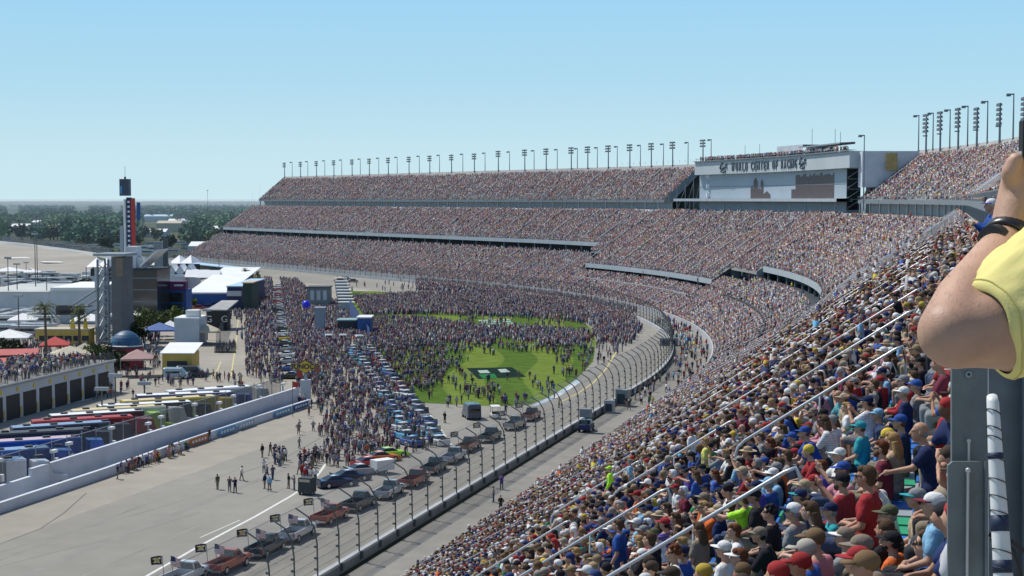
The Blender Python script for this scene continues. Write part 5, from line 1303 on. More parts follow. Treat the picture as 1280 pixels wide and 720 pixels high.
# yellow awning with the truck
t, L = bld('awning_booth', 'yellow booth under a large white sloping awning', 'booth', 203, 240, 470, 7, 4.3, MT['yellow'], None)
MB().mat(MT['roofw']).loft([[(-L/2-.3, -.6, 4.35), (-L/2-.3, 8, 5.6), (-L/2-.3, 8, 5.75), (-L/2-.3, -.6, 4.5)], [(L/2+.6, -.6, 4.35), (L/2+.6, 8, 5.6), (L/2+.6, 8, 5.75), (L/2+.6, -.6, 4.5)]]).build('awning', t)
MB().mat(MT['dark']).box((0, -.04, 1.6), (L*.68, .1, 2.6)).build('opening', t)
van('dark show truck parked out of the yellow booth', 240, 470, -1.5, (.04, .05, .07), 5.5, 2.1, 2.2); van('pale blue display van inside the yellow booth opening', 222, 472, -1.5, (.35, .5, .58), 5.0, 2.0, 2.1)
t, L = bld('white_container_office', 'white container office with flat roof and rooftop boxes', 'building', 218, 249, 432, 9, 6.2, MT['wallw'], MT['roofw'], over=.05); MB().mat(MT['white']).box((1, 3, 7.2), (3, 3, 1.8)).build('rooftop_box', t)
# small stand with G panels
t, L = bld('small_grandstand', 'small dark stand with letter G panels and bare sloping seats on top', 'grandstand', 258, 284, 413, 5, 5.0, MT['black'], None)
MB().mat(MT['deck']).loft([[(-L/2, 0, 5.1), (L/2, 0, 5.1), (L/2+1, 11, 6.8), (-L/2+2, 11, 6.8)], [(-L/2, 0, 5.4), (L/2, 0, 5.4), (L/2+1, 11, 7.1), (-L/2+2, 11, 7.1)]]).build('seat_rows', t)
for q in (-1, 1):
    o = text_mesh('letter', 'G', 2.4, .03, MT['white'], t); o.location = (q*2.0, -.08, 2.9); o.rotation_euler = (math.pi/2, 0, 0)
# gate fence by the pit lane
t = thing('gate_fence', 'dark mesh gate across the pit road with people behind it', 'fence', gp(268, 441)); 
L = (gp(295, 441)-gp(268, 441)).length; MB().mat(MT['mesh2']).box((L/2, 0, 1.2), (L, .05, 2.2)).build('fence_mesh', t); MB().mat(MT['dark']).box((L/2, 0, .15), (L, .3, .3)).build('base', t)
t = thing('gate_fence', 'tall mesh fence between the pit road and the small grandstand', 'fence', gp(270, 441)); a = gp(283, 405)-gp(270, 441); m = MB().mat(MT['mesh2']); m.poly([(0, 0, 0), (a.x, a.y, 0), (a.x, a.y, 4), (0, 0, 4)]); m.build('fence_mesh', t)
# tents, umbrellas, canopies
def canopy(px, py, w_, h, mt, lab, peak=1.6, nm='canopy_tent', cat='tent'):
    p = gp(px, py); t = thing(nm, lab, cat, p, .2); a = w_/2
    MB().mat(mt).add([(-a, -a, h), (a, -a, h), (a, a, h), (-a, a, h), (0, 0, h+peak), (-a, -a, h-.35), (a, -a, h-.35), (a, a, h-.35), (-a, a, h-.35)], [(0, 1, 4), (1, 2, 4), (2, 3, 4), (3, 0, 4), (5, 6, 1, 0), (6, 7, 2, 1), (7, 8, 3, 2), (8, 5, 0, 3)]).build('canopy', t)
    for x in (-a, a):
        for y in (-a, a): MB().mat(MT['steel']).tube((x, y, 0), (x, y, h), .06, n=5).build('tent_pole', t)
for a in [(12, 438, 9, 3.2, MT['white'], 'white tent on the left edge above the red roofs'), (69, 450, 6, 3.4, MT['red'], 'bright red umbrella tent below the palm trees'), (88, 468, 8, 4.0, MT['tan'], 'tan canvas tent beside the roof terrace crowd'), (106, 455, 5, 2.8, MT['tan'], 'small tan tent right of the larger tan one'),
          (200, 428, 7, 3.2, MT['blue'], 'small blue peaked tent left of the white container office'), (213, 424, 5, 3.0, MT['white'], 'small white tent touching the container office'), (259, 430, 6, 3.2, MT['tan'], 'pale round tent by the mesh gate'), (157, 412, 8, 4, MT['white'], 'white flat tent among the round bushes'),
          (112, 416, 9, 3.4, MT['white'], 'white tent at the foot of the video tower'), (29, 416, 7, 3.5, MT['white'], 'white trailer awning right of the left edge'), (12, 352, 12, 4.5, MT['white'], 'white peaked tent among far parked vehicles'), (39, 352, 8, 4, MT['white'], 'small white peaked tent among far parked vehicles'), (172, 470, 6, 3.6, M('faded_pink_canvas', (.42, .26, .24), .8, .1, 1), 'faded pink canopy beside the end of the garage')]:
    canopy(*a)
for x0, x1, yb, lab in ((-30, 46, 471, 'long faded red roof at the left edge, upper one'), (-30, 48, 484, 'long faded red roof at the left edge, lower one')):
    bld('red_pavilion', lab, 'pavilion', x0, x1, (yb+2, yb), 6, 4.2, MT['dark'], MT['redroof'], gable=.8)
p = gp(158, 460); t = thing('inflatable_dome', 'round stage shell, blue above and dark red below, beside the garage', 'stage', (p.x, p.y, 0), .2)
m = MB().mat(M('dome_blue', (.03, .10, .19), .5, .25, .6)); m.ell((0, 0, 4.0), (3.3, 3.0, 3.6), 24, 14); m.build('upper_shell', t); m = MB().mat(M('deep_red', (.22, .02, .04), .5, .1, 1)); m.tube((0, 0, 0), (0, 0, 4.2), 3.4, 3.5, n=24); m.build('lower_shell', t); m = MB().mat(MT['white']); m.line([(3.4*math.cos(a), 3.1*math.sin(a), 4.6) for a in [i*.3 for i in range(-11, 1)]], .14, 5); m.build('rim_band', t)
# sign
p = gp(382, 503); t = thing('fuel_sign', 'yellow diamond fuel sign with dark blue lettering above the pit exit', 'sign', (p.x, p.y, 0), -.05)
sx = p.y/F; zc = H-(459-249)*sx
MB().mat(MT['signblue']).add([(-16.5*sx, 0, zc), (-8*sx, 0, zc-4*sx), (0, 0, zc-9.0*sx), (8*sx, 0, zc-4*sx), (16.5*sx, 0, zc), (8*sx, 0, zc+4*sx), (0, 0, zc+9.0*sx), (-8*sx, 0, zc+4*sx)], [tuple(range(8))]).build('backing', t)
MB().mat(MT['signyellow']).add([(-14.5*sx, -.1, zc), (0, -.1, zc-7.8*sx), (14.5*sx, -.1, zc), (0, -.1, zc+7.8*sx)], [(0, 1, 2, 3)]).build('diamond', t)
o = text_mesh('lettering', 'SUNOCO', 8.6*sx, .02, MT['signblue'], t, bold=.03); o.location = (0, -.16, zc); o.rotation_euler = (math.pi/2, 0, 0)
o = text_mesh('lettering_outline', 'SUNOCO', 8.6*sx, .01, MT['signyellow'], t, bold=.09); o.location = (0, -.12, zc); o.rotation_euler = (math.pi/2, 0, 0)
MB().mat(MT['steel']).box((0, .2, zc/2), (.5, .3, zc)).build('sign_post', t); MB().mat(MT['wallw']).box((0, .2, 2.2), (1.6, 1.2, 3.2)).build('base_box', t)
for k, (px, py) in enumerate(((393, 472), (371, 481), (366, 496))):
    q = gp(px, py+25); t = thing('red_flag', ['red flag on a pole right of the fuel sign', 'red flag on a pole left under the fuel sign', 'lowest red flag beside the pit exit'][k], 'flag', (q.x, q.y, 0)); z = 5.6; MB().mat(MT['pole']).tube((0, 0, 0), (0, 0, z), .05, n=5).build('flag_pole', t)
    MB().mat(MT['red']).add([(0, 0, z), (.9, .5, z-.3), (.8, .2, z-1.1), (0, 0, z-.9)], [(0, 1, 2, 3)]).build('flag_cloth', t)
# stage and pit area equipment
t, L = bld('dark_stage_scaffold', 'dark scaffold stage with white screens at the far end of the pit crowd', 'stage', 384, 411, 386, 8, 6.5, MT['steel_far'], MT['dark'])
for k in range(3): MB().mat(MT['wallw']).box((-L/2+1.6+k*L/3.4, -.1, 4.2), (L/6, .1, 3)).build('screen', t)
for k in range(9):
    p = gp(426+k*.9, 359+k*4.2); t = thing('pit_box', 'white and grey pit box, %s of the stack-like row beside the blue stage' % rowname[k] if k else 'white and grey pit box farthest away in the row beside the blue stage', 'pit box', (p.x, p.y, 0), 0, 'pit boxes beside the blue stage'); MB().mat(MT['steel']).box((0, 0, 1.6), (4.4, 2.2, 2.2)).build('body', t); MB().mat(MT['white']).box((0, 0, 3.6), (4.8, 2.8, .12)).build('roof', t)
t, L = bld('blue_stage', 'blue fabric backed stage beside the crowd on the grass', 'stage', 447, 463, 421, 7, 4.6, MT['blue'], MT['white'])
t, L = bld('teal_roof_stage', 'low stage with teal grey flat roof left of the blue stage', 'stage', 422, 444, 418, 6, 3.4, MT['dark'], M('teal_roof', (.22, .34, .34), .6, .1, 1))
p = gp(437, 400); t = thing('blue_banner_fence', 'slanting blue banner screen at the corner of the grass', 'banner', (p.x, p.y, 0)); q = gp(462, 425)-p; m = MB().mat(M('banner_blue', (.05, .09, .24), .7, .15, 1)); m.poly([(0, 0, 0), (q.x, q.y, 0), (q.x, q.y, 3.0), (0, 0, 6.0)]); m.build('screen', t)
t, L = bld('pale_speaker_tower', 'pale blue grey equipment tower in the middle of the pit crowd', 'tower', 394, 405, 418, 3, 6.5, M('pale_tower', (.24, .30, .38), .6, .1, 1), MT['steel'])
p = gp(383, 412); t = thing('balloon', 'large round blue balloon above the pit crowd', 'balloon', (p.x, p.y, 0)); MB().mat(M('balloon_blue', (.02, .03, .75), .35, .05, 1)).ell((0, 0, 6.6), (1.05, 1.05, 1.05), 18, 12).build('envelope', t, smooth=True); MB().mat(MT['pole']).tube((0, 0, 0), (0, 0, 5.8), .02, n=4).build('tether', t)
# ================================================================ LAMP POLES, PALMS
def lamp(px, py, top, lab, heads=1):
    p = gp(px, py); z = H-(top-249)*p.y/F; t = thing('light_pole', lab, 'light pole', (p.x, p.y, 0), 0, 'light poles in the paddock'); MB().mat(MT['pole']).tube((0, 0, 0), (0, 0, z), .2, .12, n=6).build('pole', t)
    m = MB().mat(MT['steel'])
    for k in range(heads): m.box((0, 0, z-k*1.2), (2.0, .6, .5))
    m.build('lamp_head', t)
for i, (px, py, tp) in enumerate(((11, 392, 322), (22, 390, 330), (45, 385, 292), (47, 362, 266), (59, 392, 345), (95, 376, 345), (24, 435, 370), (33, 352, 328), (259, 425, 388), (128, 540, 487), (181, 520, 480), (145, 535, 470), (274, 352, 320), (260, 292, 238), (316, 262, 241), (325, 262, 230))):
    lamp(px, py, tp, 'slim dark light pole, %s' % ['near the left edge by the tents', 'right of the two at the left edge', 'tallest beside the far banking', 'far away in front of the trees', 'beside the white hall', 'thin one above the white hall', 'above the white shed roof', 'among far parked vehicles', 'with white lamp in front of the blue wall', 'in front of the red transporter', 'in front of the cream transporter', 'between two transporters', 'beside the long pit lane row', 'single one against the sky above the forest', 'short one left of the far stand', 'next to the far stand top corner'][i])
for (px, py, h) in ((57, 452, 11.5), (99, 447, 10.5), (307, 371, 9), (322, 366, 7)):
    p = gp(px, py); t = thing('palm_tree', 'palm tree %s' % {57: 'with full round crown above the red umbrella, the tallest', 99: 'right of the tallest one above the yellow kiosk', 307: 'small one beside the pale blue canopy', 322: 'smallest one beside the pit lane crowd'}[px], 'palm tree', (p.x, p.y, 0))
    m = MB().mat(MT['trunk']); m.line([(0, 0, 0), (.15, 0, h*.4), (.05, .1, h*.75), (0, 0, h)], [.38, .3, .26, .3], 8); m.build('trunk', t)
    PG = globals().setdefault('PALMG', M('palm_leaf', (.075, .10, .03), .8, .3, 2)); m = MB().mat(PG); r_ = random.Random(px)
    for k in range(38):
        a = r_.uniform(0, 6.28); e = r_.uniform(-.6, 1.25); Lf = r_.uniform(2.6, 3.6)*(h/11); P = []
        for j in range(6):
            u = j/5; P.append(Vector((math.cos(a)*math.cos(e)*Lf*u, math.sin(a)*math.cos(e)*Lf*u, h+math.sin(e)*Lf*u-1.7*u*u*(h/11))))
        sd = Vector((-math.sin(a), math.cos(a), 0))
        for j in range(5):
            for sg in (-1, 1):
                for q in range(2):
                    b0 = P[j].lerp(P[j+1], q*.5); b1 = P[j].lerp(P[j+1], q*.5+.32); tip = b0.lerp(P[min(j+1, 5)], .6)+sd*sg*.55*(1-.5*abs(j/5-.4))-Vector((0, 0, .25))
                    m.add([b0, b1, tip], [(0, 1, 2)])
    m.build('crown', t)
# leafy trees and bushes
LEAF = [M('leaf_olive', (.085, .105, .03), .9, .35, .6), M('leaf_dark', (.03, .05, .022), .9, .35, .6), M('leaf_bright', (.10, .14, .03), .9, .3, .6)]
def leafy(x, y, h, w_, mt, lab, grp=None, seed=0, n=260, nm='leafy_tree', cat='tree', leaf=.5):
    r_ = random.Random(seed); t = thing(nm, lab, cat, (x, y, 0), 0, grp)
    m = MB().mat(MT['trunk']); m.line([(0, 0, 0), (.1, .1, h*.35), (0, .1, h*.6)], [w_*.05+.08, w_*.04+.05, .05], 6)
    for k in range(4): a = k*1.6+r_.random(); m.tube((0, .1, h*.35), (math.cos(a)*w_*.3, math.sin(a)*w_*.3, h*.7), w_*.025+.03, .02, n=5)
    m.build('trunk', t)
    lobes = [(Vector((r_.uniform(-.3, .3)*w_, r_.uniform(-.3, .3)*w_, h*r_.uniform(.45, .82))), w_*r_.uniform(.2, .34)) for _ in range(9)]
    m = MB().mat(mt)
    for k in range(n):
        c, rad = r_.choice(lobes); d = Vector((r_.gauss(0, 1), r_.gauss(0, 1), r_.gauss(0, .8))).normalized(); p = c+d*rad*r_.uniform(.6, 1.05)
        a = Vector((r_.gauss(0, 1), r_.gauss(0, 1), r_.gauss(0, 1))).normalized()*leaf; b = a.cross(Vector((r_.gauss(0, 1), r_.gauss(0, 1), r_.gauss(0, 1)))).normalized()*leaf*.8
        m.add([p-a, p-b, p+a, p+b], [(0, 1, 2, 3)])
    m.build('crown', t)
for i, (px, py, h, w_, k) in enumerate(((165, 424, 5, 6, 1), (186, 424, 8, 7, 0), (196, 420, 6, 6, 0), (222, 412, 6, 5, 2), (128, 462, 5, 5, 1), (118, 466, 5.5, 5, 0), (145, 470, 5, 5, 1), (205, 410, 5, 5, 1), (174, 430, 5, 4, 1), (15, 452, 5, 6, 1), (240, 385, 3, 3, 2), (100, 366, 5, 7, 1), (107, 362, 4, 6, 1))):
    p = gp(px, py); leafy(p.x, p.y, h, w_, LEAF[k], ['dark round bush below the dark glass building', 'tallest olive round tree beside the blue tent', 'olive tree touching the blue tent', 'bright green tree in front of the blue entrance', 'dark palm-like bush at the end of the roof terrace', 'olive bush over the roof terrace crowd', 'dark bush in front of the blue and red dome', 'dark bush at the foot of the black mast', 'low dark bush between two round trees', 'dark bush behind the red roofs', 'small bush at the blue wall', 'dark bush behind the white hall, left one', 'dark bush behind the white hall, right one'][i], seed=i, n=520, leaf=.35)
# ================================================================ FAR LEFT: banked turn, parked cars, forest
far = MB().mat(MT['far_track'])
E0 = [gp(-220, 343), gp(-60, 343), gp(20, 343), gp(60, 343), gp(108, 343)]
nearl = [(-330, 343), (-100, 343), (0, 343), (60, 342.5), (112, 341)]; farl = [(-330, 291), (-100, 297), (0, 304), (60, 311), (122, 320)]
vs = []
for x, y in nearl: vs.append(gp(x, y, .05))
for x, y in farl: vs.append(gp(x, y, 2.6))
far.add(vs, [(i, i+1, 6+i, 5+i) for i in range(4)]); tag(far.build('banked_turn'), kind='structure')
m = MB().mat(MT['line'])
for (x0, y0, x1, y1, w_) in ((5, 322, 35, 321.3, 1.3), (50, 326.5, 76, 326.8, 1.5)):
    m.poly([gp(x0, y0, 1.5), gp(x1, y1, 1.5), gp(x1+4, y1+w_, 1.5), gp(x0+4, y0+w_, 1.5)])
tag(m.build('banking_marks'), kind='structure')
wl = MB().mat(MT['white']); P = [gp(x, y, 2.6) for x, y in [(-330, 291), (-100, 297), (0, 304), (30, 307), (60, 311), (90, 315), (122, 320), (140, 324)]]
for a, b in zip(P[:-1], P[1:]):
    d = b-a; c = (a+b)/2; wl.box((c.x, c.y, 3.2), (d.length, .6, 2.0), math.atan2(d.y, d.x))
tag(wl.build('distant_wall'), 'thin white wall along the top of the far banked turn', 'wall')
fz = thing('distant_fence', 'grey catch fence standing on the far banked turn wall', 'fence')
fm = MB().mat(MT['mesh2'])
for a, b in zip(P[:-1], P[1:]): fm.poly([(a.x, a.y, 4.2), (b.x, b.y, 4.2), (b.x, b.y, 8.5), (a.x, a.y, 8.5)])
fm.build('fence_mesh', fz)
# parked cars: one low car shape, copied
cm = MB().mat(MT['paint']); cm.loft([[(-.85, -2.2, .3), (.85, -2.2, .3), (.85, 2.2, .3), (-.85, 2.2, .3)], [(-.9, -2.2, .9), (.9, -2.2, .9), (.9, 2.2, .8), (-.9, 2.2, .8)]]); cm.box((0, -.2, 1.2), (1.5, 2.2, .55), taper=.82)
gm2 = MB().mat(MT['winglass']).box((0, -.2, 1.15), (1.56, 2.26, .36), taper=.92)
cbody = cm.mesh('car_body'); cglass = gm2.mesh('car_windows')
rmesh = MB().mat(MT['paint']); rmesh.box((0, 0, 1.9), (2.5, 9, 2.6)); rbody = rmesh.mesh('motorhome_body'); rg = MB().mat(MT['winglass']).box((0, 4.52, 2.1), (2.1, .06, .9)).box((-1.27, 0, 2.2), (.04, 6, .6)).box((1.27, 0, 2.2), (.04, 6, .6)).mesh('motorhome_windows')
r_ = random.Random(77); CC = [((.62, .62, .62), 'white'), ((.60, .6, .6), 'white'), ((.35, .36, .38), 'silver'), ((.05, .05, .055), 'black'), ((.30, .04, .04), 'red'), ((.04, .08, .22), 'blue'), ((.15, .16, .17), 'grey')]
def parked(px, py, rz, big, where, grp):
    c, cn = r_.choice(CC if not big else CC[:3]); p = gp(px, py); 
    t = link('motorhome' if big else 'parked_car', rbody if big else cbody, None, (p.x, p.y, 0), rz, c); link('windows', rg if big else cglass, t)
    tag(t, '%s %s %s' % (cn, 'motorhome' if big else 'parked car', where), 'motorhome' if big else 'car', grp)
for k in range(95):
    px = r_.uniform(-20, 300); lo = 305+max(px, 0)*.125; 
    parked(px, r_.uniform(lo-9, lo-4) if px < 140 else r_.uniform(305, 322), r_.uniform(1.2, 1.9), r_.random() < .35, 'far off beyond the banked turn near the forest edge', 'vehicles parked beyond the banked turn')
for k in range(85):
    px = r_.uniform(-20, 126); py = r_.uniform(347, 366)
    parked(px, py, r_.choice([1.5, 0, 1.3])+r_.uniform(-.1, .1), r_.random() < .4, 'in the crowded infield lot left of the video tower', 'vehicles in the infield lot')
for k in range(30):
    px = r_.uniform(-10, 60); py = r_.uniform(398, 425)
    parked(px, py, r_.choice([1.5, 0])+r_.uniform(-.1, .1), r_.random() < .5, 'between the white shed and the red roofs', 'vehicles beside the red roofs')
for k, (px, py) in enumerate(((238, 384), (247, 386), (258, 385), (270, 383), (283, 385), (432, 349), (424, 351), (441, 352))): parked(px, py+1, 1.6, False, ['first in front of the blue wall', 'second in front of the blue wall', 'third in front of the blue wall', 'fourth in front of the blue wall', 'last in front of the blue wall', 'on the far track beyond the grass', 'left of the others on the far track', 'rightmost on the far track'][k], None)
# low houses in the forest
for i, (x0, x1, yb, h, wm) in enumerate(((178, 207, 297, 5, 'white'), (180, 215, 277, 8, 'roofb'), (196, 226, 290, 9, 'tan'), (10, 35, 292, 7, 'white'), (60, 75, 290, 6, 'tan'), (265, 277, 294, 6, 'white'), (98, 106, 262, 6, 'white'), (144, 148, 262, 6, 'white'), (12, 20, 265, 7, 'white'), (40, 50, 284, 6, 'white'), (120, 140, 300, 5, 'tan'), (210, 235, 282, 6, 'white'), (236, 262, 318, 5, 'white'))):
    d_ = gp(x0, yb).y; bld('distant_house', ['low white building behind the scoring pylon', 'long pale blue roofed building in the forest', 'sand coloured hall in the forest', 'white hall at the forest edge on the left', 'small tan hall at the forest edge', 'white building beside the far stand', 'tiny white building high in the forest', 'tiny white building behind the pylon head', 'tiny white building at the far left', 'small white building left of the tan hall', 'low tan building near the pylon base', 'white roofed building in the forest right of the pylon', 'low white building beyond the white halls'][i], 'building', x0, x1, yb, 18, h, MT['wallw'] if wm != 'tan' else MT['tan'], MT[{'white': 'roofw', 'roofb': 'roofb', 'tan': 'tan'}[wm]], gable=2.5)
# individual trees at the forest edge
for i in range(26):
    px = r_.uniform(-10, 305); py = r_.uniform(296, 312) if i % 3 else r_.uniform(312, 322)
    if px < 120 and py > 302: py = 300
    p = gp(px, py); leafy(p.x, p.y, r_.uniform(9, 15), r_.uniform(9, 14), LEAF[r_.choice([0, 1, 1])], 'bushy tree at the forest edge beyond the banked turn', 'trees at the forest edge', seed=100+i, n=170, leaf=1.3)
# forest: countless trees of leaf-sized faces
FM, fnt, fb = nodes('forest_leaves')
at = fnt.nodes.new('ShaderNodeAttribute'); at.attribute_name = 'tint'; fnt.links.new(at.outputs['Color'], fb.inputs['Base Color']); fb.inputs['Roughness'].default_value = 1; fb.inputs['Specular IOR Level'].default_value = .1
NT_ = 14000; yy = 1090*np.exp(RNG.uniform(0, 1, NT_)*1.35); ang = RNG.uniform(-.42, -.10, NT_); xx = ang*yy
px_, py_, _ = proj_np(xx, yy, np.zeros(NT_)); lim = np.where(px_ < 130, 302+np.maximum(px_, 0)*.08, 312)
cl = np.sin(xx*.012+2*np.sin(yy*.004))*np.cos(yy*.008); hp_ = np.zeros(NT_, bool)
for x0_, x1_, yb_ in ((176, 210, 297), (178, 217, 277), (196, 228, 290), (8, 37, 292), (58, 77, 290), (264, 278, 294), (96, 108, 262), (142, 150, 262), (10, 22, 265), (38, 52, 284), (208, 237, 282)): hp_ |= (px_ > x0_-3) & (px_ < x1_+3) & (py_ > yb_) & (py_ < yb_+20)
ok = (py_ < lim) & ~hp_ & ~((cl > .85) & (yy < 1700)); xx, yy, cl = xx[ok], yy[ok], cl[ok]; N = len(xx)
hh = RNG.uniform(9, 19, N)*np.where(yy > 1700, 1.1, 1); K = 30
cx = np.repeat(xx, K); cy = np.repeat(yy, K); ch = np.repeat(hh, K); wd = np.repeat(RNG.uniform(3.5, 6.5, N), K)
dx = RNG.normal(0, 1, (N*K, 3)); dx /= np.linalg.norm(dx, axis=1)[:, None]; rad = RNG.uniform(.5, 1.05, N*K)
P = np.stack([cx+dx[:, 0]*rad*wd, cy+dx[:, 1]*rad*wd, ch*.62+dx[:, 2]*rad*ch*.38], 1)
sz = RNG.uniform(.9, 2.0, N*K)[:, None]; a = RNG.normal(0, 1, (N*K, 3)); a /= np.linalg.norm(a, axis=1)[:, None]; b = np.cross(a, RNG.normal(0, 1, (N*K, 3))); b /= np.linalg.norm(b, axis=1)[:, None]
Q = np.stack([P-a*sz, P-b*sz*.8, P+a*sz, P+b*sz*.8], 1).reshape(-1, 3).astype(np.float32)
base = np.stack([.105+.035*RNG.random(N), .165+.04*RNG.random(N), .125+.015*RNG.random(N)], 1); lit = (cl > .2)[:, None]; base = np.where(lit, base*np.array([1.3, 1.4, .95]), base)  # sunlit clumps painted as a brighter leaf tint
fade = np.clip((yy-1100)/3200, 0, 1)[:, None]; base = base*(1-fade*.6)+np.array([.09, .13, .12])*fade*.6  # distance haze painted into the leaf tint
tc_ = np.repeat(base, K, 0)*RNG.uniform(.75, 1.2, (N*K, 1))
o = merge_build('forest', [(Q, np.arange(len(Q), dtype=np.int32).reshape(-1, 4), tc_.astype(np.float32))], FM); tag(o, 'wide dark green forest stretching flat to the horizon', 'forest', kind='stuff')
# distant forest canopy to the horizon
gx = np.linspace(-1, 1, 260); rows = 3000*np.exp(np.linspace(0, 1, 90)*1.6); V = []; 
for y in rows:
    for u in gx: V.append((u*y*1.1, y, (0 if y < 3001 else 11+RNG.uniform(0, 3))))
fs = [(j*260+i, j*260+i+1, (j+1)*260+i+1, (j+1)*260+i) for j in range(89) for i in range(259)]
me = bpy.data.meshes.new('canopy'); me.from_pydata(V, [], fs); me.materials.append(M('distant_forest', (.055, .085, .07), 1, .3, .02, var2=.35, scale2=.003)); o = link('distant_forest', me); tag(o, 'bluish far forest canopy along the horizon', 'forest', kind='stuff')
# ================================================================ TOWER (sign building)
S_A = 404.5; S_B = s_at(869, 54, 430, 560, 45)
tw_ = thing('track_tower', 'long white and grey tower building with large lettering along its top band', 'building', pt(S_A, 54, 0))
TL = tw_.location.copy(); TZ = 47.0
def tq(s, o, z): p = pt(s, o, z); return (p[0]-TL.x, p[1]-TL.y, z)
def tsweep(m, prof, s0, s1, n=24):
    k = len(prof); vs = []; ss = [s0+(s1-s0)*i/n for i in range(n+1)]
    for s in ss: vs += [tq(s, o, z) for o, z in prof]
    return m.add(vs, [(j*k+i, j*k+i+1, (j+1)*k+i+1, (j+1)*k+i) for j in range(n) for i in range(k-1)])
m = MB().mat(MT['tower']); tsweep(m, [(56, 29.5), (56, 42.6)], S_A+8, S_B)
m.poly([tq(S_B, 56, 29), tq(S_B, 56, TZ), tq(S_B, 74, TZ), tq(S_B, 74, 29)]); m.poly([tq(S_A+8, 56, 29), tq(S_A+8, 56, 42.6), tq(S_A+8, 60, 42.6), tq(S_A+8, 60, 29)]); m.poly([tq(S_A+4, 60, 29), tq(S_A+4, 60, 42.6), tq(S_A+4, 80, 42.6), tq(S_A+4, 80, 29)])
m.build('wall', tw_)
m = MB().mat(MT['towerband']); tsweep(m, [(54, 42.5), (54, TZ)], S_A, S_B); tsweep(m, [(54, 42.52), (60, 42.52)], S_A, S_B); tsweep(m, [(54, TZ), (80, TZ)], S_A, S_B)
m.build('sign_band', tw_)
m = MB().mat(MT['wallw']); m.poly([tq(S_A, 54, 42.5), tq(S_A, 54, TZ), tq(S_A, 84, TZ), tq(S_A, 84, 42.5)]); m.build('end_wall', tw_)
m = MB().mat(MT['wallsh']); m.box(tq(S_A-2, 64, 42), (15, 6, 9.6), -.05); m.build('wing', tw_); m = MB().mat(MT['glass']); m.box(tq(S_A-5.2, 70, 39), (12, .3, 3), -.05); m.build('wing_window', tw_)
m = MB().mat(M('sign_yellow_banner', (.46, .34, .14), .7, .2, 1)); m.box(tq(S_A-5.4, 63.6, 44), (3, .1, 4.6), -.05); m.build('yellow_banner', tw_)
# dark panels: reflection of the stands painted on the glass, ragged top
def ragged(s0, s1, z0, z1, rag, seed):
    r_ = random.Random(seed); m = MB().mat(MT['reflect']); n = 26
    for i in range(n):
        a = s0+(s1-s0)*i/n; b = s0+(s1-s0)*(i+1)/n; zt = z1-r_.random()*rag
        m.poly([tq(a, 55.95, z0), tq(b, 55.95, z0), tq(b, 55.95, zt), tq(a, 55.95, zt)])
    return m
sW0 = s_at(1043, 56, 380, 470, 35); sW1 = s_at(994, 56, 390, 560, 35); ragged(min(sW0, sW1), max(sW0, sW1), 33.8, 41.6, .9, 1).build('painted_reflection', tw_)
m = MB().mat(MT['reflect']); m.poly([tq(sW1, 55.95, 33.8), tq(sW1+3, 55.95, 33.8), tq(sW1+3, 55.95, 37), tq(sW1, 55.95, 37)]); m.build('painted_reflection', tw_)
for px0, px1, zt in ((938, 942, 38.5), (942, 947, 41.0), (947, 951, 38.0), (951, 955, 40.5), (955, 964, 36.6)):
    a, b = s_at(px0, 56, 400, 566, 35), s_at(px1, 56, 400, 566, 35); m = MB().mat(MT['reflect']); m.poly([tq(a, 55.94, 34), tq(b, 55.94, 34), tq(b, 55.94, zt-1.2), tq((a+b)/2, 55.94, zt), tq(a, 55.94, zt-1)]); m.build('painted_reflection', tw_)
for k in range(3):
    m = MB().mat(MT['roofw']); m.box(tq(S_B-6, 55.93, 35.5+k*3.2), (1.2, 1.6, 1.4)); m.build('window', tw_)
pl_ = MB().mat(MT['steel_far']); tsweep(pl_, [(55.92, 38.2), (55.92, 38.35)], S_A+8, S_B); pl_.build('panel_joint', tw_)
# stair core next to the corner
m = MB().mat(MT['glass']); m.poly([tq(S_A+7.9, 56.1, 31), tq(S_A+7.9, 59.9, 31), tq(S_A+7.9, 59.9, 42.5), tq(S_A+7.9, 56.1, 42.5)]); m.build('stair_glazing', tw_)
m = MB().mat(MT['steel'])
for k in range(4): m.tube(tq(S_A+7.6, 56.2, 31.5+k*2.8), tq(S_A+7.6, 59.8, 33.9+k*2.8), .16, n=4); m.tube(tq(S_A+7.6, 56.2, 34+k*2.8), tq(S_A+7.6, 59.8, 34+k*2.8), .12, n=4)
m.build('stair_flights', tw_)
cn_ = MB().mat(MT['fascia']); tsweep(cn_, [(51.5, 33.3), (51.5, 34.2), (55.9, 34.2), (55.9, 33.3), (51.5, 33.3)], S_A+3, S_B+10); cn_.build('canopy', tw_)
for k in range(14): MB().mat(MT['steel_far']).box((0, 0, 0), (.3, .3, 4)).build('canopy_post', tw_, loc=tq(S_A+5+k*12, 51.9, 31.4))
# lettering curved onto the band, letter by letter
txt = 'WORLD CENTER OF RACING'; xa, xb = 914, 997; sa = s_at(xa, 54, 400, 566, 44); sb_ = s_at(xb, 54, 400, 566, 44)
MT['signgrey'] = M('sign_lettering_grey', (.10, .13, .16), .6, .1, 1)
adv = {'W': 1.35, 'I': .5, ' ': .75}; tot = sum(adv.get(c, 1.0) for c in txt); u = 0
for c in txt:
    a = adv.get(c, 1.0); s_ = sa+(sb_-sa)*((u+a/2)/tot); u += a
    if c == ' ': continue
    o = text_mesh('letter', c, 3.9, .12, MT['signgrey'], tw_, bold=.06); h_ = path(s_)[2]
    o.location = tq(s_, 53.85, 44.6); o.rotation_euler = (math.pi/2, 0, -h_-math.pi/2); 
    w0 = max(v.co.x for v in o.data.vertices)-min(v.co.x for v in o.data.vertices); o.scale = (abs(sb_-sa)/tot*a*.74/w0, 1, 1)
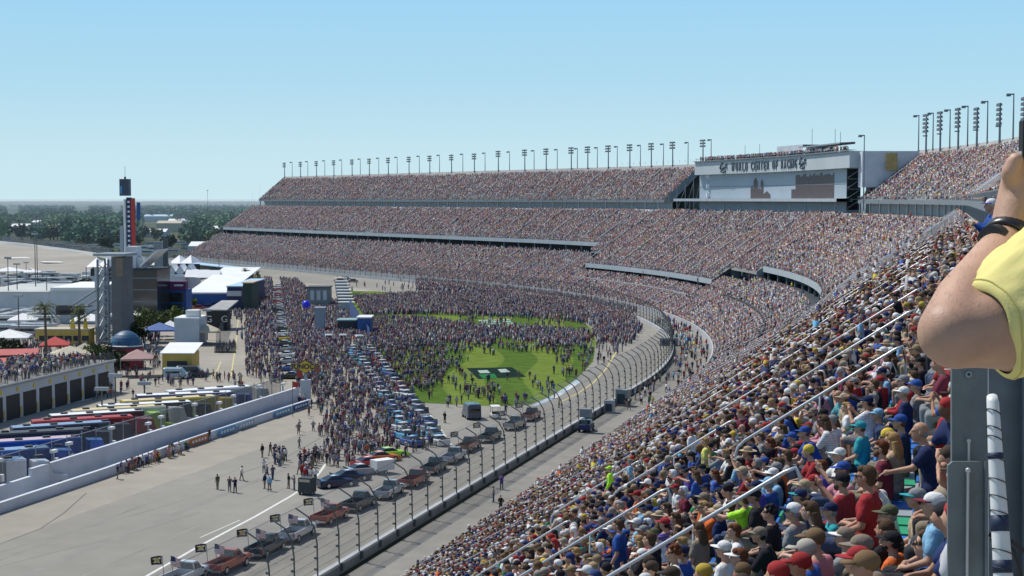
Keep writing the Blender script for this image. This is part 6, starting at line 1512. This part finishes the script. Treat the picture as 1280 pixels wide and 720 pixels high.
for px0 in (905, 1004):
    s_ = s_at(px0, 54, 400, 566, 44); m = MB().mat(MT['signgrey']); 
    for k in range(9):
        a0 = k*.62; a1 = a0+.5
        if k in (2, 6): continue
        m.tube((2.6*math.cos(a0), 0, 1.5*math.sin(a0)), (2.6*math.cos(a1), 0, 1.5*math.sin(a1)), .42, .15, n=5)
    m.line([(-2.6, 0, -1.4), (-.4, 0, -.2), (1.2, 0, .1), (2.8, 0, 1.2)], [.1, .4, .4, .1], 5)
    o = m.build('emblem', tw_); o.location = tq(s_, 53.85, 44.7); o.rotation_euler = (0, 0, -path(s_)[2]-math.pi/2)
# roof terrace: rails, penthouse, canopy
m = MB().mat(MT['steel_far']); tsweep(m, [(54.3, 47.9), (54.3, 48.05)], S_A+12, S_B); tsweep(m, [(53.4, 47.0), (53.4, 47.3), (56, 47.3)], S_A-1, S_B)
for k in range(40): s_ = S_A+14+k*3.8; m.tube(tq(s_, 54.3, 47), tq(s_, 54.3, 48.1), .05, n=4)
m.build('roof_rail', tw_)
m = MB().mat(MT['wallw']); a0 = s_at(1003, 60, 400, 566, 47); b0 = s_at(972, 60, 400, 566, 47); tsweep(m, [(60, 47), (60, 50.8), (70, 50.8), (70, 47)], min(a0, b0), max(a0, b0), 6); m.build('penthouse', tw_)
m = MB().mat(MT['steel']); tsweep(m, [(55.5, 49.4), (55.5, 49.8), (60, 50), (60, 49.4)], s_at(1055, 56, 395, 480, 48)+2, s_at(1000, 56, 400, 560, 48), 8); m.build('roof_canopy', tw_)
for k, (px, z) in enumerate(((931, 52), (949, 52), (1015, 55), (1044, 54), (1050, 53), (1035, 50))):
    s_ = s_at(px, 58, 400, 566, 48); MB().mat(MT['steel']).tube((0, 0, 47), (0, 0, z), .09, n=4).build('antenna', tw_, loc=(tq(s_, 58, 0)))
# people on the tower roof and everywhere in the infield
chunks = []
SLOD = [lod_template('stand', 'none', .05), lod_template('walk', 'cap', .05), lod_template('hips', 'none', .05, True), lod_template('film', 'cap', .05)]
def stand_crowd(P, mute=0.0, tone=(.2, .18, .22)):
    nr = P[:, 1] < 345
    if nr.any():
        Q_ = P[nr]; ch_ = RNG.integers(0, 4, len(Q_))
        for k_ in range(4):
            q_ = Q_[ch_ == k_]; n = len(q_)
            if n: chunks.append(make_crowd('c', None, SLOD[k_], q_, RNG.uniform(0, 6.28, n), RNG.uniform(.92, 1.06, n), tints(n, mute*.85, tone)))
    P = P[~nr]
    if len(P) == 0: return
    n = len(P); chunks.append(make_crowd('c', None, T_STAND_FAR, P, RNG.uniform(0, 6.28, n), RNG.uniform(.92, 1.08, n), tints(n, mute, tone)))
n = 420; ss_ = RNG.uniform(S_A+10, S_B-2, n); oo = RNG.uniform(54.6, 58, n); x, y, h = path_np(ss_, oo); stand_crowd(np.stack([x, y, np.full(n, 47.0)], 1), .15)
# infield polygons (picture rows on the ground) with densities per square metre
def fill(poly, dens, jit=0.0, z=0.02, clump=False, keepf=None):
    W_ = np.array([[gp(a, b).x, gp(a, b).y] for a, b in poly]); lo, hi = W_.min(0), W_.max(0); n = int((hi[0]-lo[0])*(hi[1]-lo[1])*dens)
    q = RNG.uniform(lo, hi, (n, 2)); ins = np.zeros(n, bool); j = len(W_)-1
    for i in range(len(W_)):
        c = ((W_[i, 1] > q[:, 1]) != (W_[j, 1] > q[:, 1])) & (q[:, 0] < (W_[j, 0]-W_[i, 0])*(q[:, 1]-W_[i, 1])/(W_[j, 1]-W_[i, 1]+1e-9)+W_[i, 0]); ins ^= c; j = i
    q = q[ins]
    if clump:
        f = np.sin(q[:, 0]*.35+1.3*np.sin(q[:, 1]*.13))*np.sin(q[:, 1]*.21+.7*np.sin(q[:, 0]*.2)); q = q[(f+RNG.uniform(-.8, .8, len(q))) > .15]
    return np.concatenate([q, np.full((len(q), 1), z)], 1)
def avoid(P, objs, r):
    C = np.array([[o.location.x, o.location.y] for o in objs]); k = np.ones(len(P), bool)
    for c in C: k &= ((P[:, 0]-c[0])**2+((P[:, 1]-c[1]))**2) > r*r
    return P[k]
POLY = [
 ([(306, 352), (340, 349), (344, 380), (347, 420), (352, 470), (356, 486), (330, 484), (308, 470), (306, 420)], .30, False),
 ([(350, 350), (372, 352), (392, 372), (440, 385), (455, 420), (470, 440), (545, 560), (500, 576), (440, 572), (405, 545), (395, 500), (370, 490), (366, 450), (356, 400)], .42, False),
 ([(440, 373), (530, 368), (640, 372), (730, 382), (790, 398), (803, 412), (790, 430), (748, 430), (738, 408), (700, 400), (600, 396), (520, 393), (455, 396)], .48, False),
 ([(455, 400), (520, 400), (590, 408), (660, 412), (745, 418), (742, 429), (690, 430), (620, 424), (560, 430), (520, 440), (480, 446), (450, 425)], .42, False), ([(560, 424), (744, 424), (742, 436), (560, 440)], .16, True), ([(560, 396), (680, 396), (720, 408), (600, 414)], .05, True),
 ([(470, 435), (560, 436), (560, 470), (520, 500), (498, 488)], .30, False),
 ([(560, 425), (745, 428), (741, 445), (650, 442), (600, 446), (560, 470)], .16, True), ([(500, 470), (580, 455), (600, 490), (640, 508), (560, 505), (505, 500)], .15, True), ([(600, 478), (690, 470), (700, 490), (660, 507), (610, 507)], .10, True),
 ([(690, 445), (742, 435), (740, 458), (712, 478), (690, 470)], .16, True), ([(742, 432), (790, 428), (770, 452), (745, 458)], .10, True),
 ([(520, 345), (760, 360), (800, 385), (790, 398), (700, 378), (600, 370), (520, 364)], .30, False), ([(420, 350), (520, 352), (560, 366), (440, 366)], .012, False),
 ([(360, 500), (395, 495), (410, 545), (440, 575), (410, 590), (375, 575)], .05, True), ([(395, 540), (440, 565), (480, 580), (470, 590), (430, 590), (392, 592)], .22, True),
 ([(545, 498), (620, 506), (668, 508), (640, 512), (560, 510)], .05, False),
 # paddock
 ([(0, 425), (60, 425), (140, 440), (150, 455), (80, 470), (0, 480)], .16, False), ([(150, 455), (200, 440), (205, 480), (170, 500), (120, 498)], .10, True), ([(170, 400), (200, 400), (200, 470), (180, 480)], .10, True),
 ([(206, 470), (300, 470), (310, 490), (210, 486)], .10, True), ([(285, 385), (304, 385), (306, 470), (297, 478), (296, 400)], .05, True), ([(270, 433), (295, 433), (295, 441), (270, 441)], .25, False), ([(280, 392), (303, 392), (303, 400), (280, 399)], .20, False), ([(113, 486), (160, 484), (160, 500), (113, 500)], .16, False),
]
for poly, dn, cl_ in POLY:
    P = fill(poly, dn*(2.0 if cl_ else 1.35), clump=cl_); P = avoid(P, cars, 1.9); stand_crowd(P, .5, (.10, .092, .13))
# terrace crowd on the garage roof
gl, ga, gL = GARAGE; n = 420; u = RNG.uniform(-gL/2+1, gL/2-2, n); v = RNG.uniform(.6, 14, n); ca, sa_ = math.cos(ga), math.sin(ga)
stand_crowd(np.stack([gl.x+u*ca-v*sa_, gl.y+u*sa_+v*ca, np.full(n, 5.5)], 1), .05)
P = np.array([[*pw(pw_t(192, -1)+RNG.uniform(-9, 9), -1.2+RNG.uniform(-.5, .3), -.15)] for _ in range(34)]); stand_crowd(P, .1)
# access road between fence and stand
n = 260; ss_ = RNG.uniform(230, 420, n)**1; oo = RNG.uniform(1.4, 8.2, n); w_ok = RNG.random(n) < np.clip((ss_-215)/120, .1, 1); x, y, h = path_np(ss_[w_ok], oo[w_ok]); stand_crowd(np.stack([x, y, np.full(len(x), .02)], 1))
n = 900; ss_ = RNG.uniform(420, 620, n); oo = RNG.uniform(-7, -.8, n); x, y, h = path_np(ss_, oo); stand_crowd(np.stack([x, y, np.full(len(x), .02)], 1), .2)
o = merge_build('crowd_on_infield', chunks, MT['crowd']); tag(o, 'dense crowd of people walking on the grass, pit road and paddock', 'crowd', kind='stuff')
# ---- single people on the track
LOCS = [(272, 612, 'olive', 'lone walker left of the pair on the open track'), (287, 615, 'black', 'person in black beside a companion on the open track'), (294, 616, 'navy', 'person in navy, right one of the pair on the open track'), (302, 601, 'white', 'person in white shirt behind the pair on the open track'),
 (328, 572, 'black', 'person in black standing alone in front of the crowd'), (338, 570, 'black', 'second person in black just right of the lone one'), (147, 599, 'navy', 'person standing at the foot of the pit wall'), (214, 569, 'black', 'dark clothed person at the end of the group by the pit wall'), (262, 551, 'black', 'person in black between the orange and blue banners'),
 (361, 611, 'black', 'person in black left of the equipment cart'), (368, 613, 'grey', 'person in grey touching the equipment cart'), (331, 611, 'navy', 'person in navy in the trio below the group'), (337, 614, 'light blue', 'person in light blue in the trio below the group'), (334, 598, 'grey', 'person in grey of the upper trio'), (341, 600, 'navy', 'person in navy of the upper trio'), (330, 592, 'white', 'person in white of the upper trio'),
 (556, 529, 'black', 'person in black standing alone below the blue van'), (632, 519, 'navy', 'person in navy right of the golf cart'), (686, 498, 'navy', 'person in navy on the pale blue painted strip'), (693, 498, 'white', 'person in white on the painted strip'), (699, 510, 'tan', 'person in tan walking on the track edge'), (755, 455, 'black', 'dark person beside the yellow track line'),
 (627, 612, 'purple', 'person in purple by the track fence'), (617, 628, 'grey', 'person in grey on the road below the fence'), (626, 640, 'black', 'person in black on the road below the fence')]
r_ = random.Random(31)
for k in range(14): LOCS.append((346+r_.uniform(-3, 16), 578+r_.uniform(-6, 6), r_.choice(['white', 'grey', 'black', 'navy', 'white']), None))
for k in range(22): LOCS.append((375+r_.uniform(-2, 20), 592+r_.uniform(-16, 12), r_.choice(['white', 'black', 'navy', 'red', 'grey']), None))
for (px, py, c, lab) in LOCS:
    p = gp(px, py); person((p.x, p.y, .02), r_.uniform(0, 6.28), r_.choice(['stand', 'walk', 'hips', 'film']), c, r_.choice(['cap', 'short', 'cap', 'short']), r_.choice(['black', 'white', 'navy']), r_.choice(['brown', 'black', 'grey']), label=lab or 'person in %s shirt standing in the loose group left of the parked cars' % c, group=None if lab else 'people standing in groups on the track', scale=1.04, jacket=r_.random() < .3)
p = gp(126, 598); person((p.x, p.y, -.3), 1.2, 'lean', 'navy', 'cap', 'black', 'brown', label='person sitting on the ground against the low pit wall', scale=1.0)
# seated team by the pit wall (small, one crew)

# ================================================================ FLOODLIGHTS ON THE STAND
def flood(s, o, z0, h, big, lab, grp, yaw=None):
    p = pt(s, o, z0); t = thing('floodlight' if big else 'light_pole', lab, 'floodlight' if big else 'light pole', p, -path(s)[2] if yaw is None else yaw, grp)
    MB().mat(MT['steel_far']).tube((0, 0, 0), (0, 0, h), .28 if big else .2, .18 if big else .12, n=8).build('pole', t)
    if big:
        for k in range(big):
            m = MB().mat(MT['steel_far']); z = h-.3-k*1.05; m.box((0, 0, z), (.25, 3.4, .18))
            for j in range(4): m.box((-.25, -1.35+j*.9, z+.1), (.6, .55, .62), taper=.8)
            m.build('lamp_bank', t)
        if big > 3:
            MB().mat(MT['wallw']).box((.3, 1.6, h-3.6), (.1, 1.5, 2.6)).build('cable_box', t); MB().mat(MT['steel_far']).box((-.4, -.4, h*.48), (1.2, .4, .3)).build('speaker', t)
    else: MB().mat(MT['steel_far']).box((-.7, 0, h-.1), (1.6, .3, .3)).box((-1.1, 0, h-.35), (.9, .7, .4)).build('lamp_head', t)
def row_lab(kind, i, n, side):
    return '%s %s in the row on top of the %s' % (['%s' % w for w in rowname+['twenty-third', 'last']][i], kind, side)
FX = [356, 376, 396, 417, 440, 462, 486, 511, 537, 564, 593, 623, 656, 682, 714, 734, 760, 787, 815, 846]; TX = [365, 385, 406, 427, 450, 474, 497, 524, 549, 578, 607, 637, 668, 697, 722, 746, 772, 800, 829, 861]
nm_l = rowname
for i, px in enumerate(FX):
    s = s_at(px, 72.3, 560, 960, 46); flood(s, 72.3, 44, 11.3 if px < 600 else 12, 3, '%s floodlight from the left end of the far stand roofline' % ('first' if i == 0 else nm_l[i]), 'floodlights on the far stand')
for i, px in enumerate(TX):
    s = s_at(px, 72.6, 545, 950, 46); flood(s, 72.6, 44, 11.6, 0, '%s thin lamp pole from the left end of the far stand roofline' % ('first' if i == 0 else nm_l[i]), 'thin lamp poles on the far stand')
for i, px in enumerate((879, 889)): s = s_at(px, 72, 480, 580, 46); flood(s, 72, 44, 12, 3 if i == 0 else 0, ['floodlight just left of the tower roof', 'thin lamp pole behind the tower left corner'][i], None)
flood(s_at(1075, 52, 360, 420, 34), 53, 31, 19.5, 0, 'single lamp pole standing in front of the tower end wall', None)
for i, px in enumerate((1157, 1175, 1197, 1222, 1250, 1281)): s = s_at(px, 72, 150, 404, 50); flood(s, 72, 45.5, 10.8-.3*i if i > 2 else 10.8, 5, '%s floodlight from the left on top of the near upper stand' % nm_l[i].replace('nearest', 'first'), 'floodlights on the near upper stand')
for i, px in enumerate((1149, 1166, 1187, 1209, 1234, 1266)): s = s_at(px, 72.3, 150, 404, 50); flood(s, 72.3, 45.5, 11.0, 0, '%s thin lamp pole from the left on the near upper stand' % nm_l[i].replace('nearest', 'first'), 'thin lamp poles on the near upper stand')
# ================================================================ FOREGROUND: man filming, steel post, pipe
def at(px, py, Y):
    r = ray(px, py); t = Y/r.y; return Vector((r.x*t, Y, H+r.z*t))
EL = at(1189, 416, 1.50); WR_ = at(1259, 299, 1.63); SH = at(1385, 385, 1.57)
man = MB()
def capm(a, ra, b, rb, n=20): man.tube(a, b, ra, rb, n); man.ell(a, (ra,)*3, n, 14); man.ell(b, (rb,)*3, n, 14)
fa1 = EL.lerp(WR_, .30)+Vector((-.002, 0, .002)); fa2 = EL.lerp(WR_, .72)
capm(EL, .0335, fa1, .0325); capm(fa1, .0325, fa2, .0265); capm(fa2, .0265, WR_, .021)
ua = EL.lerp(SH, .45)+Vector((0, 0, -.006)); capm(EL+Vector((.004, 0, -.003)), .0335, EL.lerp(SH, .20)+Vector((0, 0, -.001)), .0400); capm(EL.lerp(SH, .20)+Vector((0, 0, -.001)), .0400, ua, .046); capm(ua, .049, SH, .060)
# palm and fingers of the raised hand
W2 = at(1267, 270, 1.64); PM = at(1283, 228, 1.655)
capm(WR_, .0215, W2, .021); capm(W2, .022, PM, .027); capm(at(1275, 245, 1.65), .022, at(1298, 214, 1.66), .020)
for i, (x0, y0, x1, y1, x2, y2) in enumerate(((1289, 214, 1300, 186, 1296, 170), (1296, 220, 1312, 196, 1306, 180), (1300, 228, 1320, 208, 1314, 192), (1303, 238, 1324, 222, 1318, 208))):
    a, b, c = at(x0, y0, 1.66), at(x1, y1, 1.675+.004*i), at(x2, y2, 1.655); capm(a, .0095, b, .0088, 10); capm(b, .0088, c, .0075, 10)
a, b, c = at(1270, 238, 1.645), at(1264, 216, 1.635), at(1270, 200, 1.632); capm(a, .0125, b, .0115, 12); capm(b, .0115, c, .0095, 12)
# rest of the body beside the frame
base = Vector((SH.x+.20, SH.y+.02, 0)); FZ = H-1.65
def bp(x, y, z): return Vector((base.x+x, base.y+y, FZ+z))
capm(SH, .060, bp(0, .0, 1.44), .07); capm(bp(0, 0, 1.40), .11, bp(0, 0, 1.15), .13); capm(bp(.0, 0, 1.15), .13, bp(0, 0, .95), .135); capm(bp(-.07, 0, 1.34), .11, bp(.08, 0, 1.34), .11); capm(bp(0, 0, 1.46), .062, bp(0, .02, 1.58), .056)
capm(bp(.0, 0, 1.44), .065, bp(.2, 0, 1.42), .058); capm(bp(.2, 0, 1.42), .058, bp(.27, .14, 1.18), .045); capm(bp(.27, .14, 1.18), .042, bp(.12, .30, 1.36), .026); capm(bp(.12, .30, 1.36), .024, bp(.06, .31, 1.44), .03)
for i in range(4): capm(bp(.06+.012*i, .31, 1.46), .009, bp(.03+.012*i, .33, 1.52+.008*i), .0085, 8)
capm(bp(.05, .30, 1.42), .011, bp(.02, .29, 1.47), .010, 8)
for s in (-1, 1):
    capm(bp(s*.09, 0, .92), .10, bp(s*.11, .03, .5), .065); capm(bp(s*.11, .03, .5), .06, bp(s*.12, 0, .10), .042); capm(bp(s*.12, -.03, .06), .045, bp(s*.13, .15, .05), .036)
hd = bp(0, .045, 1.74-.03)
man.ell(hd+V3(0, -.012, .03), (.074, .092, .085), 18, 14); man.ell(hd+V3(0, .02, -.03), (.060, .072, .080), 18, 14); man.ell(hd+V3(0, .052, -.078), (.034, .034, .03), 12, 8); capm(hd+V3(0, .092, .012), .010, hd+V3(0, .108, -.022), .016, 8)
for s in (-1, 1): man.ell(hd+V3(s*.075, -.005, -.008), (.012, .02, .032), 10, 8)
MT['skin_near'] = M('sunlit_skin', (.50, .295, .20), .55, .10, 30, bump=.07, bscale=340, var2=.11, scale2=9)
me = setmat(fuse(man, .0045, 'person_body', 3), MT['skin_near']); mo = link('person', me); tag(mo, 'man in pale yellow t-shirt raising his arm to film with a phone', 'person')
# sleeve and shirt
MT['shirt_near'] = M('pale_yellow_jersey', (.78, .69, .25), .9, .05, 3, bump=.07, bscale=350, var2=.05, scale2=6)
ax = (SH-EL).normalized(); upv = Vector((0, 0, 1)); sd = ax.cross(upv).normalized(); uv = sd.cross(ax)
shm = MB().mat(MT['shirt_near']); rings = []; NR = 64
for j in range(26):
    u = j/25; c = EL.lerp(SH, .20+.82*u)+Vector((0, 0, -.002)); rad = .0440+.056*u**1.0; c = c+uv*(rad-.0440)*.74
    ring = []
    for i in range(NR):
        t = 2*math.pi*i/NR; top = math.sin(t)
        fold = .0065*math.sin(5*t+5*u+1.0)*(u**.6)+.0035*math.sin(11*t-9*u)*u**.7+.0035*math.sin(3*t+9*u)+.0022*math.sin(17*t+14*u)*min(1, 2.2*u)
        sk = (.10*max(top, 0)**1.2*(1-u)*.0) 
        p = c+(sd*math.cos(t)+uv*top)*(rad+fold)+ax*((-.010*max(top, 0)-.026*min(top, 0))*(1-u)**3+.003*math.sin(2*t)*(1-u))
        p += uv*(.006*(1-u)*top)
        ring.append(p)
    rings.append(ring)
inner = [[p+(c-p).normalized()*.006 for p in rings[0]] for c in [EL.lerp(SH, .20)]][0]
hemm = MB().mat(M('hem_stitching', (.60, .53, .18), .9, .1, 5)); hemm.line([rings[1][i % NR]+(rings[1][i % NR]-rings[1][(i+NR//2) % NR]).normalized()*.0006 for i in range(NR+1)], .0009, 5); hemm.build('hem_seam', mo)
shm.loft([inner]+[rings[0]]+rings[1:], caps=False); sl = shm.build('sleeve', mo, smooth=True)
sm_ = MB()
def caps_(a, ra, b, rb): sm_.tube(a, b, ra, rb, 18); sm_.ell(a, (ra,)*3, 18, 12); sm_.ell(b, (rb,)*3, 18, 12)
caps_(SH+Vector((.03, 0, 0)), .082, bp(0, 0, 1.42), .085); caps_(bp(-.07, 0, 1.33), .125, bp(.08, 0, 1.33), .125); caps_(bp(0, 0, 1.3), .14, bp(0, 0, .92), .15); caps_(bp(0, 0, 1.42), .085, bp(.2, 0, 1.41), .078); caps_(bp(.2, 0, 1.41), .078, bp(.245, .08, 1.27), .065)
link('shirt', setmat(fuse(sm_, .012, 'shirt', 3), MT['shirt_near']), mo)
pm_ = MB()
for s in (-1, 1): pm_.tube(bp(s*.09, 0, .95), bp(s*.11, .03, .5), .125, .085, 16); pm_.ell(bp(s*.09, 0, .93), (.125,)*3, 14, 10)
link('shorts', setmat(fuse(pm_, .014, 'shorts', 2), MT['tan']), mo)
link('hair', HW['short'], mo, hd, 0, HAIRC['brown'])
# fine arm hair
me.calc_loop_triangles(); r_ = random.Random(8); hairs = MB().mat(M('arm_hair', (.42, .27, .16), .6, .1, 1)); vv = [v for v in me.vertices if (EL-v.co).length < .30 and v.co.x < WR_.x+.01 and ((v.co-EL).dot((WR_-EL).normalized()) > -.02) and ((v.co-EL).cross((WR_-EL).normalized())).length < .05]
for k in range(700):
    v = r_.choice(vv); nrm = v.normal; fl = ((WR_-EL).normalized()*.7+nrm*r_.uniform(.25, .8)+Vector((r_.gauss(0, .3), r_.gauss(0, .3), r_.gauss(0, .3)))).normalized()
    p = v.co+Vector((r_.uniform(-.002, .002),)*3); L_ = r_.uniform(.003, .007); w_ = Vector((0, 1, 0)).cross(fl).normalized()*.00014
    hairs.add([p-w_, p+w_, p+fl*L_], [(0, 1, 2)])
hairs.build('arm_hair', mo)
# watch
axw = (W2-WR_).normalized() if (W2-WR_).length > 0 else Vector((0, 0, 1)); cw = WR_; axw = (WR_-EL).normalized()
s1 = axw.orthogonal().normalized(); s2 = axw.cross(s1); wm = MB().mat(M('watch_strap', (.012, .012, .014), .35, .1, 20, spec=.7)); rg = []
for i in range(29):
    t = 2*math.pi*i/28; rg.append([cw+(s1*math.cos(t)+s2*math.sin(t))*rr_+axw*zz for rr_, zz in ((.0225, -.008), (.0262, -.0065), (.0268, .0), (.0262, .0065), (.0225, .008))])
wm.loft(rg, caps=False); wt = wm.build('wristwatch', mo, smooth=True)
fc = cw+Vector((-.03, -.03, 0)); dn = (fc-cw).normalized(); MB().mat(MT['black']).tube(cw+dn*.024, cw+dn*.036, .0165, .0155, n=24).build('watch_case', wt); MB().mat(M('watch_yellow', (.75, .55, .03), .4, .1, 5)).box(at(1264, 301, 1.605), (.008, .004, .016)).build('strap_accent', wt)
t = thing('smartphone', 'dark smartphone held upright in the raised hand at the right edge', 'phone', at(1304, 209, 1.645), .12)
MB().mat(MT['black']).box((0, 0, 0), (.052, .010, .098)).build('case', t); MB().mat(MT['rail']).box((-.0265, 0, -.008), (.002, .009, .05)).build('side_frame', t); MB().mat(MT['glass']).box((0, -.0055, 0), (.046, .001, .09)).build('screen', t)
# steel post
MT['steel_near'] = M('weathered_galvanised_steel', (.17, .20, .215), .5, .12, 14, metal=.35, bump=.15, bscale=60, var2=.15, scale2=4)
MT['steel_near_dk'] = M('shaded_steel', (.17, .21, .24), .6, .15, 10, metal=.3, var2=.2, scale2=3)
t = thing('steel_post', 'thick grey steel beam with bolted bracket at the right edge below the raised arm', 'steel beam', at(1212, 720, 3.2)); o0 = t.location.copy()
def q3(px, py, Y): return at(px, py, Y)-o0
def plate(x0, x1, y0, y1, Y, th, mt, ch=0):
    m = MB().mat(mt); P = [(x0, y1), (x1, y1), (x1, y0+ch), (x1-ch, y0), (x0+ch*1.2, y0), (x0, y0+ch)] if ch else [(x0, y1), (x1, y1), (x1, y0), (x0, y0)]
    a = [q3(x, y, Y) for x, y in P]; b = [p+Vector((0, th, 0)) for p in a]; n = len(a)
    return m.add(a+b, [tuple(range(n)), tuple(range(2*n-1, n-1, -1))]+[(i, n+i, n+(i+1) % n, (i+1) % n) for i in range(n)])
plate(1190, 1234.5, 405, 1150, 3.2, .012, MT['steel_near']).build('front_flange', t); plate(1236, 1279, 405, 1150, 3.34, .012, MT['steel_near_dk']).build('rear_flange', t); plate(1279.5, 1330, 405, 1150, 3.30, .012, MT['steel_near_dk']).build('rear_flange', t)
plate(1230.5, 1234, 405, 1150, 3.213, .02, MT['steel_near_dk']).build('web', t)
plate(1185, 1233.5, 577, 1150, 3.16, .008, MT['steel_near'], 5).build('bracket_plate', t)
m = MB().mat(MT['steel']); c = q3(1211, 468, 3.195); m.tube(c, c+Vector((0, .01, 0)), .0068, n=14); m.mat(MT['black']); m.tube(c-Vector((0, .002, 0)), c, .003, n=10); m.build('bolt', t)
m = MB().mat(MT['rail']); m.tube(q3(1211, 551, 3.19), q3(1211, 582, 3.19), .0028, n=8); m.tube(q3(1210, 588, 3.15), q3(1207, 900, 3.15), .0032, n=8); m.ell(q3(1210, 588, 3.15), (.006,)*3); m.ell(q3(1211, 551, 3.19), (.005,)*3); m.build('tie_rod', t)
m = MB().mat(MT['steel_near']); m.tube(q3(1232.5, 577, 3.155), q3(1232.5, 1100, 3.155), .004, n=6); m.build('edge_lip', t)
t = thing('white_pipe', 'white pipe wrapped with thin black ties running down beside the steel beam', 'pipe', at(1250, 720, 3.28)); o0 = t.location.copy()
PTS = [(1240, 496, 3.12), (1241, 503, 3.11), (1244, 560, 3.09), (1249, 640, 3.06), (1254, 720, 3.03), (1263, 860, 3.0), (1275, 1100, 2.98)]
MT['pipe'] = M('white_plastic_pipe', (.72, .73, .72), .4, .05, 6, var2=.05, scale2=20)
m = MB().mat(MT['pipe']); m.line([q3(*p) for p in PTS], [.011, .0125, .0145, .017, .0195, .022, .024], 24); m.build('pipe_body', t, smooth=True)
def onpipe(py):
    for (a, b) in zip(PTS[:-1], PTS[1:]):
        if a[1] <= py <= b[1]:
            f = (py-a[1])/(b[1]-a[1]); return tuple(a[i]+(b[i]-a[i])*f for i in range(3))
def rp(py): return .0125+(py-503)*.000034
for py in (515, 536, 548, 574, 601, 622, 641, 689, 712):
    p = q3(*onpipe(py)); m = MB().mat(MT['black']); r0 = rp(py)+.0012; pts = [p+Vector((r0*math.cos(a_), r0*math.sin(a_), -.006*math.cos(a_)-.005*math.sin(a_))) for a_ in [i*.35 for i in range(19)]]
    m.line(pts, .0012, 5); m.build('tie', t)
NB = M('painted_shadow_band', (.015, .03, .075), .6, .1, 5)  # dark bands painted on the pipe as shadows of nearby rails
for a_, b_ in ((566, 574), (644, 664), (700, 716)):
    m = MB().mat(NB); m.line([q3(*onpipe(a_)), q3(*onpipe((a_+b_)/2)), q3(*onpipe(b_))], [rp(a_)+.0008, rp((a_+b_)/2)+.0008, rp(b_)+.0008], 24); m.build('painted_shadow_band', t, smooth=True)
t = thing('black_cable', 'black cable looped around the white pipe', 'cable'); m = MB().mat(MT['black'])
m.line([at(1236, 668, 3.2), at(1250, 672, 3.19), at(1264, 676, 3.19), at(1282, 690, 3.22), at(1310, 700, 3.25)], .0045, 8); m.line([at(1238, 675, 3.2), at(1255, 674, 3.19), at(1268, 690, 3.2), at(1276, 715, 3.22), at(1280, 760, 3.24)], .004, 8); o = m.build('cable', t)
# landing with the man in blue
lm = MB().mat(MT['steel_far']); c = pt(27, 55.2, 0); lm.box((c[0], c[1], 30.6), (3.2, 9, 3.1), -A0); lm.build('landing', stand)
gr_ = MB().mat(MT['rail'])
for k in range(5): p = pt(22.8+k*2.1, 53.75, 32.15); gr_.tube(p, (p[0], p[1], 33.1), .03, n=6)
a = pt(22.8, 53.75, 33.1); b = pt(31.2, 53.75, 33.1); gr_.tube(a, b, .03, n=6); a = pt(22.8, 53.75, 32.6); b = pt(31.2, 53.75, 32.6); gr_.tube(a, b, .02, n=6); gr_.build('landing_rail', stand)
# ================================================================ AIR HAZE
hm = bpy.data.materials.new('air_haze'); hm.use_nodes = True; n_ = hm.node_tree; n_.nodes.clear()
o_ = n_.nodes.new('ShaderNodeOutputMaterial'); v_ = n_.nodes.new('ShaderNodeVolumeScatter'); v_.inputs['Color'].default_value = (.66, .84, 1, 1); v_.inputs['Density'].default_value = .00014; v_.inputs['Anisotropy'].default_value = .2
n_.links.new(v_.outputs[0], o_.inputs['Volume'])
hz = MB().box((0, 4350, 16.6), (12000, 7300, 33.2)).build('haze'); hz.data.materials.append(hm); tag(hz, 'thin bluish haze hanging over the far side of the track', 'haze', kind='stuff')
SC.cycles.volume_bounces = 0
